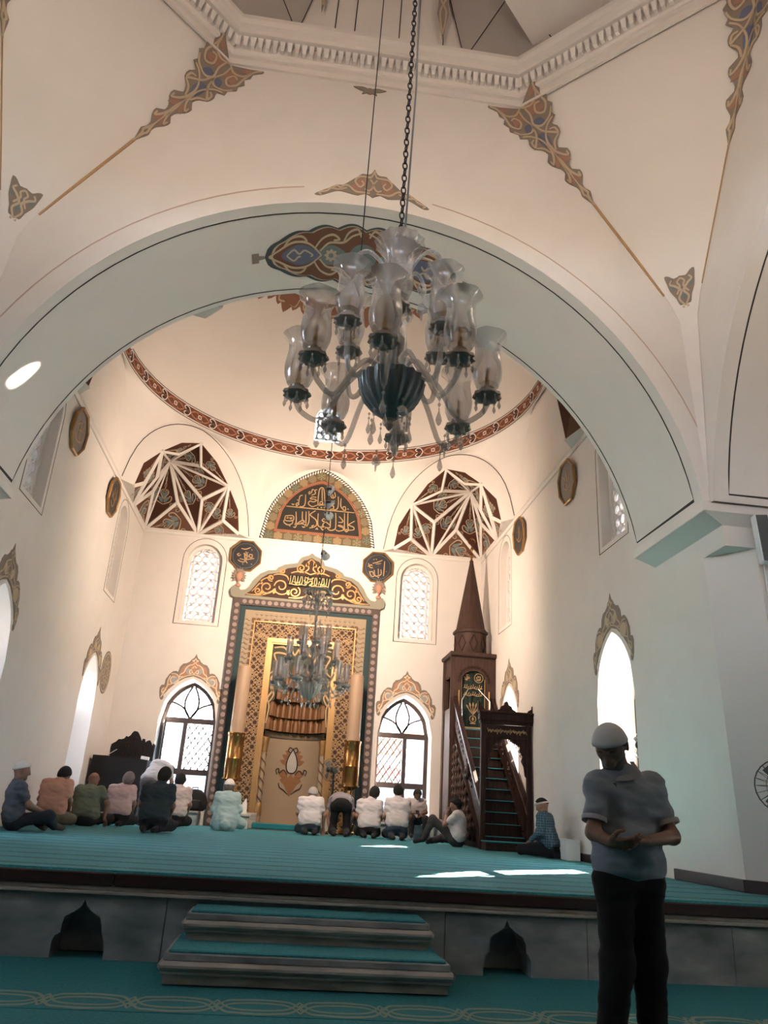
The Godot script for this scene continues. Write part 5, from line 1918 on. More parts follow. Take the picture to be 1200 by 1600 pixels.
		for k in n:
			var a = PI * (k + 0.5) / n
			var pos = Vector3(cos(a) * t[2], Y.call(t[0]), -sin(a) * t[2] * 0.9)
			inst("stalactite_cell", cell, mats.gold_wood if mats.has("gold_wood") else mat("gold_wood", Color(0.42, 0.28, 0.16), 0.5, 0.15), o, Transform3D(Basis(Vector3.UP, a - PI / 2.0), pos))
		st = S()
		lathe(st, V2([t[2] + 0.12, Y.call(t[0]) + hh + 0.01, t[2] - 0.03, Y.call(t[0]) + hh - 0.005, t[2] - 0.12, Y.call(t[0]) + hh + 0.012]), 18, Vector3.ZERO, Basis.IDENTITY, 0.0, PI)
		m.call(st, "tier_shelf", mats.niche_brown)
	# green painted spandrel with stepped opening
	for s in [1.0, -1.0]:
		st = S()
		var sp = V2([0.78, 2.85, 0.78, 4.95, 0.0, 4.95, 0.0, 4.5, 0.2, 4.42, 0.23, 4.18, 0.4, 4.12, 0.43, 3.9, 0.56, 3.82, 0.58, 3.58, 0.69, 3.5, 0.72, 3.2, 0.74, 2.85])
		var q = []
		for p in sp:
			q.append(Vector2(p.x * s, Y.call(p.y)))
		prism(st, q, 0.0, 0.03, flat)
		m.call(st, "spandrel", mats.spandrel_green if mats.has("spandrel_green") else mat("spandrel_green", Color(0.2, 0.2, 0.13), 0.8))
		st = S()
		for l in [[0.74, 3.0, 0.7, 3.4, 0.76, 3.6, 0.66, 3.8, 0.72, 4.1, 0.6, 4.2], [0.72, 3.5, 0.62, 3.7, 0.7, 3.9, 0.5, 4.1, 0.56, 4.3, 0.4, 4.3], [0.76, 4.2, 0.6, 4.4, 0.7, 4.7, 0.4, 4.7, 0.3, 4.5, 0.45, 4.45], [0.3, 4.9, 0.2, 4.7, 0.1, 4.85, 0.05, 4.65], [0.72, 4.85, 0.5, 4.88, 0.4, 4.8]]:
			var c = []
			for p in curve(l):
				c.append(Vector2(p.x * s, Y.call(p.y)))
			ribbon(st, c, 0.045, flat, 0.03, 0.038, false, 0.6)
			m.call(st, "spandrel_scroll", mats.gold_paint)
			st = S()
		# brown scalloped curtain painted at the sides of the recess
		st = S()
		var cyl = func(u, v, w): return Vector3(sin(u / NH) * (NH - w), v, -cos(u / NH) * (NH - w))
		var ed = V2([1.17, 0.0, 1.09, 0.0, 1.1, 1.0, 1.05, 1.35, 0.98, 1.45, 1.02, 1.55, 0.88, 1.7, 0.83, 1.9, 0.72, 2.09, 1.17, 2.09])
		for i in range(1, 8):
			# strips between the edge and the jamb
			var a: Vector2 = ed[i]
			var b: Vector2 = ed[i + 1]
			for k in 4:
				var f = func(t): return 1.17
				quad(st, cyl.call(s * lerpf(a.x, 1.17, k / 4.0), a.y, 0.006), cyl.call(s * lerpf(a.x, 1.17, (k + 1) / 4.0), a.y, 0.006), cyl.call(s * lerpf(b.x, 1.17, (k + 1) / 4.0), b.y, 0.006), cyl.call(s * lerpf(b.x, 1.17, k / 4.0), b.y, 0.006))
		m.call(st, "painted_drape", mats.orn_brown_soft)
		# twisted colonnette
		st = S()
		lathe(st, V2([0.0, 0.0, 0.08, 0.0, 0.08, 0.5, 0.06, 0.52, 0.06, 1.72, 0.0, 1.72]), 14, Vector3(s * 0.7, 0, 0.02))
		var col: Node3D = m.call(st, "colonnette", mats.niche_cream)
		for k in 2:
			st = S()
			var sp2 = []
			for i in 40:
				var a = i * 0.42 + PI * k
				sp2.append(Vector3(s * 0.7 + cos(a) * 0.058, 0.55 + i * 0.029, 0.02 + sin(a) * 0.058))
			tube(st, sp2, 0.018, 5, false)
			obj("twist", st, mats.niche_brown, col)
		st = S()
		lathe(st, V2([0.06, 1.7, 0.075, 1.74, 0.065, 1.8, 0.08, 1.9, 0.1, 2.02, 0.1, 2.06, 0.0, 2.06]), 12, Vector3(s * 0.7, 0, 0.02), Basis.IDENTITY, 0.0, TAU, 0.08, 6)
		lathe(st, V2([0.09, 0.3, 0.09, 0.5, 0.07, 0.56]), 12, Vector3(s * 0.7, 0, 0.02))
		obj("capital", st, mats.gold, col)
		# foot block
		st = S()
		box(st, Vector3(s * 0.84, 0.17, 0.1), Vector3(0.26, 0.34, 0.2), Basis.IDENTITY, 0.01)
		m.call(st, "plinth", mats.marble_pale)
	# drop ornament on the back of the recess
	var cyl = func(u, v, w): return Vector3(sin(u / NH) * (NH - w), v, -cos(u / NH) * (NH - w))
	var drop = mirrored(curve([0.0, 1.86, 0.05, 1.78, 0.11, 1.65, 0.14, 1.5, 0.12, 1.37, 0.06, 1.3, 0.0, 1.29], 3))
	st = S()
	for s in [1.0, -1.0]:
		for l in [[0.1, 1.72, 0.2, 1.82, 0.1], [0.12, 1.6, 0.27, 1.72, 0.12], [0.13, 1.48, 0.32, 1.58, 0.12], [0.08, 1.2, 0.36, 1.3, 0.2], [0.05, 1.1, 0.27, 1.12, 0.22], [0.02, 0.95, 0.18, 1.06, 0.16], [0.0, 0.75, 0.05, 0.9, 0.08]]:
			prism(st, leaf(Vector2(l[0] * s, l[1]), Vector2(l[2] * s, l[3]), l[4], 0.03 * s), 0.004, 0.01, cyl)
	prism(st, leaf(Vector2(0, 0.8), Vector2(0, 1.3), 0.26), 0.004, 0.01, cyl)
	m.call(st, "ornament_leaves", mats.orn_orange_soft if mats.has("orn_orange_soft") else mat("orn_orange_soft", Color(0.47, 0.32, 0.2), 0.8))
	st = S()
	for s in [1.0, -1.0]:
		for l in [[0.36, 1.24, 0.4, 1.34, 0.33, 1.38, 0.3, 1.28, 0.2, 1.36, 0.1, 1.25], [0.3, 1.05, 0.26, 0.95, 0.14, 0.88, 0.04, 0.8], [0.0, 1.86, 0.08, 1.9, 0.12, 1.82, 0.06, 1.78]]:
			var c = []
			for p in curve(l):
				c.append(Vector2(p.x * s, p.y))
			ribbon(st, c, 0.03, cyl, 0.006, 0.014, false, 0.5)
	ribbon(st, drop, 0.03, cyl, 0.006, 0.016, true)
	m.call(st, "ornament_lines", mats.orn_dark)
	st = S()
	prism(st, drop, 0.006, 0.012, cyl)
	m.call(st, "ornament_drop", mats.orn_grey)
	# crown
	var half = V2([0.0, 7.4, 0.08, 7.33, 0.16, 7.3, 0.26, 7.26, 0.33, 7.17, 0.36, 7.09, 0.5, 7.06, 0.68, 7.02, 0.84, 6.93, 0.9, 6.85, 1.1, 6.82, 1.28, 6.72, 1.42, 6.55, 1.52, 6.36, 1.62, 6.26, 1.74, 6.24, 1.82, 6.36, 1.94, 6.34, 2.0, 6.22, 1.96, 6.08, 1.86, 6.03, 0.0, 6.03])
	var pl = []
	for p in half:
		pl.append(Vector2(p.x, Y.call(p.y)))
	st = S()
	prism(st, mirrored(pl), 0.0, 0.13, flat)
	m.call(st, "crown_board", mats.crown_ground)
	var inn = []
	for p in V2([0.0, 7.26, 0.1, 7.2, 0.2, 7.17, 0.28, 7.05, 0.34, 6.98, 0.6, 6.92, 0.8, 6.78, 1.08, 6.72, 1.24, 6.6, 1.36, 6.42, 1.48, 6.24, 1.62, 6.12, 0.0, 6.1]):
		inn.append(Vector2(p.x, Y.call(p.y)))
	st = S()
	prism(st, mirrored(inn), 0.12, 0.14, flat)
	m.call(st, "crown_field", mats.lattice_ground)
	st = S()
	for s in [1.0, -1.0]:
		var d = 1.0 if s > 0 else -1.0
		for q in [[0.72, 6.42, 0.24, 200.0], [1.08, 6.36, 0.19, 160.0], [0.36, 6.3, 0.15, 120.0], [1.3, 6.25, 0.1, 150.0], [0.72, 6.82, 0.07, 300.0], [0.25, 6.95, 0.12, 260.0], [1.0, 6.62, 0.09, 240.0]]:
			var c = Vector2(q[0] * s, Y.call(q[1]))
			ribbon(st, spiral(c, q[2], q[2] * 0.2, q[3] if s > 0 else 180 - q[3], (q[3] + 520) if s > 0 else (180 - q[3] - 520), 26), 0.035, flat, 0.135, 0.165, false, 0.3)
		for l in [[1.58, 6.14, 1.3, 6.14, 1.1, 6.18, 0.9, 6.3], [1.45, 6.22, 1.3, 6.42, 1.2, 6.56, 1.0, 6.66], [0.5, 6.5, 0.6, 6.7, 0.8, 6.74, 0.95, 6.7], [0.0, 7.22, 0.1, 7.1, 0.06, 6.95, 0.2, 6.82], [0.0, 6.8, 0.15, 6.85, 0.35, 6.85, 0.5, 6.8], [0.5, 6.14, 0.3, 6.14, 0.1, 6.2, 0.02, 6.3]]:
			var c = []
			for p in curve(l):
				c.append(Vector2(p.x * s, Y.call(p.y)))
			ribbon(st, c, 0.04, flat, 0.135, 0.16, false, 0.5)
		for l in [[0.5, 6.2, 0.56, 6.34], [0.9, 6.2, 0.86, 6.36], [1.18, 6.14, 1.2, 6.26], [0.5, 6.6, 0.4, 6.74], [0.14, 7.0, 0.05, 7.14], [1.2, 6.44, 1.28, 6.5]]:
			prism(st, leaf(Vector2(l[0] * s, Y.call(l[1])), Vector2(l[2] * s, Y.call(l[3])), 0.08), 0.135, 0.16, flat)
	m.call(st, "crown_scrolls", mats.gold)
	# gilt inscription on its panel
	st = S()
	box(st, Vector3(0.01, Y.call(6.6), 0.18), Vector3(1.1, 0.3, 0.03))
	var pan: Node3D = m.call(st, "inscription_panel", mats.green_cloth)
	st = S()
	var bx = -0.5
	for i in 17:
		var x = -0.5 + i * 0.0625
		if i == 8:
			continue
		var lean = 0.02 * sin(i * 2.1)
		var foot: float = [0.02, 0.05, -0.03, 0.04][i % 4]
		ribbon(st, curve([x + lean, Y.call(6.72), x, Y.call(6.6), x - foot * 0.4, Y.call(6.52), x - foot, Y.call(6.485)]), 0.02, flat, 0.195, 0.205, false, 0.3)
	for l in [[-0.5, 6.5, -0.35, 6.48, -0.2, 6.5, -0.1, 6.48], [-0.15, 6.62, -0.05, 6.56, 0.02, 6.62, 0.08, 6.55, 0.0, 6.5, 0.12, 6.48], [0.1, 6.5, 0.25, 6.48, 0.4, 6.51, 0.5, 6.48], [-0.1, 6.7, 0.0, 6.66, 0.1, 6.71], [-0.42, 6.56, -0.3, 6.54, -0.26, 6.58], [0.22, 6.56, 0.34, 6.54, 0.38, 6.59]]:
		var c = []
		for p in curve(l):
			c.append(Vector2(p.x, Y.call(p.y)))
		ribbon(st, c, 0.022, flat, 0.195, 0.206, false, 0.3)
	obj("inscription", st, mats.gold, pan)
	# flower finials on the shoulders
	for s in [1.0, -1.0]:
		st = S()
		lathe(st, V2([0.0, 6.3 - PF, 0.06, 6.33 - PF, 0.07, 6.38 - PF, 0.02, 6.42 - PF, 0.015, 6.46 - PF, 0.05, 6.5 - PF, 0.09, 6.56 - PF, 0.1, 6.62 - PF, 0.06, 6.7 - PF, 0.0, 6.74 - PF]), 12, Vector3(s * 1.82, 0, 0.1))
		var fin: Node3D = m.call(st, "finial", mats.orn_pink)
		st = S()
		for i in 13:
			var a = deg_to_rad(-30.0 + i * 20.0)
			var c = Vector2(s * 1.82, 6.6 - PF)
			prism(st, leaf(c + Vector2(cos(a), sin(a)) * 0.06, c + Vector2(cos(a) * 0.19, sin(a) * 0.25), 0.06), 0.08 + 0.02 * (i % 2), 0.1 + 0.02 * (i % 2), flat)
		obj("petals", st, mats.orn_taupe, fin)
	# carpeted step inside the niche
	var sp = thing("niche_step", "low step with dark teal carpet at the foot of the niche", "step", Vector3(0.155, PF, ZB + 0.46))
	st = S()
	box(st, Vector3(0, 0.06, 0.05), Vector3(1.5, 0.12, 0.4))
	obj("step_block", st, mats.marble_pale, sp)
	st = S()
	box(st, Vector3(0, 0.085, 0.06), Vector3(1.56, 0.11, 0.44), Basis.IDENTITY, 0.012)
	obj("step_carpet", st, mats.carpet_dark, sp)

# ------------------------------------------------------------------ pulpit
func build_minbar():
	var W = 0.5
	var o = thing("pulpit", "dark carved wooden pulpit with stairs, gate and pointed spire", "pulpit", Vector3(4.22, PF, -15.2))
	var wd: Material = mats.wood_dark
	var m = func(st, called, material): return obj(called, st, material, o)
	var st: SurfaceTool
	# gate: posts, lintel, crest
	for s in [-1.0, 1.0]:
		st = S()
		box(st, Vector3(s * 0.455, 1.25, 0), Vector3(0.1, 2.5, 0.1), Basis.IDENTITY, 0.012)
		box(st, Vector3(s * 0.455, 0.09, 0), Vector3(0.13, 0.18, 0.13), Basis.IDENTITY, 0.012)
		m.call(st, "gate_post", wd)
		st = S()
		# fretted bracket in the corner of the gateway
		prism(st, V2([s * 0.4, 2.02, s * 0.4, 1.3, s * 0.37, 1.34, s * 0.35, 1.5, s * 0.3, 1.6, s * 0.33, 1.7, s * 0.27, 1.78, s * 0.28, 1.86, s * 0.18, 1.92, s * 0.08, 1.98, 0.0, 2.02]), -0.02, 0.02, flat)
		m.call(st, "gate_bracket", wd)
		st = S()
		for i in 9:
			var t = i / 8.0
			ribbon(st, arc(Vector2(s * lerpf(0.37, 0.06, t), 1.98 - 0.5 * (1 - t) * (1 - t)), 0.022, 0, 330, 6), 0.012, flat, 0.018, 0.03)
		m.call(st, "bracket_fretwork", mats.wood_brown)
	st = S()
	box(st, Vector3(0, 2.13, 0), Vector3(1.0, 0.26, 0.08), Basis.IDENTITY, 0.01)
	m.call(st, "gate_panel", wd)
	st = S()
	for i in 12:
		var x = -0.36 + i * 0.065
		ribbon(st, curve([x + 0.05, 2.1 + 0.03 * sin(i * 2.0), x + 0.02, 2.16, x, 2.12, x - 0.02, 2.17 + 0.02 * cos(i * 1.7)]), 0.014, flat, 0.04, 0.05, false, 0.3)
	m.call(st, "gate_inscription", mats.gold_paint)
	st = S()
	box(st, Vector3(0, 2.3, 0.01), Vector3(1.06, 0.06, 0.14), Basis.IDENTITY, 0.012)
	box(st, Vector3(0, 2.4, 0.02), Vector3(1.1, 0.14, 0.16), Basis.IDENTITY, 0.012)
	box(st, Vector3(0, 2.49, 0.03), Vector3(1.14, 0.05, 0.2), Basis.IDENTITY, 0.012)
	m.call(st, "gate_cornice", wd)
	st = S()
	prism(st, mirrored(V2([0.0, 2.72, 0.03, 2.7, 0.045, 2.65, 0.1, 2.62, 0.12, 2.57, 0.18, 2.54, 0.2, 2.51, 0.0, 2.51])), -0.03, 0.05, flat)
	for s in [-1.0, 1.0]:
		prism(st, V2([s * 0.42, 2.51, s * 0.57, 2.51, s * 0.57, 2.7, s * 0.53, 2.66, s * 0.52, 2.6, s * 0.46, 2.57]), -0.03, 0.05, flat)
	m.call(st, "gate_crest", wd)
	# stairs
	var n = 11
	var run = 0.245
	var rise = 0.218
	for i in n:
		st = S()
		var y = (i + 1) * rise
		box(st, Vector3(0, y / 2.0 + 0.0, -0.12 - (i + 0.5) * run), Vector3(0.8, y, run))
		var tr: Node3D = m.call(st, "stair", wd)
		st = S()
		box(st, Vector3(0, y + 0.006, -0.1 - (i + 0.5) * run), Vector3(0.78, 0.014, run + 0.02), Basis.IDENTITY, 0.004)
		obj("stair_carpet", st, mats.carpet, tr)
	var zt = -0.12 - n * run
	var yt = n * rise
	# side walls: stringer, panel with turned lattice, rail
	for s in [-1.0, 1.0]:
		var x0: float = s * 0.44
		var sd = group("side_wall", o)
		st = S()
		var mpz = func(u, v, w): return Vector3(x0 + w, v, u)
		# frame of the big triangle
		var fr2 = [[Vector2(-0.05, 0.06), Vector2(zt - 0.5, 0.06)], [Vector2(-0.05, 0.7), Vector2(zt, yt + 0.72)], [Vector2(zt, 0.06), Vector2(zt, yt + 0.7)], [Vector2(-0.05, 0.14), Vector2(zt, yt + 0.08)]]
		for e in fr2:
			ribbon(st, e, 0.11, mpz, -0.035, 0.035)
		obj("stringer", st, wd, sd)
		# parapet boards between stringer and rail, pierced in two groups
		st = S()
		for k in 22:
			var t = (k + 0.5) / 22.0
			var u = lerpf(-0.08, zt, t)
			var y = lerpf(0.2, yt + 0.14, t)
			var pierced: bool = (k >= 6 and k <= 10) or (k >= 13 and k <= 18)
			var wdt: float = absf(zt) / 22.0
			if pierced:
				box(st, Vector3(x0, y + 0.1, u), Vector3(0.035, 0.2, wdt))
				box(st, Vector3(x0, y + 0.27, u), Vector3(0.035, 0.04, wdt))
				box(st, Vector3(x0, y + 0.44, u), Vector3(0.035, 0.14, wdt))
				box(st, Vector3(x0, y + 0.3, u + wdt * 0.4), Vector3(0.035, 0.4, wdt * 0.28))
			else:
				box(st, Vector3(x0, y + 0.26, u), Vector3(0.035, 0.52, wdt + 0.003))
		obj("parapet", st, wd, sd)
		st = S()
		box(st, Vector3(x0, lerpf(0.36, yt + 0.36, 0.5) + 0.3, zt / 2.0), Vector3(0.09, 0.06, Vector2(zt, yt).length() + 0.1), Basis(Vector3.RIGHT, atan2(yt, -zt)), 0.012)
		obj("hand_rail", st, mats.wood_edge, sd)
		# turned spindles with a backing board
		st = S()
		prism(st, [Vector2(-0.1, 0.06), Vector2(zt - 0.4, 0.06), Vector2(zt - 0.4, yt), Vector2(zt, yt)], -0.005, 0.005, mpz)
		obj("backing_board", st, wd, sd)
		if s < 0:
			for k in 9:
				var u = -0.55 - k * 0.24
				var hgt = lerpf(0.14, yt + 0.08, (u + 0.05) / (zt + 0.05)) - 0.2
				st = S()
				var pr = [Vector2(0.0, 0.1)]
				var nb = int(hgt / 0.16)
				for b in nb:
					var y0 = 0.12 + b * 0.16
					pr.append_array([Vector2(0.018, y0), Vector2(0.045, y0 + 0.05), Vector2(0.05, y0 + 0.08), Vector2(0.03, y0 + 0.12), Vector2(0.018, y0 + 0.15)])
				pr.append(Vector2(0.0, 0.12 + nb * 0.16))
				if nb > 0:
					lathe(st, pr, 8, Vector3(x0 - 0.06, 0, u))
					obj("turned_spindle", st, mats.wood_brown, sd)
			# carved boss on the stringer
			st = S()
			lathe(st, V2([0.0, 0.0, 0.14, 0.0, 0.15, 0.02, 0.11, 0.05, 0.06, 0.045, 0.03, 0.07, 0.0, 0.07]), 16, Vector3(x0 - 0.03, 1.42, -1.25), Basis(Vector3.BACK, PI / 2.0), 0.0, TAU, 0.08, 8)
			obj("carved_boss", st, wd, sd)
	# chrome handrails by the stair
	for s in [-1.0, 1.0]:
		st = S()
		tube(st, [Vector3(s * 0.33, yt - 0.25, zt + 0.25), Vector3(s * 0.33, yt + 0.65, zt + 0.25), Vector3(s * 0.12 - 0.02, yt + 0.95, zt + 0.05)], 0.016, 8)
		m.call(st, "steel_handrail", mats.chrome)
	# tower: four posts with arched panels, floor, canopy
	var zb = zt - 0.9
	var tw = 0.56
	var top = 4.1
	for s in [-1.0, 1.0]:
		for zz in [zt - 0.05, zb]:
			st = S()
			box(st, Vector3(s * (tw - 0.08), top / 2.0, zz), Vector3(0.14, top, 0.12), Basis.IDENTITY, 0.012)
			m.call(st, "tower_post", mats.wood_brown)
		st = S()
		box(st, Vector3(s * (tw - 0.07), 1.45, (zt + zb) / 2.0), Vector3(0.05, 2.9, 0.85))
		m.call(st, "tower_side", mats.wood_brown)
		st = S()
		box(st, Vector3(s * (tw - 0.07), top - 0.2, (zt + zb) / 2.0), Vector3(0.05, 0.5, 0.85))
		m.call(st, "tower_side", mats.wood_brown)
	st = S()
	slab(st, -tw, tw, 2.2, top, [{"sill": 2.2, "chain": arch_chain(0.0, 0.3, 3.5, 3.78, 12)}], 0.06, func(u, v, w): return Vector3(u, v, zt + 0.02 + w))
	m.call(st, "tower_front", mats.wood_brown)
	st = S()
	box(st, Vector3(0, top / 2.0, zb - 0.02), Vector3(tw * 2, top, 0.05))
	m.call(st, "tower_back", mats.wood_brown)
	st = S()
	for i in 14:
		var a = PI * i / 13.0
		ribbon(st, arc(Vector2(cos(a) * 0.36, 3.52 + sin(a) * 0.34), 0.03, 0, 330, 6), 0.016, func(u, v, w): return Vector3(u, v, zt + 0.02 + w), 0.0, 0.015)
	m.call(st, "arch_carving", mats.wood_dark)
	for s in [-1.0, 1.0]:
		st = S()
		tube(st, [Vector3(s * 0.36, 2.4, zt + 0.05), Vector3(s * 0.36, 3.3, zt + 0.05)], 0.02, 8)
		m.call(st, "gilt_rod", mats.gold)
	st = S()
	box(st, Vector3(0, top + 0.05, (zt + zb) / 2.0), Vector3(tw * 2 + 0.08, 0.1, 1.1), Basis.IDENTITY, 0.02)
	m.call(st, "tower_cornice", mats.wood_brown)
	var cz = (zt + zb) / 2.0
	st = S()
	lathe(st, V2([0.0, top + 0.1, 0.4, top + 0.1, 0.4, top + 0.62, 0.44, top + 0.64, 0.44, top + 0.7, 0.0, top + 0.7]), 8, Vector3(0, 0, cz), Basis(Vector3.UP, PI / 8))
	m.call(st, "spire_drum", mats.wood_brown)
	st = S()
	for k in 8:
		var a = TAU * k / 8
		var d = Vector3(cos(a), 0, sin(a))
		var t = Vector3(-sin(a), 0, cos(a))
		var c = Vector3(0, top + 0.37, cz) + d * 0.374
		for e in [[Vector2(0, 0.2), Vector2(0.1, 0)], [Vector2(0.1, 0), Vector2(0, -0.2)], [Vector2(0, -0.2), Vector2(-0.1, 0)], [Vector2(-0.1, 0), Vector2(0, 0.2)]]:
			bar(st, c + t * e[0].x + Vector3.UP * e[0].y, c + t * e[1].x + Vector3.UP * e[1].y, 0.02, 0.02, d)
	m.call(st, "drum_lozenges", mats.wood_dark)
	st = S()
	lathe(st, V2([0.42, top + 0.7, 0.36, top + 0.78, 0.05, top + 2.5, 0.05, top + 2.56, 0.0, top + 2.58]), 8, Vector3(0, 0, cz), Basis(Vector3.UP, PI / 8))
	m.call(st, "spire", mats.wood_brown)
	st = S()
	lathe(st, V2([0.0, top + 2.56, 0.03, top + 2.58, 0.02, top + 2.62, 0.065, top + 2.7, 0.02, top + 2.78, 0.015, top + 2.82, 0.045, top + 2.87, 0.01, top + 2.93, 0.0, top + 3.0]), 12, Vector3(0, 0, cz))
	ribbon(st, spiral(Vector2(0, top + 3.08), 0.09, 0.09, -60, 240, 14), 0.025, func(u, v, w): return Vector3(u, v, cz + w - 0.01), 0.0, 0.02, false, 0.7)
	m.call(st, "crescent_finial", mats.brass)
	# curtain hung in the tower arch
	var c = thing("embroidered_curtain", "dark green curtain with gold embroidery hung in the pulpit arch", "curtain", Vector3(4.22, PF + 2.42, -15.2 + zt - 0.06))
	st = S()
	st.set_smooth_group(1)
	for i in 36:
		var xa = -0.3 + i * 0.6 / 36
		var xb = -0.3 + (i + 1) * 0.6 / 36
		var za = 0.012 * sin(i * 0.9)
		var zb2 = 0.012 * sin((i + 1) * 0.9)
		quad(st, Vector3(xa, 0, za), Vector3(xb, 0, zb2), Vector3(xb, 1.38, zb2), Vector3(xa, 1.38, za))
	obj("cloth", st, mats.green_cloth, c)
	st = S()
	box(st, Vector3(0, 0.05, 0.014), Vector3(0.58, 0.035, 0.012))
	for s in [-1.0, 1.0]:
		box(st, Vector3(s * 0.28, 0.69, 0.012), Vector3(0.014, 1.36, 0.012))
	obj("gold_trim", st, mats.gold_paint, c)
	st = S()
	ribbon(st, arc(Vector2(0.13, 1.2), 0.105, 0, 360, 20), 0.014, flat, 0.014, 0.022)
	for q in ALLAH:
		ribbon(st, shift(curve(q, 3), Vector2(0.13, 1.2), 0.1), 0.014, flat, 0.014, 0.022)
	for q in MUHAM:
		ribbon(st, shift(curve(q, 3), Vector2(-0.15, 1.2), 0.13), 0.016, flat, 0.014, 0.022)
	for r in 2:
		var yb = 0.98 - r * 0.16
		for i in 9:
			var x = 0.2 - i * 0.05
			ribbon(st, curve([x, yb + 0.07 * (0.6 + 0.4 * sin(i * 1.9 + r)), x - 0.006, yb, x - 0.04, yb - 0.03 + 0.015 * sin(i * 2.3)]), 0.014, flat, 0.014, 0.022)
		ribbon(st, curve([0.22, yb - 0.02, 0.1, yb - 0.045, 0.0, yb - 0.02, -0.1, yb - 0.045, -0.22, yb - 0.01]), 0.014, flat, 0.014, 0.022)
	# spray in a vase
	for i in 5:
		var a = deg_to_rad(50 + i * 20)
		ribbon(st, [Vector2(0, 0.34), Vector2(cos(a) * 0.22, 0.34 + sin(a) * 0.24)], 0.018, flat, 0.014, 0.022)
		prism(st, leaf(Vector2(cos(a) * 0.16, 0.34 + sin(a) * 0.18), Vector2(cos(a) * 0.25, 0.34 + sin(a) * 0.3), 0.04), 0.014, 0.022, flat)
	ribbon(st, arc(Vector2(0, 0.25), 0.075, 0, 360, 16), 0.016, flat, 0.014, 0.022)
	prism(st, leaf(Vector2(0, 0.2), Vector2(0, 0.31), 0.05), 0.014, 0.022, flat)
	box(st, Vector3(0, 0.15, 0.018), Vector3(0.13, 0.025, 0.008))
	obj("gold_embroidery", st, mats.gold_paint, c)
	# low carpeted step before the gate
	var sp = thing("wooden_step", "low dark wooden step before the pulpit gate", "step", Vector3(4.27, PF, -14.9))
	st = S()
	box(st, Vector3(0, 0.07, 0), Vector3(1.1, 0.14, 0.36), Basis.IDENTITY, 0.012)
	obj("step_body", st, wd, sp)
	st = S()
	box(st, Vector3(0, 0.15, 0.0), Vector3(1.12, 0.02, 0.38), Basis.IDENTITY, 0.006)
	obj("step_carpet", st, mats.carpet_dark, sp)

# ------------------------------------------------------------------ furniture and fittings
func big_candle(x: float, label: String):
	var o = thing("mihrab_candle", label, "candle", Vector3(x, PF, ZB + 0.62), 0.0, "giant candles flanking the niche")
	var st = S()
	lathe(st, V2([0.0, 0.0, 0.2, 0.0, 0.2, 0.05, 0.16, 0.08, 0.15, 0.14, 0.19, 0.17, 0.19, 0.22, 0.12, 0.26, 0.07, 0.34, 0.06, 0.44, 0.1, 0.5, 0.11, 0.56, 0.06, 0.6, 0.05, 0.72, 0.09, 0.78, 0.06, 0.84, 0.06, 0.95, 0.14, 1.0, 0.22, 1.03, 0.22, 1.06, 0.0, 1.06]), 24)
	obj("brass_stand", st, mats.brass, o)
	st = S()
	lathe(st, V2([0.0, 1.06, 0.19, 1.06, 0.19, 1.46, 0.2, 1.48, 0.19, 1.5, 0.19, 2.0, 0.205, 2.02, 0.205, 2.06, 0.18, 2.06, 0.18, 2.0, 0.0, 2.0]), 28)
	obj("brass_socket", st, mats.brass, o)
	st = S()
	lathe(st, V2([0.0, 1.98, 0.165, 1.98, 0.165, 3.55, 0.15, 3.6, 0.0, 3.62]), 24)
	obj("wax_column", st, mats.candle_wax, o)
	for i in 9:
		var a = TAU * i / 9
		st = S()
		lathe(st, V2([0.0, 0.0, 0.012, 0.02, 0.0, 0.09]), 6, Vector3(cos(a) * 0.2, 1.96, sin(a) * 0.2))
		obj("hanging_drop", st, mats.gold, o)

func fan_head(o: Node3D, c: Vector3, b: Basis, r: float, cage: Material):
	var st = S()
	var n = 22
	for k in n:
		var a = TAU * k / n
		var d = b * Vector3(cos(a), sin(a), 0)
		tube(st, [c + d * 0.04 + b * Vector3(0, 0, 0.1), c + d * r * 0.6 + b * Vector3(0, 0, 0.095), c + d * r + b * Vector3(0, 0, 0.03), c + d * r * 0.6 + b * Vector3(0, 0, -0.04), c + d * 0.06 + b * Vector3(0, 0, -0.05)], 0.0025, 4, false)
	for q in [[r, 0.03, 0.007], [r * 0.62, 0.094, 0.003], [r * 0.3, 0.1, 0.003]]:
		var ring = []
		for k in 25:
			var a = TAU * k / 24
			ring.append(c + b * Vector3(cos(a) * q[0], sin(a) * q[0], q[1]))
		tube(st, ring, q[2], 5, false)
	obj("wire_cage", st, cage, o)
	for k in 3:
		var bl = S()
		var a0 = TAU * k / 3.0
		var rows = []
		for i in 6:
			var t = i / 5.0
			var rr = lerpf(0.05, r * 0.88, t)
			var row = []
			for j in [-1.0, 0.0, 1.0]:
				var a: float = a0 + j * (0.5 - 0.12 * t) * 0.9
				row.append(c + b * Vector3(cos(a) * rr, sin(a) * rr, 0.03 + j * 0.022))
			rows.append(row)
		for i in 5:
			for j in 2:
				quad(bl, rows[i][j], rows[i + 1][j], rows[i + 1][j + 1], rows[i][j + 1])
				quad(bl, rows[i][j + 1], rows[i + 1][j + 1], rows[i + 1][j], rows[i][j])
		obj("blade", bl, mats.grey_plastic, o)
	st = S()
	lathe(st, V2([0.0, -0.06, 0.05, -0.06, 0.06, -0.02, 0.055, 0.1, 0.03, 0.12, 0.0, 0.12]), 16, c, b * Basis(Vector3.RIGHT, PI / 2.0))
	box(st, c + b * Vector3(0, 0, -0.12), Vector3(0.1, 0.12, 0.16), b, 0.03)
	obj("motor", st, mats.black_plastic, o)

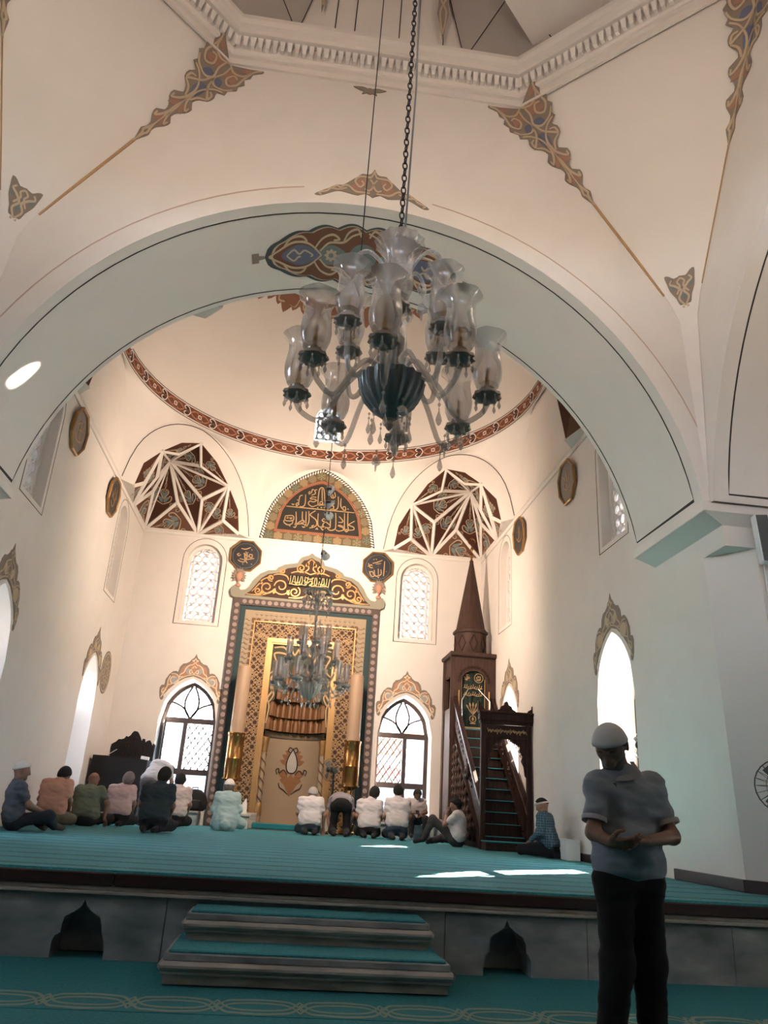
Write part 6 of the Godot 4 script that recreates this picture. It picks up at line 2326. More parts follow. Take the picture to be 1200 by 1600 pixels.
func build_furniture():
	var st: SurfaceTool
	big_candle(-1.2, "giant candle in brass stand left of the prayer niche")
	big_candle(1.53, "giant candle in brass stand right of the prayer niche")
	# stone ledges under the windows of the niche wall
	for e in [[-2.6, 1.5, "pale stone ledge under the left arched window"], [2.95, 1.5, "pale stone ledge under the right arched window"]]:
		var o = thing("stone_ledge", e[2], "ledge", Vector3(e[0], PF, ZB + 0.002))
		st = S()
		box(st, Vector3(0, 0.13, 0.26), Vector3(e[1] - 0.06, 0.26, 0.5))
		obj("base", st, mats.marble, o)
		st = S()
		box(st, Vector3(0, 0.285, 0.28), Vector3(e[1], 0.05, 0.56), Basis.IDENTITY, 0.012)
		obj("slab", st, mats.marble_pale, o)
	# preacher's chair under black cloth
	var k = thing("preacher_chair", "high preacher's chair draped in black cloth with carved crest", "chair", Vector3(-3.62, PF, -18.6))
	st = S()
	for i in 2:
		pass
	prism(st, V2([-0.6, 0.22, 0.6, 0.16, 0.6, 1.3, 0.36, 1.29, -0.3, 1.34, -0.58, 1.34]), -0.34, 0.34, flat)
	obj("black_drape", st, mats.black_cloth, k)
	for x in [-0.52, 0.52]:
		for z in [-0.26, 0.26]:
			st = S()
			box(st, Vector3(x, 0.12, z), Vector3(0.08, 0.24, 0.08))
			obj("foot", st, mats.wood_dark, k)
	st = S()
	prism(st, V2([0.6, 1.28, 0.61, 1.66, 0.57, 1.7, 0.55, 1.64, 0.52, 1.7, 0.48, 1.76, 0.42, 1.74, 0.38, 1.7, 0.36, 1.78, 0.31, 1.78, 0.3, 1.72, 0.25, 1.82, 0.2, 1.9, 0.17, 1.93, 0.1, 1.94, 0.06, 1.9, 0.03, 1.84, -0.02, 1.8, -0.06, 1.82, -0.1, 1.76, -0.16, 1.74, -0.22, 1.74, -0.27, 1.68, -0.32, 1.65, -0.36, 1.62, -0.37, 1.54, -0.36, 1.3]), -0.34, -0.28, flat)
	obj("carved_crest", st, mats.black_cloth, k)
	st = S()
	for q in [[-0.15, 1.55], [0.0, 1.62], [0.13, 1.74], [0.3, 1.58], [0.45, 1.5], [0.2, 1.45], [-0.02, 1.42]]:
		ribbon(st, spiral(Vector2(q[0], q[1]), 0.08, 0.02, 0, 420, 14), 0.02, flat, -0.28, -0.265)
	obj("crest_scrolls", st, mats.wood_dark, k)
	st = S()
	bar(st, Vector3(-0.36, 1.36, 0.0), Vector3(-0.16, 1.5, 0.0), 0.012, 0.03, Vector3.BACK)
	obj("white_rail", st, mats.white_plastic, k)
	var pc = thing("paper_sheet", "white sheet lying on the black draped chair", "paper", Vector3(-3.12, PF + 1.31, -18.5))
	st = S()
	box(st, Vector3(0, 0.035, 0), Vector3(0.17, 0.07, 0.12), Basis(Vector3.BACK, -0.12), 0.004)
	obj("sheets", st, mats.white_plastic, pc)
	# pedestal fan beside the niche
	var f = thing("pedestal_fan", "dark pedestal fan standing right of the prayer niche", "fan", Vector3(1.12, PF, -18.72))
	st = S()
	lathe(st, V2([0.0, 0.0, 0.2, 0.0, 0.2, 0.02, 0.05, 0.06, 0.03, 0.1, 0.0, 0.1]), 20)
	obj("base", st, mats.black_plastic, f)
	st = S()
	tube(st, [Vector3(0, 0.05, 0), Vector3(0, 1.3, 0)], 0.017, 8)
	obj("pole", st, mats.chrome, f)
	st = S()
	tube(st, [Vector3(0, 0.75, 0), Vector3(0, 1.32, 0)], 0.026, 8)
	obj("pole_sleeve", st, mats.black_plastic, f)
	fan_head(f, Vector3(-0.08, 1.36, 0.1), Basis(Vector3.UP, deg_to_rad(-42.0)), 0.24, mats.grey_plastic)
	# wall fan and loudspeaker at the right pier
	f = thing("wall_fan", "white wall fan on the pier, cut by the right edge", "fan", Vector3(4.92, 1.5, -7.56))
	fan_head(f, Vector3(-0.12, 0.12, 0.18), Basis(Vector3.UP, deg_to_rad(-24.0)), 0.25, mats.grey_plastic)
	st = S()
	box(st, Vector3(0.1, -0.06, 0.02), Vector3(0.12, 0.3, 0.14), Basis.IDENTITY, 0.02)
	bar(st, Vector3(0.1, 0.02, 0.08), Vector3(-0.1, 0.08, 0.12), 0.05, 0.05, Vector3.UP, 0.01)
	obj("wall_bracket", st, mats.white_plastic, f)
	var sp = thing("column_speaker", "tall narrow grey loudspeaker mounted high on the right pier", "loudspeaker", Vector3(4.98, 3.95, -7.45), -0.12)
	st = S()
	box(st, Vector3(0, 0.26, 0), Vector3(0.15, 0.56, 0.12), Basis(Vector3.BACK, 0.06), 0.015)
	obj("cabinet", st, mats.white_plastic, sp)
	st = S()
	box(st, Vector3(0, 0.26, 0.058), Vector3(0.13, 0.53, 0.01), Basis(Vector3.BACK, 0.06), 0.003)
	obj("grille", st, mats.grey_plastic, sp)
	st = S()
	lathe(st, V2([0.0, 0.0, 0.016, 0.0, 0.012, 0.008, 0.0, 0.008]), 12, Vector3(0.015, 0.05, 0.063), Basis(Vector3.RIGHT, PI / 2.0))
	obj("badge", st, mats.black_plastic, sp)
	st = S()
	box(st, Vector3(0.05, 0.2, -0.09), Vector3(0.05, 0.2, 0.08))
	obj("bracket", st, mats.white_plastic, sp)
	var tr = thing("cable_duct", "white cable duct running down the pier below the loudspeaker", "cable duct", Vector3(5.06, PF, -7.6))
	st = S()
	box(st, Vector3(0, 1.72, 0), Vector3(0.03, 3.4, 0.025), Basis.IDENTITY, 0.004)
	obj("duct", st, mats.white_plastic, tr)
	# small fan in the right-hand window recess, wooden shutter frame
	f = thing("window_fan", "small grey fan in the bright right window recess", "fan", Vector3(4.9, 1.97, -10.62))
	fan_head(f, Vector3(0, 0.26, 0.0), Basis(Vector3.UP, deg_to_rad(-60.0)), 0.17, mats.white_plastic)
	st = S()
	tube(st, [Vector3(0, -0.86, 0), Vector3(0, 0.16, 0)], 0.014, 8)
	lathe(st, V2([0.0, -0.86, 0.11, -0.86, 0.11, -0.84, 0.02, -0.82]), 16)
	obj("stand", st, mats.white_plastic, f)
	var sh = thing("picture_frame", "brown wooden frame leaning in the bright right window recess", "frame", Vector3(5.3, 2.25, -10.48), -PI / 2.0 + 0.25)
	st = S()
	for e in [[Vector3(0, 0.02, 0), Vector3(0.34, 0.05, 0.03)], [Vector3(0, 0.5, 0), Vector3(0.34, 0.05, 0.03)], [Vector3(-0.15, 0.26, 0), Vector3(0.05, 0.48, 0.03)], [Vector3(0.15, 0.26, 0), Vector3(0.05, 0.48, 0.03)]]:
		box(st, e[0], e[1], Basis.IDENTITY, 0.006)
	obj("frame", st, mats.frame_oak if mats.has("frame_oak") else mat("frame_oak", Color(0.5, 0.32, 0.2), 0.5), sh)
	st = S()
	box(st, Vector3(0, 0.26, 0.004), Vector3(0.27, 0.44, 0.008))
	obj("sheet", st, mats.white_plastic, sh)
	# backpack near the left window
	var b = thing("black_backpack", "rounded black backpack on the stone ledge by the left window", "bag", Vector3(-2.0, PF + 0.31, -19.2))
	st = S(true)
	lathe(st, V2([0.0, 0.0, 0.2, 0.0, 0.26, 0.06, 0.27, 0.2, 0.22, 0.36, 0.12, 0.45, 0.0, 0.47]), 20)
	obj("bag_body", st, mats.black_cloth, b, Transform3D(Basis.from_scale(Vector3(1.15, 1.0, 0.8)), Vector3.ZERO))
	st = S()
	tube(st, [Vector3(-0.07, 0.42, 0.03), Vector3(-0.06, 0.5, 0.03), Vector3(0.06, 0.5, 0.03), Vector3(0.07, 0.42, 0.03)], 0.014, 6)
	obj("grab_handle", st, mats.black_cloth, b)
	st = S()
	box(st, Vector3(0, 0.14, 0.2), Vector3(0.34, 0.2, 0.07), Basis.IDENTITY, 0.03)
	obj("front_pocket", st, mats.black_plastic, b)
	# small marble pedestal with a white folded card
	var pd = thing("marble_pedestal", "small stepped marble pedestal left of the niche", "pedestal", Vector3(-0.82, PF, -18.72))
	st = S()
	box(st, Vector3(0, 0.13, 0), Vector3(0.26, 0.26, 0.24), Basis.IDENTITY, 0.01)
	box(st, Vector3(0, 0.29, 0), Vector3(0.36, 0.06, 0.32), Basis.IDENTITY, 0.012)
	obj("block", st, mats.marble_pale, pd)
	var cd = thing("folded_card", "white pointed card standing on the marble pedestal", "card", Vector3(-0.86, PF + 0.32, -18.72))
	st = S()
	prism(st, V2([-0.12, 0.0, 0.1, 0.0, 0.09, 0.2, 0.06, 0.33, -0.04, 0.16]), -0.03, 0.03, flat)
	obj("card", st, mats.orn_white, cd)
	# white box by the right-hand wall
	var wb = thing("white_box", "small white box on the carpet behind the checked shirt", "box", Vector3(4.58, PF, -12.75))
	st = S()
	box(st, Vector3(0, 0.15, 0), Vector3(0.22, 0.3, 0.3), Basis.IDENTITY, 0.01)
	obj("carton", st, mats.white_plastic, wb)
	st = S()
	box(st, Vector3(0, 0.302, 0), Vector3(0.23, 0.012, 0.31), Basis.IDENTITY, 0.003)
	obj("lid", st, mats.orn_white, wb)
	# low stone seat by the right window
	var se = thing("marble_stool", "low grey marble stool beside the pulpit", "stool", Vector3(3.5, PF, -18.6))
	st = S()
	box(st, Vector3(0.08, 0.2, 0), Vector3(0.08, 0.4, 0.34), Basis.IDENTITY, 0.01)
	box(st, Vector3(0, 0.42, 0), Vector3(0.3, 0.06, 0.4), Basis.IDENTITY, 0.01)
	box(st, Vector3(-0.08, 0.2, 0), Vector3(0.08, 0.4, 0.34), Basis.IDENTITY, 0.01)
	obj("bench_frame", st, mats.marble, se)
	# skirting of dark wood along the right wall and pier
	var bb = structure("baseboard_right")
	st = S()
	box(st, Vector3(4.735, PF + 0.06, -11.75), Vector3(0.03, 0.12, 3.7), Basis.IDENTITY, 0.006)
	box(st, Vector3(4.735, PF + 0.06, -8.85), Vector3(0.03, 0.12, 1.5), Basis.IDENTITY, 0.006)
	bar(st, Vector3(4.735, PF + 0.06, -8.1), Vector3(5.095, PF + 0.06, -7.605), 0.03, 0.12)
	box(st, Vector3(6.09, PF + 0.06, -7.605), Vector3(2.0, 0.12, 0.03), Basis.IDENTITY, 0.006)
	obj("skirting", st, mats.wood_edge, bb)
	bb = structure("baseboard_left")
	st = S()
	box(st, Vector3(XL + 0.015, PF + 0.05, -14.5), Vector3(0.03, 0.1, 9.8), Basis.IDENTITY, 0.006)
	obj("skirting", st, mats.plaster, bb)

# ------------------------------------------------------------------ chandeliers
var ch_mesh := {}
func chandelier_meshes():
	var st = S()
	# tulip shade: open glass with a wavy flared rim
	lathe(st, V2([0.03, 0.0, 0.056, 0.012, 0.071, 0.055, 0.075, 0.1, 0.07, 0.15, 0.063, 0.2, 0.066, 0.24, 0.08, 0.27, 0.1, 0.292]), 24, Vector3.ZERO, Basis.IDENTITY, 0.0, TAU, 0.035, 6)
	ch_mesh.shade = done(st)
	st = S()
	lathe(st, V2([0.03, 0.0, 0.042, 0.01, 0.046, 0.08, 0.046, 0.2, 0.05, 0.25]), 18)
	ch_mesh.shade_tall = done(st)
	st = S()
	lathe(st, V2([0.0, -0.03, 0.014, -0.03, 0.02, -0.015, 0.05, -0.005, 0.066, 0.012, 0.06, 0.03, 0.036, 0.03, 0.03, 0.05, 0.034, 0.06, 0.0, 0.06]), 20, Vector3.ZERO, Basis.IDENTITY, 0.0, TAU, 0.12, 9)
	ch_mesh.pan = done(st)
	st = S()
	lathe(st, V2([0.0, 0.0, 0.011, 0.0, 0.011, 0.075, 0.006, 0.08, 0.006, 0.1, 0.012, 0.12, 0.0, 0.15]), 10)
	ch_mesh.candle = done(st)
	st = S()
	lathe(st, V2([0.0, 0.0, 0.004, -0.004, 0.006, -0.012, 0.003, -0.02, 0.008, -0.035, 0.009, -0.045, 0.0, -0.062]), 6)
	ch_mesh.drop = done(st)
	st = S()
	# bead string ending in a big tear drop
	var pr = []
	for i in 2:
		var y = -0.03 * i
		pr.append_array([Vector2(0.001, y), Vector2(0.009, y - 0.012), Vector2(0.001, y - 0.026)])
	pr.append_array([Vector2(0.003, -0.06), Vector2(0.003, -0.075), Vector2(0.013, -0.11), Vector2(0.015, -0.125), Vector2(0.008, -0.142), Vector2(0.0, -0.15)])
	lathe(st, pr, 8)
	ch_mesh.pendant = done(st)
	st = S()
	lathe(st, V2([0.001, 0.0, 0.007, -0.01, 0.001, -0.02, 0.002, -0.04, 0.014, -0.05, 0.022, -0.07, 0.02, -0.085, 0.006, -0.095, 0.004, -0.12, 0.0, -0.13]), 10, Vector3.ZERO, Basis.IDENTITY, 0.0, TAU, 0.15, 5)
	ch_mesh.tulip = done(st)
	st = S()
	var ring = []
	for i in 13:
		var a = TAU * i / 12
		ring.append(Vector3(cos(a) * 0.013, sin(a) * 0.026 + 0.0, 0))
	tube(st, ring, 0.0042, 5, false)
	ch_mesh.link = done(st)

# at: bottom of the bowl. tiers: [arms, radius, height of cup, root height, phase]
func chandelier(at: Vector3, k: float, tiers: Array, label: String, shade: String, top_y: float, bowl_mat: Material, crown_h: float, links := 34) -> Node3D:
	var o = thing("crystal_chandelier", label, "chandelier", at)
	o.scale = Vector3.ONE
	var st = S()
	lathe(st, shift(V2([0.0, -0.01, 0.03, 0.0, 0.05, 0.02, 0.09, 0.05, 0.13, 0.1, 0.155, 0.16, 0.16, 0.2, 0.165, 0.215, 0.15, 0.215, 0.14, 0.16, 0.0, 0.15]), Vector2.ZERO, k), 90, Vector3.ZERO, Basis.IDENTITY, 0.0, TAU, 0.045, 18)
	obj("silvered_bowl", st, bowl_mat, o)
	st = S()
	lathe(st, shift(V2([0.0, -0.06, 0.012, -0.05, 0.022, -0.03, 0.012, -0.01, 0.03, 0.0, 0.0, 0.01]), Vector2.ZERO, k), 14)
	obj("bowl_finial", st, mats.silver_glass, o)
	var ch = crown_h
	st = S()
	lathe(st, shift(V2([0.0, 0.15, 0.035, 0.15, 0.04, 0.24, 0.025, 0.28, 0.025, 0.36, 0.05, 0.4, 0.055, 0.46, 0.025, 0.5, 0.02, 0.62, 0.045, 0.68, 0.05, 0.74, 0.02, 0.8, 0.02, ch - 0.06, 0.03, ch - 0.02, 0.0, ch]), Vector2.ZERO, k), 16)
	obj("glass_stem", st, mats.silver_glass, o)
	# flared crown
	st = S()
	lathe(st, shift(V2([0.02, ch - 0.12, 0.05, ch - 0.1, 0.075, ch - 0.04, 0.09, ch + 0.02, 0.125, ch + 0.06, 0.135, ch + 0.07]), Vector2.ZERO, k), 36, Vector3.ZERO, Basis.IDENTITY, 0.0, TAU, 0.06, 12)
	obj("flared_crown", st, mats.shade_glass, o)
	# upper corona with hanging tulips and curled hooks
	for i in 5:
		var a = TAU * i / 5 + 0.5
		var d = Vector3(cos(a), 0, sin(a))
		st = S()
		var c = []
		for p in curve([0.03, ch - 0.2, 0.09, ch - 0.08, 0.17, ch - 0.02, 0.23, ch - 0.08, 0.2, ch - 0.13, 0.17, ch - 0.09]):
			c.append((d * p.x + Vector3.UP * p.y) * k)
		tube(st, c, 0.011 * k, 7)
		var hk = obj("curled_hook", st, mats.crystal, o)
		inst("hanging_tulip", ch_mesh.tulip, mats.crystal, hk, Transform3D(Basis.IDENTITY.scaled(Vector3.ONE * k * 1.3), (d * 0.21 + Vector3.UP * (ch - 0.13)) * k))
	for t in tiers:
		var n: int = t[0]
		for i in n:
			var a: float = TAU * i / n + t[4]
			var d = Vector3(cos(a), 0, sin(a))
			st = S()
			var R: float = t[1]
			var cy: float = t[2]
			var ry: float = t[3]
			var dip = minf(ry, cy) - 0.12
			var c = []
			for p in curve([0.05, ry, R * 0.3, ry + 0.07, R * 0.5, ry - 0.02, R * 0.72, dip, R * 0.92, dip + 0.03, R, cy - 0.03], 5):
				c.append((d * p.x + Vector3.UP * p.y) * k)
			tube(st, c, 0.014 * k, 7)
			var arm = obj("glass_arm", st, mats.crystal, o)
			var cup = (d * R + Vector3.UP * cy) * k
			var sb = Basis.IDENTITY.scaled(Vector3.ONE * k)
			inst("drip_pan", ch_mesh.pan, mats.silver_glass, arm, Transform3D(sb, cup))
			inst("candle_fitting", ch_mesh.candle, mats.brass, arm, Transform3D(sb, cup + Vector3.UP * 0.05 * k))
			inst("glass_shade", ch_mesh[shade], mats.shade_glass, arm, Transform3D(sb * Basis(Vector3.UP, a), cup + Vector3.UP * 0.06 * k))
			for j in 7:
				var b = TAU * j / 7 + a
				inst("crystal_drop", ch_mesh.drop, mats.crystal, arm, Transform3D(sb, cup + Vector3(cos(b) * 0.058, 0.005, sin(b) * 0.058) * k))
			if t[5]:
				inst("crystal_pendant", ch_mesh.pendant, mats.crystal, arm, Transform3D(sb, (d * R * 0.74 + Vector3.UP * (dip - 0.01)) * k))
				if i % 2 == 0:
					inst("crystal_tulip", ch_mesh.tulip, mats.crystal, arm, Transform3D(sb, (d.rotated(Vector3.UP, 0.3) * R * 0.6 + Vector3.UP * (dip - 0.03)) * k))
	# ring of pendants under the bowl
	for i in 10:
		var a = TAU * i / 10
		inst("crystal_pendant", ch_mesh.pendant, mats.crystal, o, Transform3D(Basis.IDENTITY.scaled(Vector3.ONE * k * (0.8 if i % 2 else 1.0)), Vector3(cos(a) * 0.1, 0.03, sin(a) * 0.1) * k))
	# chain
	var y = (ch - 0.02) * k
	for i in links:
		inst("chain_link", ch_mesh.link, mats.iron, o, Transform3D(Basis(Vector3.UP, PI / 2.0 * (i % 2) + 0.3), Vector3(0, y + 0.02 + i * 0.044, 0)))
	st = S()
	tube(st, [Vector3(0, y + links * 0.044, 0), Vector3(0, top_y - at.y, 0)], 0.008, 6)
	obj("chain_rod", st, mats.iron, o)
	st = S()
	lathe(st, V2([0.0, -0.1, 0.03, -0.1, 0.06, -0.04, 0.14, 0.0, 0.15, 0.03, 0.0, 0.1]), 16, Vector3(0, top_y - at.y, 0))
	obj("ceiling_rose", st, mats.gold, o)
	return o

func build_chandeliers():
	chandelier_meshes()
	mat("bowl_dark", Color(0.5, 0.53, 0.54), 0.25, 0.45)
	# front hall
	var c = chandelier(Vector3(0.335, 2.95, -3.3), 1.0, [[8, 0.47, 0.12, 0.2, 0.2, true], [6, 0.27, 0.44, 0.3, 0.62, false]], "large unlit glass chandelier with tulip shades hanging in the front hall", "shade", 14.6, mats.bowl_dark, 0.99, 46)
	var st = S()
	tube(st, [Vector3(0.02, 1.16, 0.02), Vector3(0.035, 2.2, 0.02), Vector3(0.02, 3.2, 0.02)], 0.006, 5)
	obj("flex", st, mats.grey_plastic, c)
	# thin wire beside the chain, tied to a rear hook
	st = S()
	tube(st, [Vector3(-0.2, 1.0, -0.12), Vector3(-0.2, 1.6, -0.14), Vector3(-0.19, 3.2, -0.16), Vector3(-0.12, 11.4, -0.1)], 0.0035, 5)
	obj("steel_wire", st, mats.iron, c)
	added_vault_lamps()
	# far bay
	c = chandelier(Vector3(0.3, 2.98, CZ), 1.3, [[10, 0.5, 0.2, 0.26, 0.1, true], [8, 0.36, 0.52, 0.42, 0.4, false], [5, 0.2, 0.76, 0.66, 0.2, false]], "silvery crystal chandelier hanging before the prayer niche", "shade_tall", 14.4, mats.silver_glass, 1.5, 40)
	# crown of pendants on the far chandelier
	for i in 22:
		var a = TAU * i / 22
		inst("crystal_pendant", ch_mesh.pendant, mats.crystal, c, Transform3D(Basis.IDENTITY.scaled(Vector3.ONE * 1.5), Vector3(cos(a) * 0.27, 2.0, sin(a) * 0.27)))
	st = S()
	lathe(st, V2([0.24, 1.98, 0.29, 2.0, 0.29, 2.03, 0.24, 2.05]), 24)
	obj("crown_ring", st, mats.silver_glass, c)
	# lit spotlights clamped on its chain
	for e in [[2.8, 0.06, Vector3(0.3, -0.25, -1.0)], [3.64, 0.05, Vector3(0.5, 0.0, -1.0)], [3.88, 0.06, Vector3(-0.6, 0.05, -0.8)], [4.17, 0.05, Vector3(0.15, 0.9, -0.4)]]:
		var l = group("clamp_spotlight", c, Transform3D(Basis.IDENTITY, Vector3(0, e[0], 0)), "lit white spotlight clamped on the chain")
		var dirn: Vector3 = e[2].normalized()
		var b = Basis.looking_at(dirn, Vector3.UP)
		st = S()
		lathe(st, V2([0.0, -0.12, 0.04, -0.12, 0.05, -0.06, 0.085, 0.06, 0.09, 0.07, 0.08, 0.07, 0.045, -0.04, 0.0, -0.05]), 16, Vector3(e[1], 0, -0.1), b * Basis(Vector3.RIGHT, -PI / 2.0))
		obj("lamp_housing", st, mats.white_plastic, l)
		st = S()
		lathe(st, V2([0.0, 0.05, 0.06, 0.05, 0.066, 0.0, 0.05, -0.05, 0.0, -0.06]), 14, Vector3(e[1], 0, -0.1) + dirn * 0.03, b * Basis(Vector3.RIGHT, -PI / 2.0))
		obj("lamp_bulb", st, mats.lamp_bulb, l)
		st = S()
		box(st, Vector3(e[1] * 0.5, 0, -0.03), Vector3(0.1, 0.03, 0.08))
		obj("clamp", st, mats.black_plastic, l)
		var sp = SpotLight3D.new()
		sp.name = "spot"
		l.add_child(sp)
		sp.position = Vector3(e[1], 0, -0.1) + dirn * 0.13
		sp.basis = b
		sp.light_color = Color(1.0, 0.89, 0.79)
		sp.light_energy = LAMP * (0.2 if e[0] > 4.0 else 1.0)
		sp.light_size = 0.08
		sp.spot_angle = 80.0
		sp.spot_angle_attenuation = 0.8
		sp.spot_range = 60.0
		sp.spot_attenuation = 2.0
		sp.shadow_enabled = true

func added_vault_lamps():
	# unseen floodlights added on the gallery parapet to warm and brighten the vault
	for e in [[-2.0, "left", 2.2, 1.0], [2.7, "right", -0.2, 0.55]]:
		var l = thing("added_floodlight", "added warm floodlight on the gallery parapet behind the camera, the %s one" % e[1], "floodlight", Vector3(e[0], 4.38, -0.28), 0.0, "added floodlights on the gallery")
		var st = S()
		box(st, Vector3(0, 0.05, 0), Vector3(0.12, 0.1, 0.1), Basis.IDENTITY, 0.01)
		obj("stand", st, mats.black_plastic, l)
		var dirn = (Vector3(e[2], 9.9, -5.8) - Vector3(e[0], 4.6, -0.28)).normalized()
		var b = Basis.looking_at(dirn, Vector3.UP)
		st = S()
		box(st, Vector3(0, 0.22, 0), Vector3(0.34, 0.24, 0.12), b, 0.02)
		obj("lamp_housing", st, mats.black_plastic, l)
		st = S()
		box(st, Vector3(0, 0.22, 0) + dirn * 0.062, Vector3(0.3, 0.2, 0.01), b)
		obj("lamp_face", st, mats.lamp_bulb, l)
		var a = SpotLight3D.new()
		a.name = "flood"
		l.add_child(a)
		a.position = Vector3(0, 0.22, 0) + dirn * 0.1
		a.basis = b
		a.light_size = 0.12
		a.spot_angle = 56.0
		a.spot_angle_attenuation = 0.7
		a.spot_attenuation = 2.0
		a.light_color = Color(1.0, 0.88, 0.8)
		a.light_energy = ADDED_FLOOD * e[3]
		a.spot_range = 40.0
		a.shadow_enabled = true

const ADDED_FLOOD := 2.9
const LAMP := 4.0

# ------------------------------------------------------------------ outdoors
func build_outside():
	var st = S()
	quad(st, Vector3(-80, -0.4, 60), Vector3(80, -0.4, 60), Vector3(80, -0.4, -90), Vector3(-80, -0.4, -90))
	tag(obj("ground", st, mat("paving", Color(0.62, 0.6, 0.56), 0.9)), "pale paved ground outside the windows", "", "", "structure")
	# a pale house with red eaves and a shop awning opposite
	var h = thing("street_house", "pale house with red tiled eaves beyond the right window", "building", Vector3(9.0, -0.4, -40.0))
	st = S()
	box(st, Vector3(0, 2.0, 0), Vector3(12, 4.0, 6))
	obj("wall", st, mat("house_wall", Color(0.85, 0.83, 0.8), 0.9), h)
	st = S()
	prism(st, V2([-6.8, 4.0, 6.8, 4.0, 0.0, 6.2]), -3.6, 3.6, flat)
	obj("roof", st, mat("house_roof", Color(0.55, 0.3, 0.22), 0.9), h)
	for x in [-4.0, -1.4, 1.4, 4.0]:
		st = S()
		box(st, Vector3(x, 2.2, 3.02), Vector3(1.1, 1.5, 0.06))
		obj("window", st, mats.orn_slate, h)
	st = S()
	box(st, Vector3(-3.0, 3.2, 3.6), Vector3(5.0, 0.12, 1.2), Basis(Vector3.RIGHT, 0.3))
	obj("awning", st, mat("awning_red", Color(0.7, 0.25, 0.22), 0.9), h)
	# trees
	for e in [[-6.4, -31.0, 1.9, "leafy green shrub outside the left window"], [5.9, -30.0, 1.2, "small green shrub outside the right window"]]:
		var t = thing("garden_shrub", e[3], "shrub", Vector3(e[0], -0.4, e[1]))
		st = S()
		tube(st, [Vector3(0, 0, 0), Vector3(0.05, e[2] * 0.7, 0), Vector3(0.1, e[2], 0)], [0.09, 0.07, 0.03], 6)
		obj("trunk", st, mats.wood_brown, t)
		st = S()
		for i in 900:
			var p = Vector3(rng.randfn(0, 0.45), rng.randfn(0, 0.4), rng.randfn(0, 0.45)) * e[2] * 0.75 + Vector3(0, e[2] * 0.95, 0)
			var a = Vector3(rng.randf_range(-1, 1), rng.randf_range(-1, 1), rng.randf_range(-1, 1)).normalized() * 0.16
			var b = a.cross(Vector3(rng.randf_range(-1, 1), 1, rng.randf_range(-1, 1))).normalized() * 0.07
			tri(st, p, p + a + b, p + a * 1.6)
			tri(st, p, p + a * 1.6, p + a - b)
		var fo = obj("foliage", st, mat("leaf_green", Color(0.32, 0.45, 0.14), 0.8), t)
		fo.set_meta("kind", "stuff")

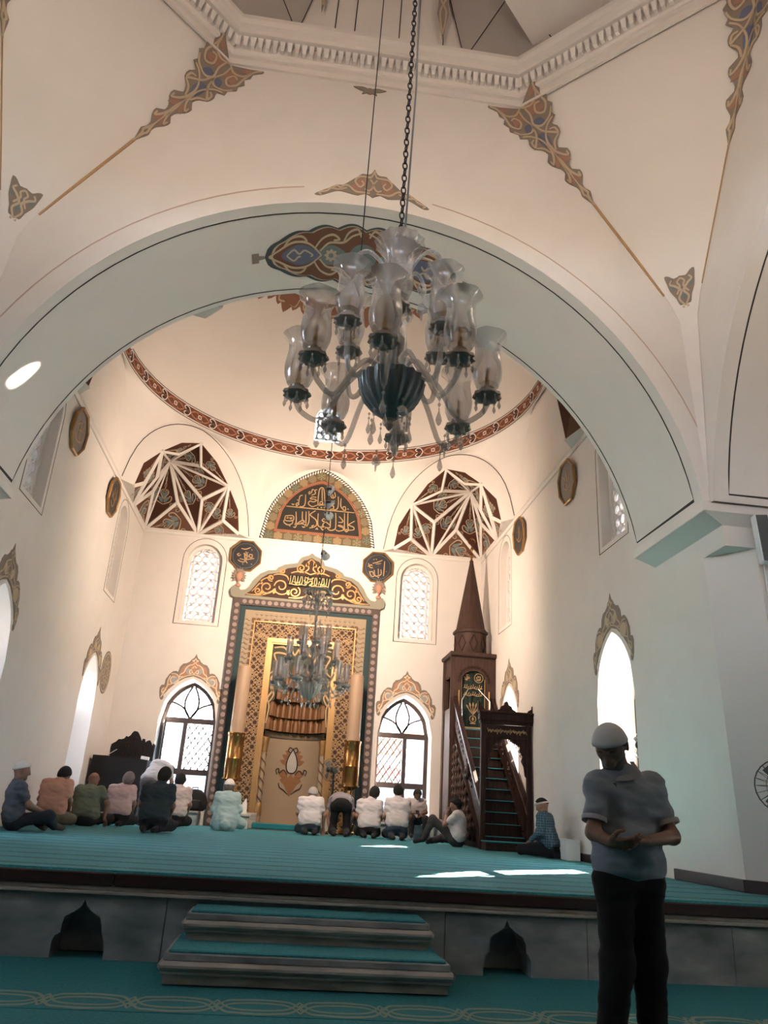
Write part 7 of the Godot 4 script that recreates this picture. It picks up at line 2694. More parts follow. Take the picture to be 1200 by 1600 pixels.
# ------------------------------------------------------------------ people
# mesh of the smooth union of tapered capsules [a, b, ra, rb], by surface nets
func blob(bones: Array, cell: float, k: float, wrinkle := 0.0) -> ArrayMesh:
	var lo: Vector3 = Vector3.INF
	var hi: Vector3 = -Vector3.INF
	for b in bones:
		var r: float = maxf(b[2], b[3]) + 3.0 * cell
		lo = lo.min(b[0] - Vector3.ONE * r).min(b[1] - Vector3.ONE * r)
		hi = hi.max(b[0] + Vector3.ONE * r).max(b[1] + Vector3.ONE * r)
	var nx: int = int((hi.x - lo.x) / cell) + 2
	var ny: int = int((hi.y - lo.y) / cell) + 2
	var nz: int = int((hi.z - lo.z) / cell) + 2
	var f: PackedFloat32Array = PackedFloat32Array()
	f.resize(nx * ny * nz)
	f.fill(1.0)
	var sy: int = nx
	var sz: int = nx * ny
	for b in bones:
		var a: Vector3 = b[0]
		var e: Vector3 = b[1]
		var ra: float = b[2]
		var rb: float = b[3]
		var pad: float = maxf(ra, rb) + k + 2.0 * cell
		var l3: Vector3 = (a.min(e) - Vector3.ONE * pad - lo) / cell
		var h3: Vector3 = (a.max(e) + Vector3.ONE * pad - lo) / cell
		var ba: Vector3 = e - a
		var l2: float = maxf(ba.length_squared(), 1e-9)
		for z in range(maxi(0, int(l3.z)), mini(nz - 1, int(h3.z) + 1) + 1):
			for y in range(maxi(0, int(l3.y)), mini(ny - 1, int(h3.y) + 1) + 1):
				var i: int = z * sz + y * sy + maxi(0, int(l3.x))
				for x in range(maxi(0, int(l3.x)), mini(nx - 1, int(h3.x) + 1) + 1):
					var p: Vector3 = lo + Vector3(x, y, z) * cell - a
					var t: float = clampf(p.dot(ba) / l2, 0.0, 1.0)
					var d: float = (p - ba * t).length() - ra - (rb - ra) * t
					var o: float = f[i]
					if d < o + k:
						var h: float = maxf(k - absf(d - o), 0.0) / k
						f[i] = minf(d, o) - h * h * k * 0.25
					i += 1
	if wrinkle > 0.0:
		var ns: FastNoiseLite = FastNoiseLite.new()
		ns.seed = 5
		ns.frequency = 5.5
		ns.fractal_octaves = 2
		var lim: float = cell * 2.0 + wrinkle
		for z in nz:
			for y in ny:
				var i: int = z * sz + y * sy
				for x in nx:
					if absf(f[i]) < lim:
						var p: Vector3 = lo + Vector3(x, y, z) * cell
						f[i] += wrinkle * ns.get_noise_3d(p.x + p.y * 0.5, p.y * 2.2, p.z + p.y * 0.4)
					i += 1
	var ids: PackedInt32Array = PackedInt32Array()
	ids.resize(nx * ny * nz)
	ids.fill(-1)
	var vs: PackedVector3Array = PackedVector3Array()
	var off: PackedInt32Array = PackedInt32Array([0, 1, sy, sy + 1, sz, sz + 1, sz + sy, sz + sy + 1])
	var near: float = cell * 3.2
	var ed: PackedInt32Array = PackedInt32Array([0, 1, 2, 3, 4, 5, 6, 7, 0, 2, 1, 3, 4, 6, 5, 7, 0, 4, 1, 5, 2, 6, 3, 7])
	for z in nz - 1:
		for y in ny - 1:
			var i: int = z * sz + y * sy - 1
			for x in nx - 1:
				i += 1
				if absf(f[i]) > near:
					continue
				var mask: int = 0
				for c in 8:
					if f[i + off[c]] < 0.0:
						mask |= 1 << c
				if mask == 0 or mask == 255:
					continue
				var s: Vector3 = Vector3.ZERO
				var n: int = 0
				for q in 12:
					var c0: int = ed[q * 2]
					var c1: int = ed[q * 2 + 1]
					var v0: float = f[i + off[c0]]
					var v1: float = f[i + off[c1]]
					if (v0 < 0.0) != (v1 < 0.0):
						var t: float = v0 / (v0 - v1)
						var p0: Vector3 = Vector3(c0 & 1, (c0 >> 1) & 1, c0 >> 2)
						var p1: Vector3 = Vector3(c1 & 1, (c1 >> 1) & 1, c1 >> 2)
						s += p0.lerp(p1, t)
						n += 1
				ids[i] = vs.size()
				vs.append(lo + (Vector3(x, y, z) + s / n) * cell)
	var ix: PackedInt32Array = PackedInt32Array()
	for z in range(1, nz - 1):
		for y in range(1, ny - 1):
			var i: int = z * sz + y * sy
			for x in range(1, nx - 1):
				i += 1
				if ids[i] < 0 and absf(f[i]) > near:
					continue
				var v: float = f[i]
				for ax in 3:
					var st: int = [1, sy, sz][ax]
					var w: float = f[i + st]
					if (v < 0.0) == (w < 0.0):
						continue
					var u1: int = [sy, sz, 1][ax]
					var u2: int = [sz, 1, sy][ax]
					var a: int = ids[i]
					var b: int = ids[i - u1]
					var c: int = ids[i - u1 - u2]
					var d: int = ids[i - u2]
					if a < 0 or b < 0 or c < 0 or d < 0:
						continue
					if v < 0.0:
						ix.append_array([a, b, c, a, c, d])
					else:
						ix.append_array([a, c, b, a, d, c])
	var nm: PackedVector3Array = PackedVector3Array()
	nm.resize(vs.size())
	for q in range(0, ix.size(), 3):
		var a: Vector3 = vs[ix[q]]
		var g: Vector3 = (vs[ix[q + 2]] - a).cross(vs[ix[q + 1]] - a)
		nm[ix[q]] += g
		nm[ix[q + 1]] += g
		nm[ix[q + 2]] += g
	for q in nm.size():
		nm[q] = nm[q].normalized()
	var arr: Array = []
	arr.resize(Mesh.ARRAY_MAX)
	arr[Mesh.ARRAY_VERTEX] = vs
	arr[Mesh.ARRAY_NORMAL] = nm
	arr[Mesh.ARRAY_INDEX] = ix
	var m: ArrayMesh = ArrayMesh.new()
	if ix.size():
		m.add_surface_from_arrays(Mesh.PRIMITIVE_TRIANGLES, arr)
	return m

func joined(meshes: Array) -> ArrayMesh:
	var st: SurfaceTool = SurfaceTool.new()
	st.begin(Mesh.PRIMITIVE_TRIANGLES)
	for m in meshes:
		if m.get_surface_count():
			st.append_from(m, 0, Transform3D.IDENTITY)
	return st.commit()

# part of an ellipsoid round the head: hair, skull caps. axis = middle of the cap, reach in degrees
func cap_shell(c: Vector3, rad: Vector3, axis: Vector3, reach: float, thick: float, fb: Basis, wave := 0.0) -> ArrayMesh:
	var st: SurfaceTool = S(true)
	var z: Vector3 = axis.normalized()
	var x: Vector3 = z.cross(Vector3.RIGHT if absf(z.x) < 0.8 else Vector3.UP).normalized()
	var y: Vector3 = z.cross(x)
	var n: int = 20
	var m: int = 9
	var P: Callable = func(i, j, r):
		var t: float = deg_to_rad(reach) * j / m
		if j == m:
			t += wave * sin(i * 2.1)
		var a: float = TAU * i / n
		var d: Vector3 = z * cos(t) + (x * cos(a) + y * sin(a)) * sin(t)
		return c + fb * (d * (rad + Vector3.ONE * r))
	for i in n:
		for j in m:
			quad(st, P.call(i, j, thick), P.call(i, j + 1, thick), P.call(i + 1, j + 1, thick), P.call(i + 1, j, thick))
		quad(st, P.call(i, m, thick), P.call(i, m, -0.004), P.call(i + 1, m, -0.004), P.call(i + 1, m, thick))
	return done(st)

# basis of a head that looks along `to` (its -z), y up
func head_basis(to: Vector3) -> Basis:
	return Basis.looking_at(to.normalized(), Vector3.UP)

func head_bones(c: Vector3, fb: Basis, neck: Vector3, s: float, fine := false) -> Array:
	var P: Callable = func(x, y, z): return c + fb * (Vector3(x, y, z) * s)
	var r: Array = [
		[P.call(0, 0.035, 0.015), P.call(0, 0.03, -0.015), 0.082 * s, 0.08 * s],
		[P.call(0, 0.02, 0.035), P.call(0, -0.03, 0.03), 0.075 * s, 0.055 * s],
		[P.call(-0.02, -0.01, -0.035), P.call(0.02, -0.01, -0.035), 0.058 * s, 0.058 * s],
		[P.call(0, -0.05, -0.04), P.call(0, -0.085, -0.058), 0.046 * s, 0.03 * s],
		[P.call(-0.03, -0.06, -0.005), P.call(0.03, -0.06, -0.005), 0.04 * s, 0.04 * s],
		[P.call(0, 0.015, -0.09), P.call(0, -0.025, -0.107), 0.011 * s, 0.014 * s],
		[P.call(-0.081, 0.02, 0.015), P.call(-0.08, -0.015, 0.01), 0.014 * s, 0.011 * s],
		[P.call(0.081, 0.02, 0.015), P.call(0.08, -0.015, 0.01), 0.014 * s, 0.011 * s],
		[neck, P.call(0, -0.05, 0.02), 0.058 * s, 0.052 * s]]
	if fine:
		r.append_array([
			[P.call(-0.05, 0.028, -0.08), P.call(-0.015, 0.03, -0.092), 0.009 * s, 0.009 * s], [P.call(0.05, 0.028, -0.08), P.call(0.015, 0.03, -0.092), 0.009 * s, 0.009 * s],
			[P.call(-0.02, -0.05, -0.088), P.call(0.02, -0.05, -0.088), 0.009 * s, 0.009 * s], [P.call(-0.017, -0.062, -0.086), P.call(0.017, -0.062, -0.086), 0.009 * s, 0.009 * s],
			[P.call(-0.012, -0.026, -0.098), P.call(0.012, -0.026, -0.098), 0.009 * s, 0.009 * s]])
	return r

# palm and five bent fingers. w wrist, d along the hand, n out of the back of the hand, sd = side of the thumb (+1 or -1)
func hand_bones(w: Vector3, d: Vector3, n: Vector3, sd: float, curl: float, s := 1.0) -> Array:
	d = d.normalized()
	n = (n - d * n.dot(d)).normalized()
	var x: Vector3 = d.cross(n) * sd
	var r: Array = [[w, w + d * 0.03 * s, 0.026 * s, 0.024 * s]]
	for i in 4:
		var o: float = (1.5 - i) * 0.019 * s
		var kn: Vector3 = w + d * (0.092 - 0.004 * absf(i - 1.0)) * s + x * o
		r.append([w + d * 0.02 * s + x * o * 0.7, kn, 0.015 * s, 0.0115 * s])
		var len: float = [0.042, 0.047, 0.043, 0.034][i] * s
		var dir: Vector3 = d
		var p: Vector3 = kn
		for j in 3:
			var a: float = curl * [0.8, 1.0, 0.7][j]
			dir = (dir * cos(a) - n * sin(a)).normalized()
			n = (n - dir * n.dot(dir)).normalized() if false else n
			var q: Vector3 = p + dir * len * [1.0, 0.65, 0.5][j]
			r.append([p, q, 0.0095 * s - 0.0006 * j, 0.009 * s - 0.0006 * j])
			p = q
	var t0: Vector3 = w + d * 0.025 * s + x * 0.03 * s
	var t1: Vector3 = t0 + (d * 0.6 + x * 0.6 - n * 0.3).normalized() * 0.045 * s
	var t2: Vector3 = t1 + (d * 0.85 + x * 0.1 - n * 0.45).normalized() * 0.036 * s
	r.append([w + d * 0.015 * s + x * 0.012 * s, t0, 0.018 * s, 0.015 * s])
	r.append([t0, t1, 0.014 * s, 0.0115 * s])
	r.append([t1, t2, 0.0115 * s, 0.009 * s])
	return r

func skin(tone: float) -> StandardMaterial3D:
	var key: String = "skin_%d" % int(tone * 100)
	var m: StandardMaterial3D = mat(key, Color(0.72, 0.53, 0.43).darkened(1.0 - tone), 0.6)
	m.subsurf_scatter_enabled = true
	m.subsurf_scatter_strength = 0.05
	return m

func cloth(c: Color) -> StandardMaterial3D:
	var m: StandardMaterial3D = mat("cloth_" + c.to_html(false), c, 0.95)
	return m

# J: joints in metres, the figure faces -z. spec: shirt, trousers, hair colours and options
func person(label: String, at: Vector3, yaw: float, J: Dictionary, spec: Dictionary):
	var o: Node3D = thing("person", label, "person", at, yaw)
	var s: float = spec.get("size", 1.0)
	o.scale = Vector3.ONE
	var j: Dictionary = {}
	for q in J:
		j[q] = J[q] * s
	var cell: float = spec.get("cell", 0.021)
	var fine: bool = spec.get("fine", false)
	var fat: float = spec.get("fat", 1.0) * s
	var up: Vector3 = (j.chest - j.pelvis).normalized()
	var side: Vector3 = (j.sr - j.sl).normalized()
	var hside: Vector3 = (j.hr - j.hl).normalized()
	var mid: Vector3 = (j.chest + j.pelvis) * 0.5
	var look: Vector3 = j.get("look", Vector3(0, -0.4, -1)) / s
	var fb: Basis = head_basis(look)
	# ---- body: one skin surface from head to feet
	var core: Array = [[j.pelvis, j.chest, 0.08 * s, 0.08 * s], [j.sl - up * 0.035 * s, j.sr - up * 0.035 * s, 0.02 * s, 0.02 * s], [j.chest, j.neck, 0.045 * s, 0.05 * s], [j.hl, j.hr, 0.07 * s, 0.07 * s]]
	for e in [["sl", "el", "wl"], ["sr", "er", "wr"]]:
		core.append([j[e[0]], j[e[1]], 0.036 * s, 0.04 * s])
		core.append([j[e[1]], j[e[2]], 0.042 * s, 0.028 * s])
	for e in [["hl", "kl", "al", "tl"], ["hr", "kr", "ar", "tr"]]:
		core.append([j[e[0]], j[e[1]], 0.065 * s, 0.05 * s])
		core.append([j[e[1]], j[e[2]], 0.05 * s, 0.036 * s])
		core.append([j[e[2]], j[e[3]], 0.042 * s, 0.032 * s])
	var hands: Array = []
	for e in [["el", "wl", 1.0], ["er", "wr", -1.0]]:
		var d: Vector3 = j[e[1]] - j[e[0]]
		d = j.get("d" + e[1], d).normalized()
		var nn: Vector3 = j.get("n" + e[1], Vector3.UP)
		if absf(d.dot(nn.normalized())) > 0.9:
			nn = Vector3(0, 0.2, -1)
		hands.append(hand_bones(j[e[1]], d, nn, e[2], spec.get("curl", 0.35), s))
	var parts: Array = [blob(core, cell, 0.03 * s), blob(head_bones(j.head, fb, j.neck, s, fine), 0.0045 if fine else 0.011, 0.022 * s)]
	for h in hands:
		parts.append(blob(h, 0.0036 if fine else 0.008, 0.008 * s))
	inst("body", joined(parts), skin(spec.get("tone", 0.85)), o)
	# ---- shirt
	var w: float = spec.get("wide", 1.0) * s
	var sh: Array = [[j.pelvis - hside * 0.085 * w + up * spec.get("hem", 0.05), j.pelvis + hside * 0.085 * w + up * spec.get("hem", 0.05), 0.13 * fat, 0.13 * fat],
		[mid - side * 0.08 * w, mid + side * 0.08 * w, 0.125 * fat, 0.125 * fat], [j.chest - side * 0.085 * w, j.chest + side * 0.085 * w, 0.122 * s, 0.122 * s],
		[j.chest.lerp(j.sl, 0.45), j.sl, 0.1 * s, 0.062 * s], [j.chest.lerp(j.sr, 0.45), j.sr, 0.1 * s, 0.062 * s], [j.neck - up * 0.03, j.sl, 0.05 * s, 0.045 * s], [j.neck - up * 0.03, j.sr, 0.05 * s, 0.045 * s], [j.chest, j.neck - up * 0.01, 0.1 * s, 0.066 * s]]
	if j.has("belly"):
		sh.append([j.belly, mid, 0.14 * fat, 0.12 * fat])
	var sl: float = spec.get("sleeve", 0.62)
	for e in [["sl", "el", "wl"], ["sr", "er", "wr"]]:
		var tip: Vector3 = j[e[0]].lerp(j[e[1]], minf(sl, 1.0))
		sh.append([j[e[0]], tip, 0.06 * s, 0.06 * s])
		if sl > 1.0:
			sh.append([j[e[1]], j[e[1]].lerp(j[e[2]], sl - 1.0), 0.058 * s, 0.045 * s])
	if spec.get("robe", false):
		for e in [["hl", "kl"], ["hr", "kr"]]:
			sh.append([j[e[0]], j[e[1]], 0.14 * s, 0.1 * s])
		sh.append([j.al, j.ar, 0.11 * s, 0.11 * s])
		sh.append([j.pelvis + Vector3(0, -0.06, 0.12), j.pelvis + Vector3(0, -0.1, 0.2), 0.14 * s, 0.09 * s])
	inst("shirt", blob(sh, spec.get("shirt_cell", cell * 0.85), 0.06 * s, spec.get("wrinkle", 0.016)), spec.shirt if spec.shirt is Material else cloth(spec.shirt), o)
	# ---- trousers
	if not spec.get("robe", false):
		var tr: Array = [[j.hl, j.hr, 0.108 * fat, 0.108 * fat], [j.pelvis - hside * 0.06 - up * 0.04, j.pelvis + hside * 0.06 - up * 0.04, 0.108 * fat, 0.108 * fat]]
		for e in [["hl", "kl", "al"], ["hr", "kr", "ar"]]:
			tr.append([j[e[0]], j[e[1]], 0.09 * s * spec.get("leg", 1.0), 0.072 * s * spec.get("leg", 1.0)])
			tr.append([j[e[1]], j[e[2]], 0.074 * s * spec.get("leg", 1.0), spec.get("cuff", 0.055) * s])
		inst("trousers", blob(tr, spec.get("shirt_cell", cell), 0.04 * s, spec.get("wrinkle", 0.016) * 0.7), cloth(spec.trousers), o)
	for e in ([] if spec.get("robe", false) else [["al", "tl"], ["ar", "tr"]]):
		inst("sock", blob([[j[e[0]], j[e[1]], 0.047 * s, 0.037 * s], [j[e[0]] - (j[e[1]] - j[e[0]]).normalized() * 0.03, j[e[0]], 0.038 * s, 0.045 * s]], 0.014, 0.02), cloth(spec.get("socks", Color(0.12, 0.12, 0.13))), o)
	# ---- hair and cap
	if spec.has("hair"):
		inst("hair", cap_shell(j.head, Vector3(0.091, 0.124, 0.108) * s, Vector3(0, 0.66, 0.75), spec.get("hair_reach", 98.0), 0.01, fb, 0.05), cloth(spec.hair), o)
	if spec.has("cap"):
		inst("skull_cap", cap_shell(j.head, Vector3(0.095, 0.129, 0.113) * s, Vector3(0, 1.0, spec.get("cap_tilt", 0.28)), spec.get("cap_reach", 80.0), 0.012, fb), cloth(spec.cap), o)
	if spec.has("band"):
		inst("cap_band", ring_band(j.head, fb, s), cloth(spec.band), o)
	if spec.has("beard"):
		var P: Callable = func(x, y, z): return j.head + fb * (Vector3(x, y, z) * s)
		inst("beard", blob([[P.call(-0.06, -0.035, -0.02), P.call(-0.035, -0.09, -0.055), 0.02 * s, 0.024 * s], [P.call(0.06, -0.035, -0.02), P.call(0.035, -0.09, -0.055), 0.02 * s, 0.024 * s], [P.call(-0.03, -0.092, -0.06), P.call(0.03, -0.092, -0.06), 0.027 * s, 0.027 * s], [P.call(-0.025, -0.036, -0.094), P.call(0.025, -0.036, -0.094), 0.009 * s, 0.009 * s]], 0.006 if fine else 0.01, 0.02), cloth(spec.beard), o)
	return o

func ring_band(c: Vector3, fb: Basis, s: float) -> ArrayMesh:
	var st: SurfaceTool = S(true)
	for i in 20:
		var q: Array = []
		for k in [i, i + 1]:
			var a: float = TAU * k / 20
			for y in [0.035, 0.06]:
				q.append(c + fb * (Vector3(cos(a) * 0.108, y - 0.3 * sin(a) * 0.0, sin(a) * 0.128) * s))
		quad(st, q[0], q[2], q[3], q[1])
	return done(st)

func V(x: float, y: float, z: float) -> Vector3:
	return Vector3(x, y, z)

# sitting back on the heels, facing -z
func kneeling() -> Dictionary:
	return {"pelvis": V(0, 0.2, 0.02), "chest": V(0, 0.5, -0.05), "neck": V(0, 0.65, -0.07), "head": V(0, 0.77, -0.12), "look": V(0, -0.45, -1), "sl": V(-0.17, 0.6, -0.06), "sr": V(0.17, 0.6, -0.06),
		"el": V(-0.23, 0.37, -0.06), "er": V(0.23, 0.37, -0.06), "wl": V(-0.16, 0.23, -0.26), "wr": V(0.16, 0.23, -0.26), "hl": V(-0.1, 0.18, 0.0), "hr": V(0.1, 0.18, 0.0), "kl": V(-0.17, 0.1, -0.4), "kr": V(0.17, 0.1, -0.4),
		"al": V(-0.1, 0.065, 0.1), "ar": V(0.1, 0.065, 0.1), "tl": V(-0.07, 0.045, 0.22), "tr": V(0.07, 0.045, 0.22)}

func crosslegged() -> Dictionary:
	var j: Dictionary = kneeling()
	j.merge({"pelvis": V(0, 0.14, 0.04), "chest": V(0, 0.44, -0.03), "neck": V(0, 0.59, -0.06), "head": V(0, 0.71, -0.11), "sl": V(-0.17, 0.54, -0.05), "sr": V(0.17, 0.54, -0.05), "el": V(-0.24, 0.32, -0.08), "er": V(0.24, 0.32, -0.08), "wl": V(-0.15, 0.22, -0.28), "wr": V(0.15, 0.22, -0.28), "hl": V(-0.1, 0.12, 0.0), "hr": V(0.1, 0.12, 0.0), "kl": V(-0.33, 0.12, -0.28), "kr": V(0.33, 0.12, -0.28), "al": V(0.06, 0.07, -0.34), "ar": V(-0.06, 0.06, -0.26), "tl": V(0.17, 0.05, -0.34), "tr": V(-0.17, 0.05, -0.26)}, true)
	return j

func with(j: Dictionary, d: Dictionary) -> Dictionary:
	var r: Dictionary = j.duplicate()
	r.merge(d, true)
	return r

func build_people():
	var K: Dictionary = kneeling()
	var X: Dictionary = crosslegged()
	var dark: Color = Color(0.07, 0.075, 0.09)
	# left group
	person("seated man in white cap and striped shirt leaning on the left wall", V(-3.72, PF, -12.3), deg_to_rad(-62), with(X, {"chest": V(0, 0.44, 0.06), "neck": V(0, 0.6, 0.08), "head": V(0, 0.73, 0.05), "look": V(0.1, -0.05, -1), "sl": V(-0.17, 0.54, 0.06), "sr": V(0.17, 0.54, 0.06), "kl": V(-0.3, 0.16, -0.3), "kr": V(0.3, 0.2, -0.34), "ar": V(0.0, 0.07, -0.5), "tr": V(-0.05, 0.05, -0.62), "wl": V(-0.08, 0.24, -0.26), "wr": V(0.1, 0.24, -0.3)}), {"shirt": check_cloth("stripe_cloth", Color(0.3, 0.32, 0.36), Color(0.42, 0.43, 0.46), 60.0), "trousers": Color(0.13, 0.15, 0.18), "cap": Color(0.74, 0.72, 0.7), "cap_reach": 72.0, "tone": 0.75, "size": 1.08, "socks": Color(0.3, 0.27, 0.25)})
	person("man in salmon t-shirt kneeling by the left wall, head bowed", V(-3.82, PF, -14.4), deg_to_rad(-8), with(K, {"neck": V(0, 0.64, -0.1), "head": V(0.02, 0.74, -0.18), "look": V(0.15, -0.8, -1)}), {"shirt": Color(0.7, 0.52, 0.44), "trousers": Color(0.36, 0.34, 0.28), "hair": Color(0.06, 0.05, 0.05), "size": 1.12, "wide": 1.1, "tone": 0.7})
	person("bald man in olive green shirt leaning on his right hand", V(-3.46, PF, -15.35), deg_to_rad(4), with(X, {"chest": V(-0.03, 0.44, -0.05), "neck": V(-0.02, 0.58, -0.1), "head": V(0.0, 0.69, -0.15), "er": V(0.3, 0.36, 0.02), "wr": V(0.28, 0.12, -0.06), "dwr": V(0.1, -0.5, -0.8)}), {"shirt": Color(0.37, 0.4, 0.34), "trousers": dark, "size": 1.12, "tone": 0.72, "wide": 1.1})
	person("grey-haired man in pale pink shirt kneeling before the black chair", V(-3.04, PF, -16.05), deg_to_rad(-4), with(K, {"head": V(0.06, 0.77, -0.1), "look": V(0.3, -0.3, -1)}), {"shirt": Color(0.72, 0.62, 0.62), "trousers": dark, "hair": Color(0.42, 0.4, 0.4), "size": 1.1, "tone": 0.78})
	person("standing man in white shirt and grey trousers bending forward", V(-2.62, PF, -16.7), deg_to_rad(-14), {"pelvis": V(0, 0.84, 0.06), "chest": V(0.05, 1.12, -0.2), "neck": V(0.1, 1.14, -0.38), "head": V(0.13, 1.06, -0.48), "look": V(0.1, -1.0, -0.35), "sl": V(-0.13, 1.13, -0.3), "sr": V(0.22, 1.09, -0.27), "el": V(-0.16, 0.85, -0.4), "er": V(0.27, 0.84, -0.36), "wl": V(-0.1, 0.62, -0.42), "wr": V(0.22, 0.6, -0.4), "hl": V(-0.1, 0.8, 0.04), "hr": V(0.1, 0.8, 0.04), "kl": V(-0.13, 0.44, 0.0), "kr": V(0.13, 0.44, 0.0), "al": V(-0.14, 0.08, 0.04), "ar": V(0.14, 0.08, 0.04), "tl": V(-0.15, 0.045, -0.1), "tr": V(0.15, 0.045, -0.1)}, {"shirt": Color(0.72, 0.72, 0.74), "trousers": Color(0.36, 0.35, 0.36), "hair": Color(0.1, 0.09, 0.09), "size": 1.02})
	person("man in dark teal-grey shirt kneeling, nearest the platform edge on the left", V(-2.08, PF, -14.1), deg_to_rad(-6), with(K, {"look": V(0.2, -0.3, -1), "head": V(0.03, 0.78, -0.13)}), {"shirt": Color(0.17, 0.21, 0.23), "trousers": Color(0.06, 0.08, 0.11), "hair": Color(0.1, 0.09, 0.08), "size": 1.16, "wide": 1.08, "tone": 0.7})
	person("man in white shirt kneeling half hidden behind the dark shirt", V(-2.16, PF, -17.3), deg_to_rad(-4), with(K, {}), {"shirt": Color(0.76, 0.7, 0.68), "trousers": dark, "hair": Color(0.08, 0.07, 0.07), "size": 1.18, "tone": 0.7})
	person("man in pale blue robe and white cap sitting by the niche", V(-1.1, PF, -17.0), deg_to_rad(4), with(K, {"look": V(0.25, -0.35, -1), "kr": V(0.3, 0.13, -0.28), "tl": V(-0.05, 0.06, 0.14), "tr": V(0.05, 0.06, 0.14), "al": V(-0.1, 0.08, 0.06), "ar": V(0.1, 0.08, 0.06)}), {"shirt": Color(0.62, 0.72, 0.73), "trousers": dark, "cap": Color(0.82, 0.8, 0.78), "hair": Color(0.4, 0.36, 0.34), "robe": true, "wrinkle": 0.01, "sleeve": 1.6, "size": 1.1, "wide": 1.15})
	# middle group
	person("bald man in white shirt kneeling in front of the niche", V(0.62, PF, -17.4), deg_to_rad(3), with(K, {"neck": V(0.02, 0.64, -0.08), "head": V(0.03, 0.73, -0.16), "look": V(0, -0.9, -1), "er": V(0.26, 0.36, -0.05), "wr": V(0.27, 0.14, -0.12)}), {"shirt": Color(0.78, 0.76, 0.77), "trousers": Color(0.16, 0.2, 0.24), "size": 1.12, "wide": 1.12, "hair": Color(0.6, 0.58, 0.56), "hair_reach": 88.0})
	person("man bowing forward, dark trousers towards the viewer", V(1.28, PF, -17.75), deg_to_rad(-3), {"pelvis": V(0, 0.6, 0.08), "chest": V(0, 0.68, -0.26), "neck": V(0, 0.6, -0.44), "head": V(0, 0.52, -0.54), "look": V(0, -1, -0.1), "sl": V(-0.18, 0.66, -0.36), "sr": V(0.18, 0.66, -0.36), "el": V(-0.26, 0.4, -0.4), "er": V(0.26, 0.4, -0.4), "wl": V(-0.2, 0.12, -0.44), "wr": V(0.2, 0.12, -0.44), "hl": V(-0.11, 0.54, 0.08), "hr": V(0.11, 0.54, 0.08), "kl": V(-0.14, 0.1, -0.02), "kr": V(0.14, 0.1, -0.02), "al": V(-0.12, 0.065, 0.34), "ar": V(0.12, 0.065, 0.34), "tl": V(-0.1, 0.045, 0.46), "tr": V(0.1, 0.045, 0.46)}, {"shirt": Color(0.5, 0.48, 0.5), "trousers": Color(0.06, 0.06, 0.075), "size": 1.1, "hair": Color(0.1, 0.09, 0.09)})
	person("dark-haired man in white t-shirt kneeling, head turned right", V(1.88, PF, -17.5), deg_to_rad(-3), with(K, {"head": V(0.08, 0.78, -0.12), "look": V(0.75, -0.2, -1)}), {"shirt": Color(0.74, 0.72, 0.73), "trousers": dark, "hair": Color(0.09, 0.08, 0.08), "size": 1.16})
	person("man in white t-shirt and jeans kneeling upright under the right window", V(2.45, PF, -17.3), deg_to_rad(-3), with(K, {"pelvis": V(0, 0.26, 0.02), "chest": V(0, 0.56, -0.04), "neck": V(0, 0.72, -0.06), "head": V(0, 0.85, -0.1), "sl": V(-0.17, 0.66, -0.05), "sr": V(0.17, 0.66, -0.05), "el": V(-0.23, 0.42, -0.05), "er": V(0.23, 0.42, -0.05)}), {"shirt": Color(0.73, 0.71, 0.72), "trousers": Color(0.14, 0.19, 0.25), "hair": Color(0.07, 0.06, 0.06), "size": 1.14})
	var bench: Dictionary = {"pelvis": V(0, 0.42, 0.06), "chest": V(0, 0.7, -0.02), "neck": V(0, 0.84, -0.06), "head": V(0, 0.94, -0.14), "look": V(0.0, -0.8, -1), "sl": V(-0.17, 0.79, -0.02), "sr": V(0.17, 0.79, -0.02), "el": V(-0.24, 0.56, -0.04), "er": V(0.24, 0.56, -0.04), "wl": V(-0.09, 0.52, -0.24), "wr": V(0.04, 0.53, -0.26), "hl": V(-0.1, 0.39, 0.02), "hr": V(0.1, 0.39, 0.02), "kl": V(-0.15, 0.42, -0.38), "kr": V(0.15, 0.42, -0.38), "al": V(-0.15, 0.08, -0.36), "ar": V(0.17, 0.08, -0.36), "tl": V(-0.16, 0.045, -0.5), "tr": V(0.19, 0.045, -0.5)}
	person("man in white shirt sitting on the bench, looking at his phone", V(3.08, PF + 0.02, -18.82), deg_to_rad(184), bench, {"shirt": Color(0.72, 0.68, 0.68), "trousers": Color(0.08, 0.08, 0.1), "hair": Color(0.12, 0.1, 0.1), "tone": 0.6, "curl": 0.5})
	var ph: Node3D = thing("mobile_phone", "black phone held by the man on the bench", "phone", V(3.08, PF + 0.57, -18.49))
	var st: SurfaceTool = S()
	box(st, V(0, 0, 0), V(0.08, 0.008, 0.15), Basis(Vector3.RIGHT, 0.6), 0.003)
	obj("case", st, mats.black_plastic, ph)
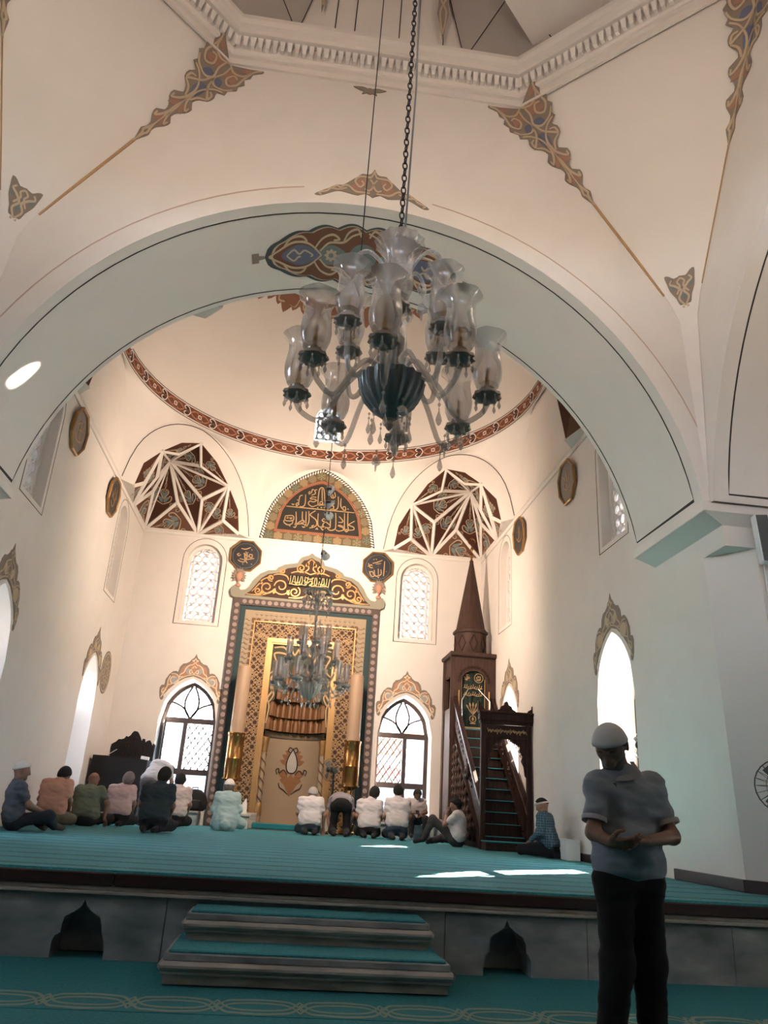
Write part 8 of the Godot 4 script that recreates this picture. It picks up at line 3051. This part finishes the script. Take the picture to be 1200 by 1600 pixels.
	person("man in white polo sitting against the pulpit, hand at his chin", V(3.36, PF, -15.7), deg_to_rad(68), {"pelvis": V(0, 0.14, 0.05), "chest": V(0, 0.44, 0.06), "neck": V(0, 0.59, 0.05), "head": V(0.0, 0.71, 0.0), "look": V(-0.25, -0.1, -1), "belly": V(0, 0.26, -0.03), "sl": V(-0.18, 0.54, 0.05), "sr": V(0.18, 0.54, 0.05), "el": V(-0.22, 0.36, -0.16), "er": V(0.27, 0.3, 0.12), "wl": V(-0.05, 0.52, -0.16), "dwl": V(0.3, 0.9, 0.1), "wr": V(0.3, 0.1, 0.06), "dwr": V(0.2, -0.6, -0.6), "hl": V(-0.1, 0.13, 0.0), "hr": V(0.1, 0.13, 0.0), "kl": V(-0.15, 0.44, -0.4), "kr": V(0.3, 0.12, -0.3), "al": V(-0.15, 0.09, -0.56), "ar": V(-0.02, 0.07, -0.44), "tl": V(-0.15, 0.045, -0.72), "tr": V(-0.16, 0.05, -0.48)}, {"shirt": Color(0.75, 0.71, 0.71), "trousers": Color(0.22, 0.21, 0.21), "cap": Color(0.05, 0.05, 0.055), "hair": Color(0.1, 0.09, 0.09), "size": 1.05, "fat": 1.08, "tone": 0.75})
	person("man in blue checked shirt and white-banded cap sitting by the right wall", V(4.38, PF, -13.2), deg_to_rad(52), with(K, {"pelvis": V(0, 0.17, 0.04), "head": V(0.0, 0.76, -0.1), "look": V(0.05, -0.25, -1)}), {"shirt": check_cloth("check_cloth", Color(0.16, 0.26, 0.32), Color(0.46, 0.56, 0.6), 26.0), "trousers": Color(0.08, 0.08, 0.1), "cap": Color(0.08, 0.07, 0.07), "band": Color(0.72, 0.66, 0.62), "cap_reach": 64.0, "sleeve": 1.85, "size": 1.02, "tone": 0.8})
	standing_man()

func check_cloth(key: String, a: Color, b: Color, scale: float) -> StandardMaterial3D:
	var m: StandardMaterial3D = mat(key, Color.WHITE, 0.95)
	var im: Image = Image.create(64, 64, false, Image.FORMAT_RGB8)
	for y in 64:
		for x in 64:
			var k: float = 0.0
			if x % 32 < 7:
				k += 0.5
			if key == "check_cloth" and y % 32 < 7:
				k += 0.5
			im.set_pixel(x, y, a.lerp(b, k))
	m.albedo_texture = ImageTexture.create_from_image(im)
	m.uv1_triplanar = true
	m.uv1_world_triplanar = false
	m.uv1_scale = Vector3.ONE * scale * 0.5
	return m

func standing_man():
	# seen from the front, turned to the picture's left, head bowed over his hands
	var at: Vector3 = V(1.98, -0.005, -4.6)
	var j: Dictionary = {"pelvis": V(0.02, 0.95, -0.02), "chest": V(0.02, 1.31, -0.01), "neck": V(-0.02, 1.485, 0.03), "head": V(-0.1, 1.615, 0.1), "look": V(-0.62, -0.95, 0.75), "belly": V(0.0, 1.06, 0.05),
		"sl": V(0.2, 1.42, -0.03), "sr": V(-0.18, 1.4, 0.06), "el": V(0.265, 1.14, 0.05), "er": V(-0.235, 1.14, 0.12), "wl": V(0.03, 1.115, 0.235), "wr": V(-0.2, 1.1, 0.25),
		"dwl": V(-0.95, 0.02, 0.3), "nwl": V(0.1, 0.9, 0.3), "dwr": V(0.62, -0.05, 0.5), "nwr": V(-0.1, -0.6, 0.6),
		"hl": V(0.11, 0.9, -0.03), "hr": V(-0.08, 0.9, 0.0), "kl": V(0.105, 0.49, 0.0), "kr": V(-0.09, 0.49, 0.03), "al": V(0.115, 0.085, -0.04), "ar": V(-0.14, 0.085, 0.0), "tl": V(0.1, 0.045, 0.12), "tr": V(-0.22, 0.045, 0.15)}
	var grey: Color = Color(0.49, 0.52, 0.555)
	var o: Node3D = person("standing man in grey polo and white knitted cap, looking at his hands", at, 0.0, j, {"shirt": grey, "trousers": Color(0.028, 0.03, 0.036), "cap": Color(0.72, 0.71, 0.7), "cap_reach": 78.0, "cap_tilt": 0.32, "hair": Color(0.2, 0.19, 0.19), "hair_reach": 92.0, "beard": Color(0.42, 0.41, 0.41), "fine": true, "cell": 0.014, "shirt_cell": 0.0125, "tone": 0.66, "sleeve": 0.6, "wrinkle": 0.014, "curl": 0.5, "fat": 1.05, "cuff": 0.078, "leg": 1.2, "hem": 0.03, "socks": Color(0.05, 0.05, 0.055)})
	# collar, placket, buttons, sleeve hems and hem line of the polo
	var fbN: Vector3 = j.neck
	var st: SurfaceTool = S(true)
	var n: int = 26
	for i in n:
		var q: Array = []
		for k in [i, i + 1]:
			var a: float = lerpf(-0.42, TAU + 0.42 - 0.84 * 1.0, float(k) / n)
			a = lerpf(0.35, TAU - 0.35, float(k) / n) + 1.95
			var d: Vector3 = V(sin(a + 0.4), 0, cos(a + 0.4))
			var c: Vector3 = V(0.0, 1.49, 0.005)
			var front: float = maxf(0.0, d.dot(V(-0.55, 0, 0.83)))
			q.append(c + d * 0.07 + V(0, 0.055 - front * 0.05, 0))
			q.append(c + d * (0.11 + 0.03 * front) + V(0, -0.008 - front * 0.06, 0))
		quad(st, q[0], q[1], q[3], q[2])
	obj("collar", st, cloth(Color(0.5, 0.5, 0.51)), o)
	for e in [["sl", "el"], ["sr", "er"]]:
		var p: Vector3 = j[e[0]].lerp(j[e[1]], 0.74)
		var d: Vector3 = (j[e[1]] - j[e[0]]).normalized()
		st = S()
		tube(st, [p - d * 0.014, p, p + d * 0.012], [0.07, 0.0715, 0.07], 18, false)
		obj("sleeve_hem", st, cloth(Color(0.62, 0.62, 0.63)), o)
	var bt: SurfaceTool = S()
	box(bt, V(-0.1, 1.35, 0.118), V(0.03, 0.12, 0.006), Basis(Vector3.UP, -0.45), 0.002)
	obj("placket", bt, cloth(Color(0.38, 0.39, 0.4)), o)
	for y in [1.32, 1.36]:
		st = S()
		lathe(st, V2([0.0, 0.0, 0.006, 0.0, 0.005, 0.003, 0.0, 0.003]), 8, V(-0.1, y, 0.122), Basis(Vector3.UP, -0.45) * Basis(Vector3.RIGHT, PI / 2.0))
		obj("button", st, mats.grey_plastic, o)
	# spectacles-free face: dark eyebrows and closed lids
	var fb: Basis = head_basis(j.look)
	st = S()
	for s in [1.0, -1.0]:
		tube(st, [j.head + fb * V(0.055 * s, 0.03, -0.083), j.head + fb * V(0.035 * s, 0.037, -0.095), j.head + fb * V(0.014 * s, 0.033, -0.1)], [0.003, 0.006, 0.004], 6)
	obj("eyebrows", st, cloth(Color(0.16, 0.15, 0.14)), o)
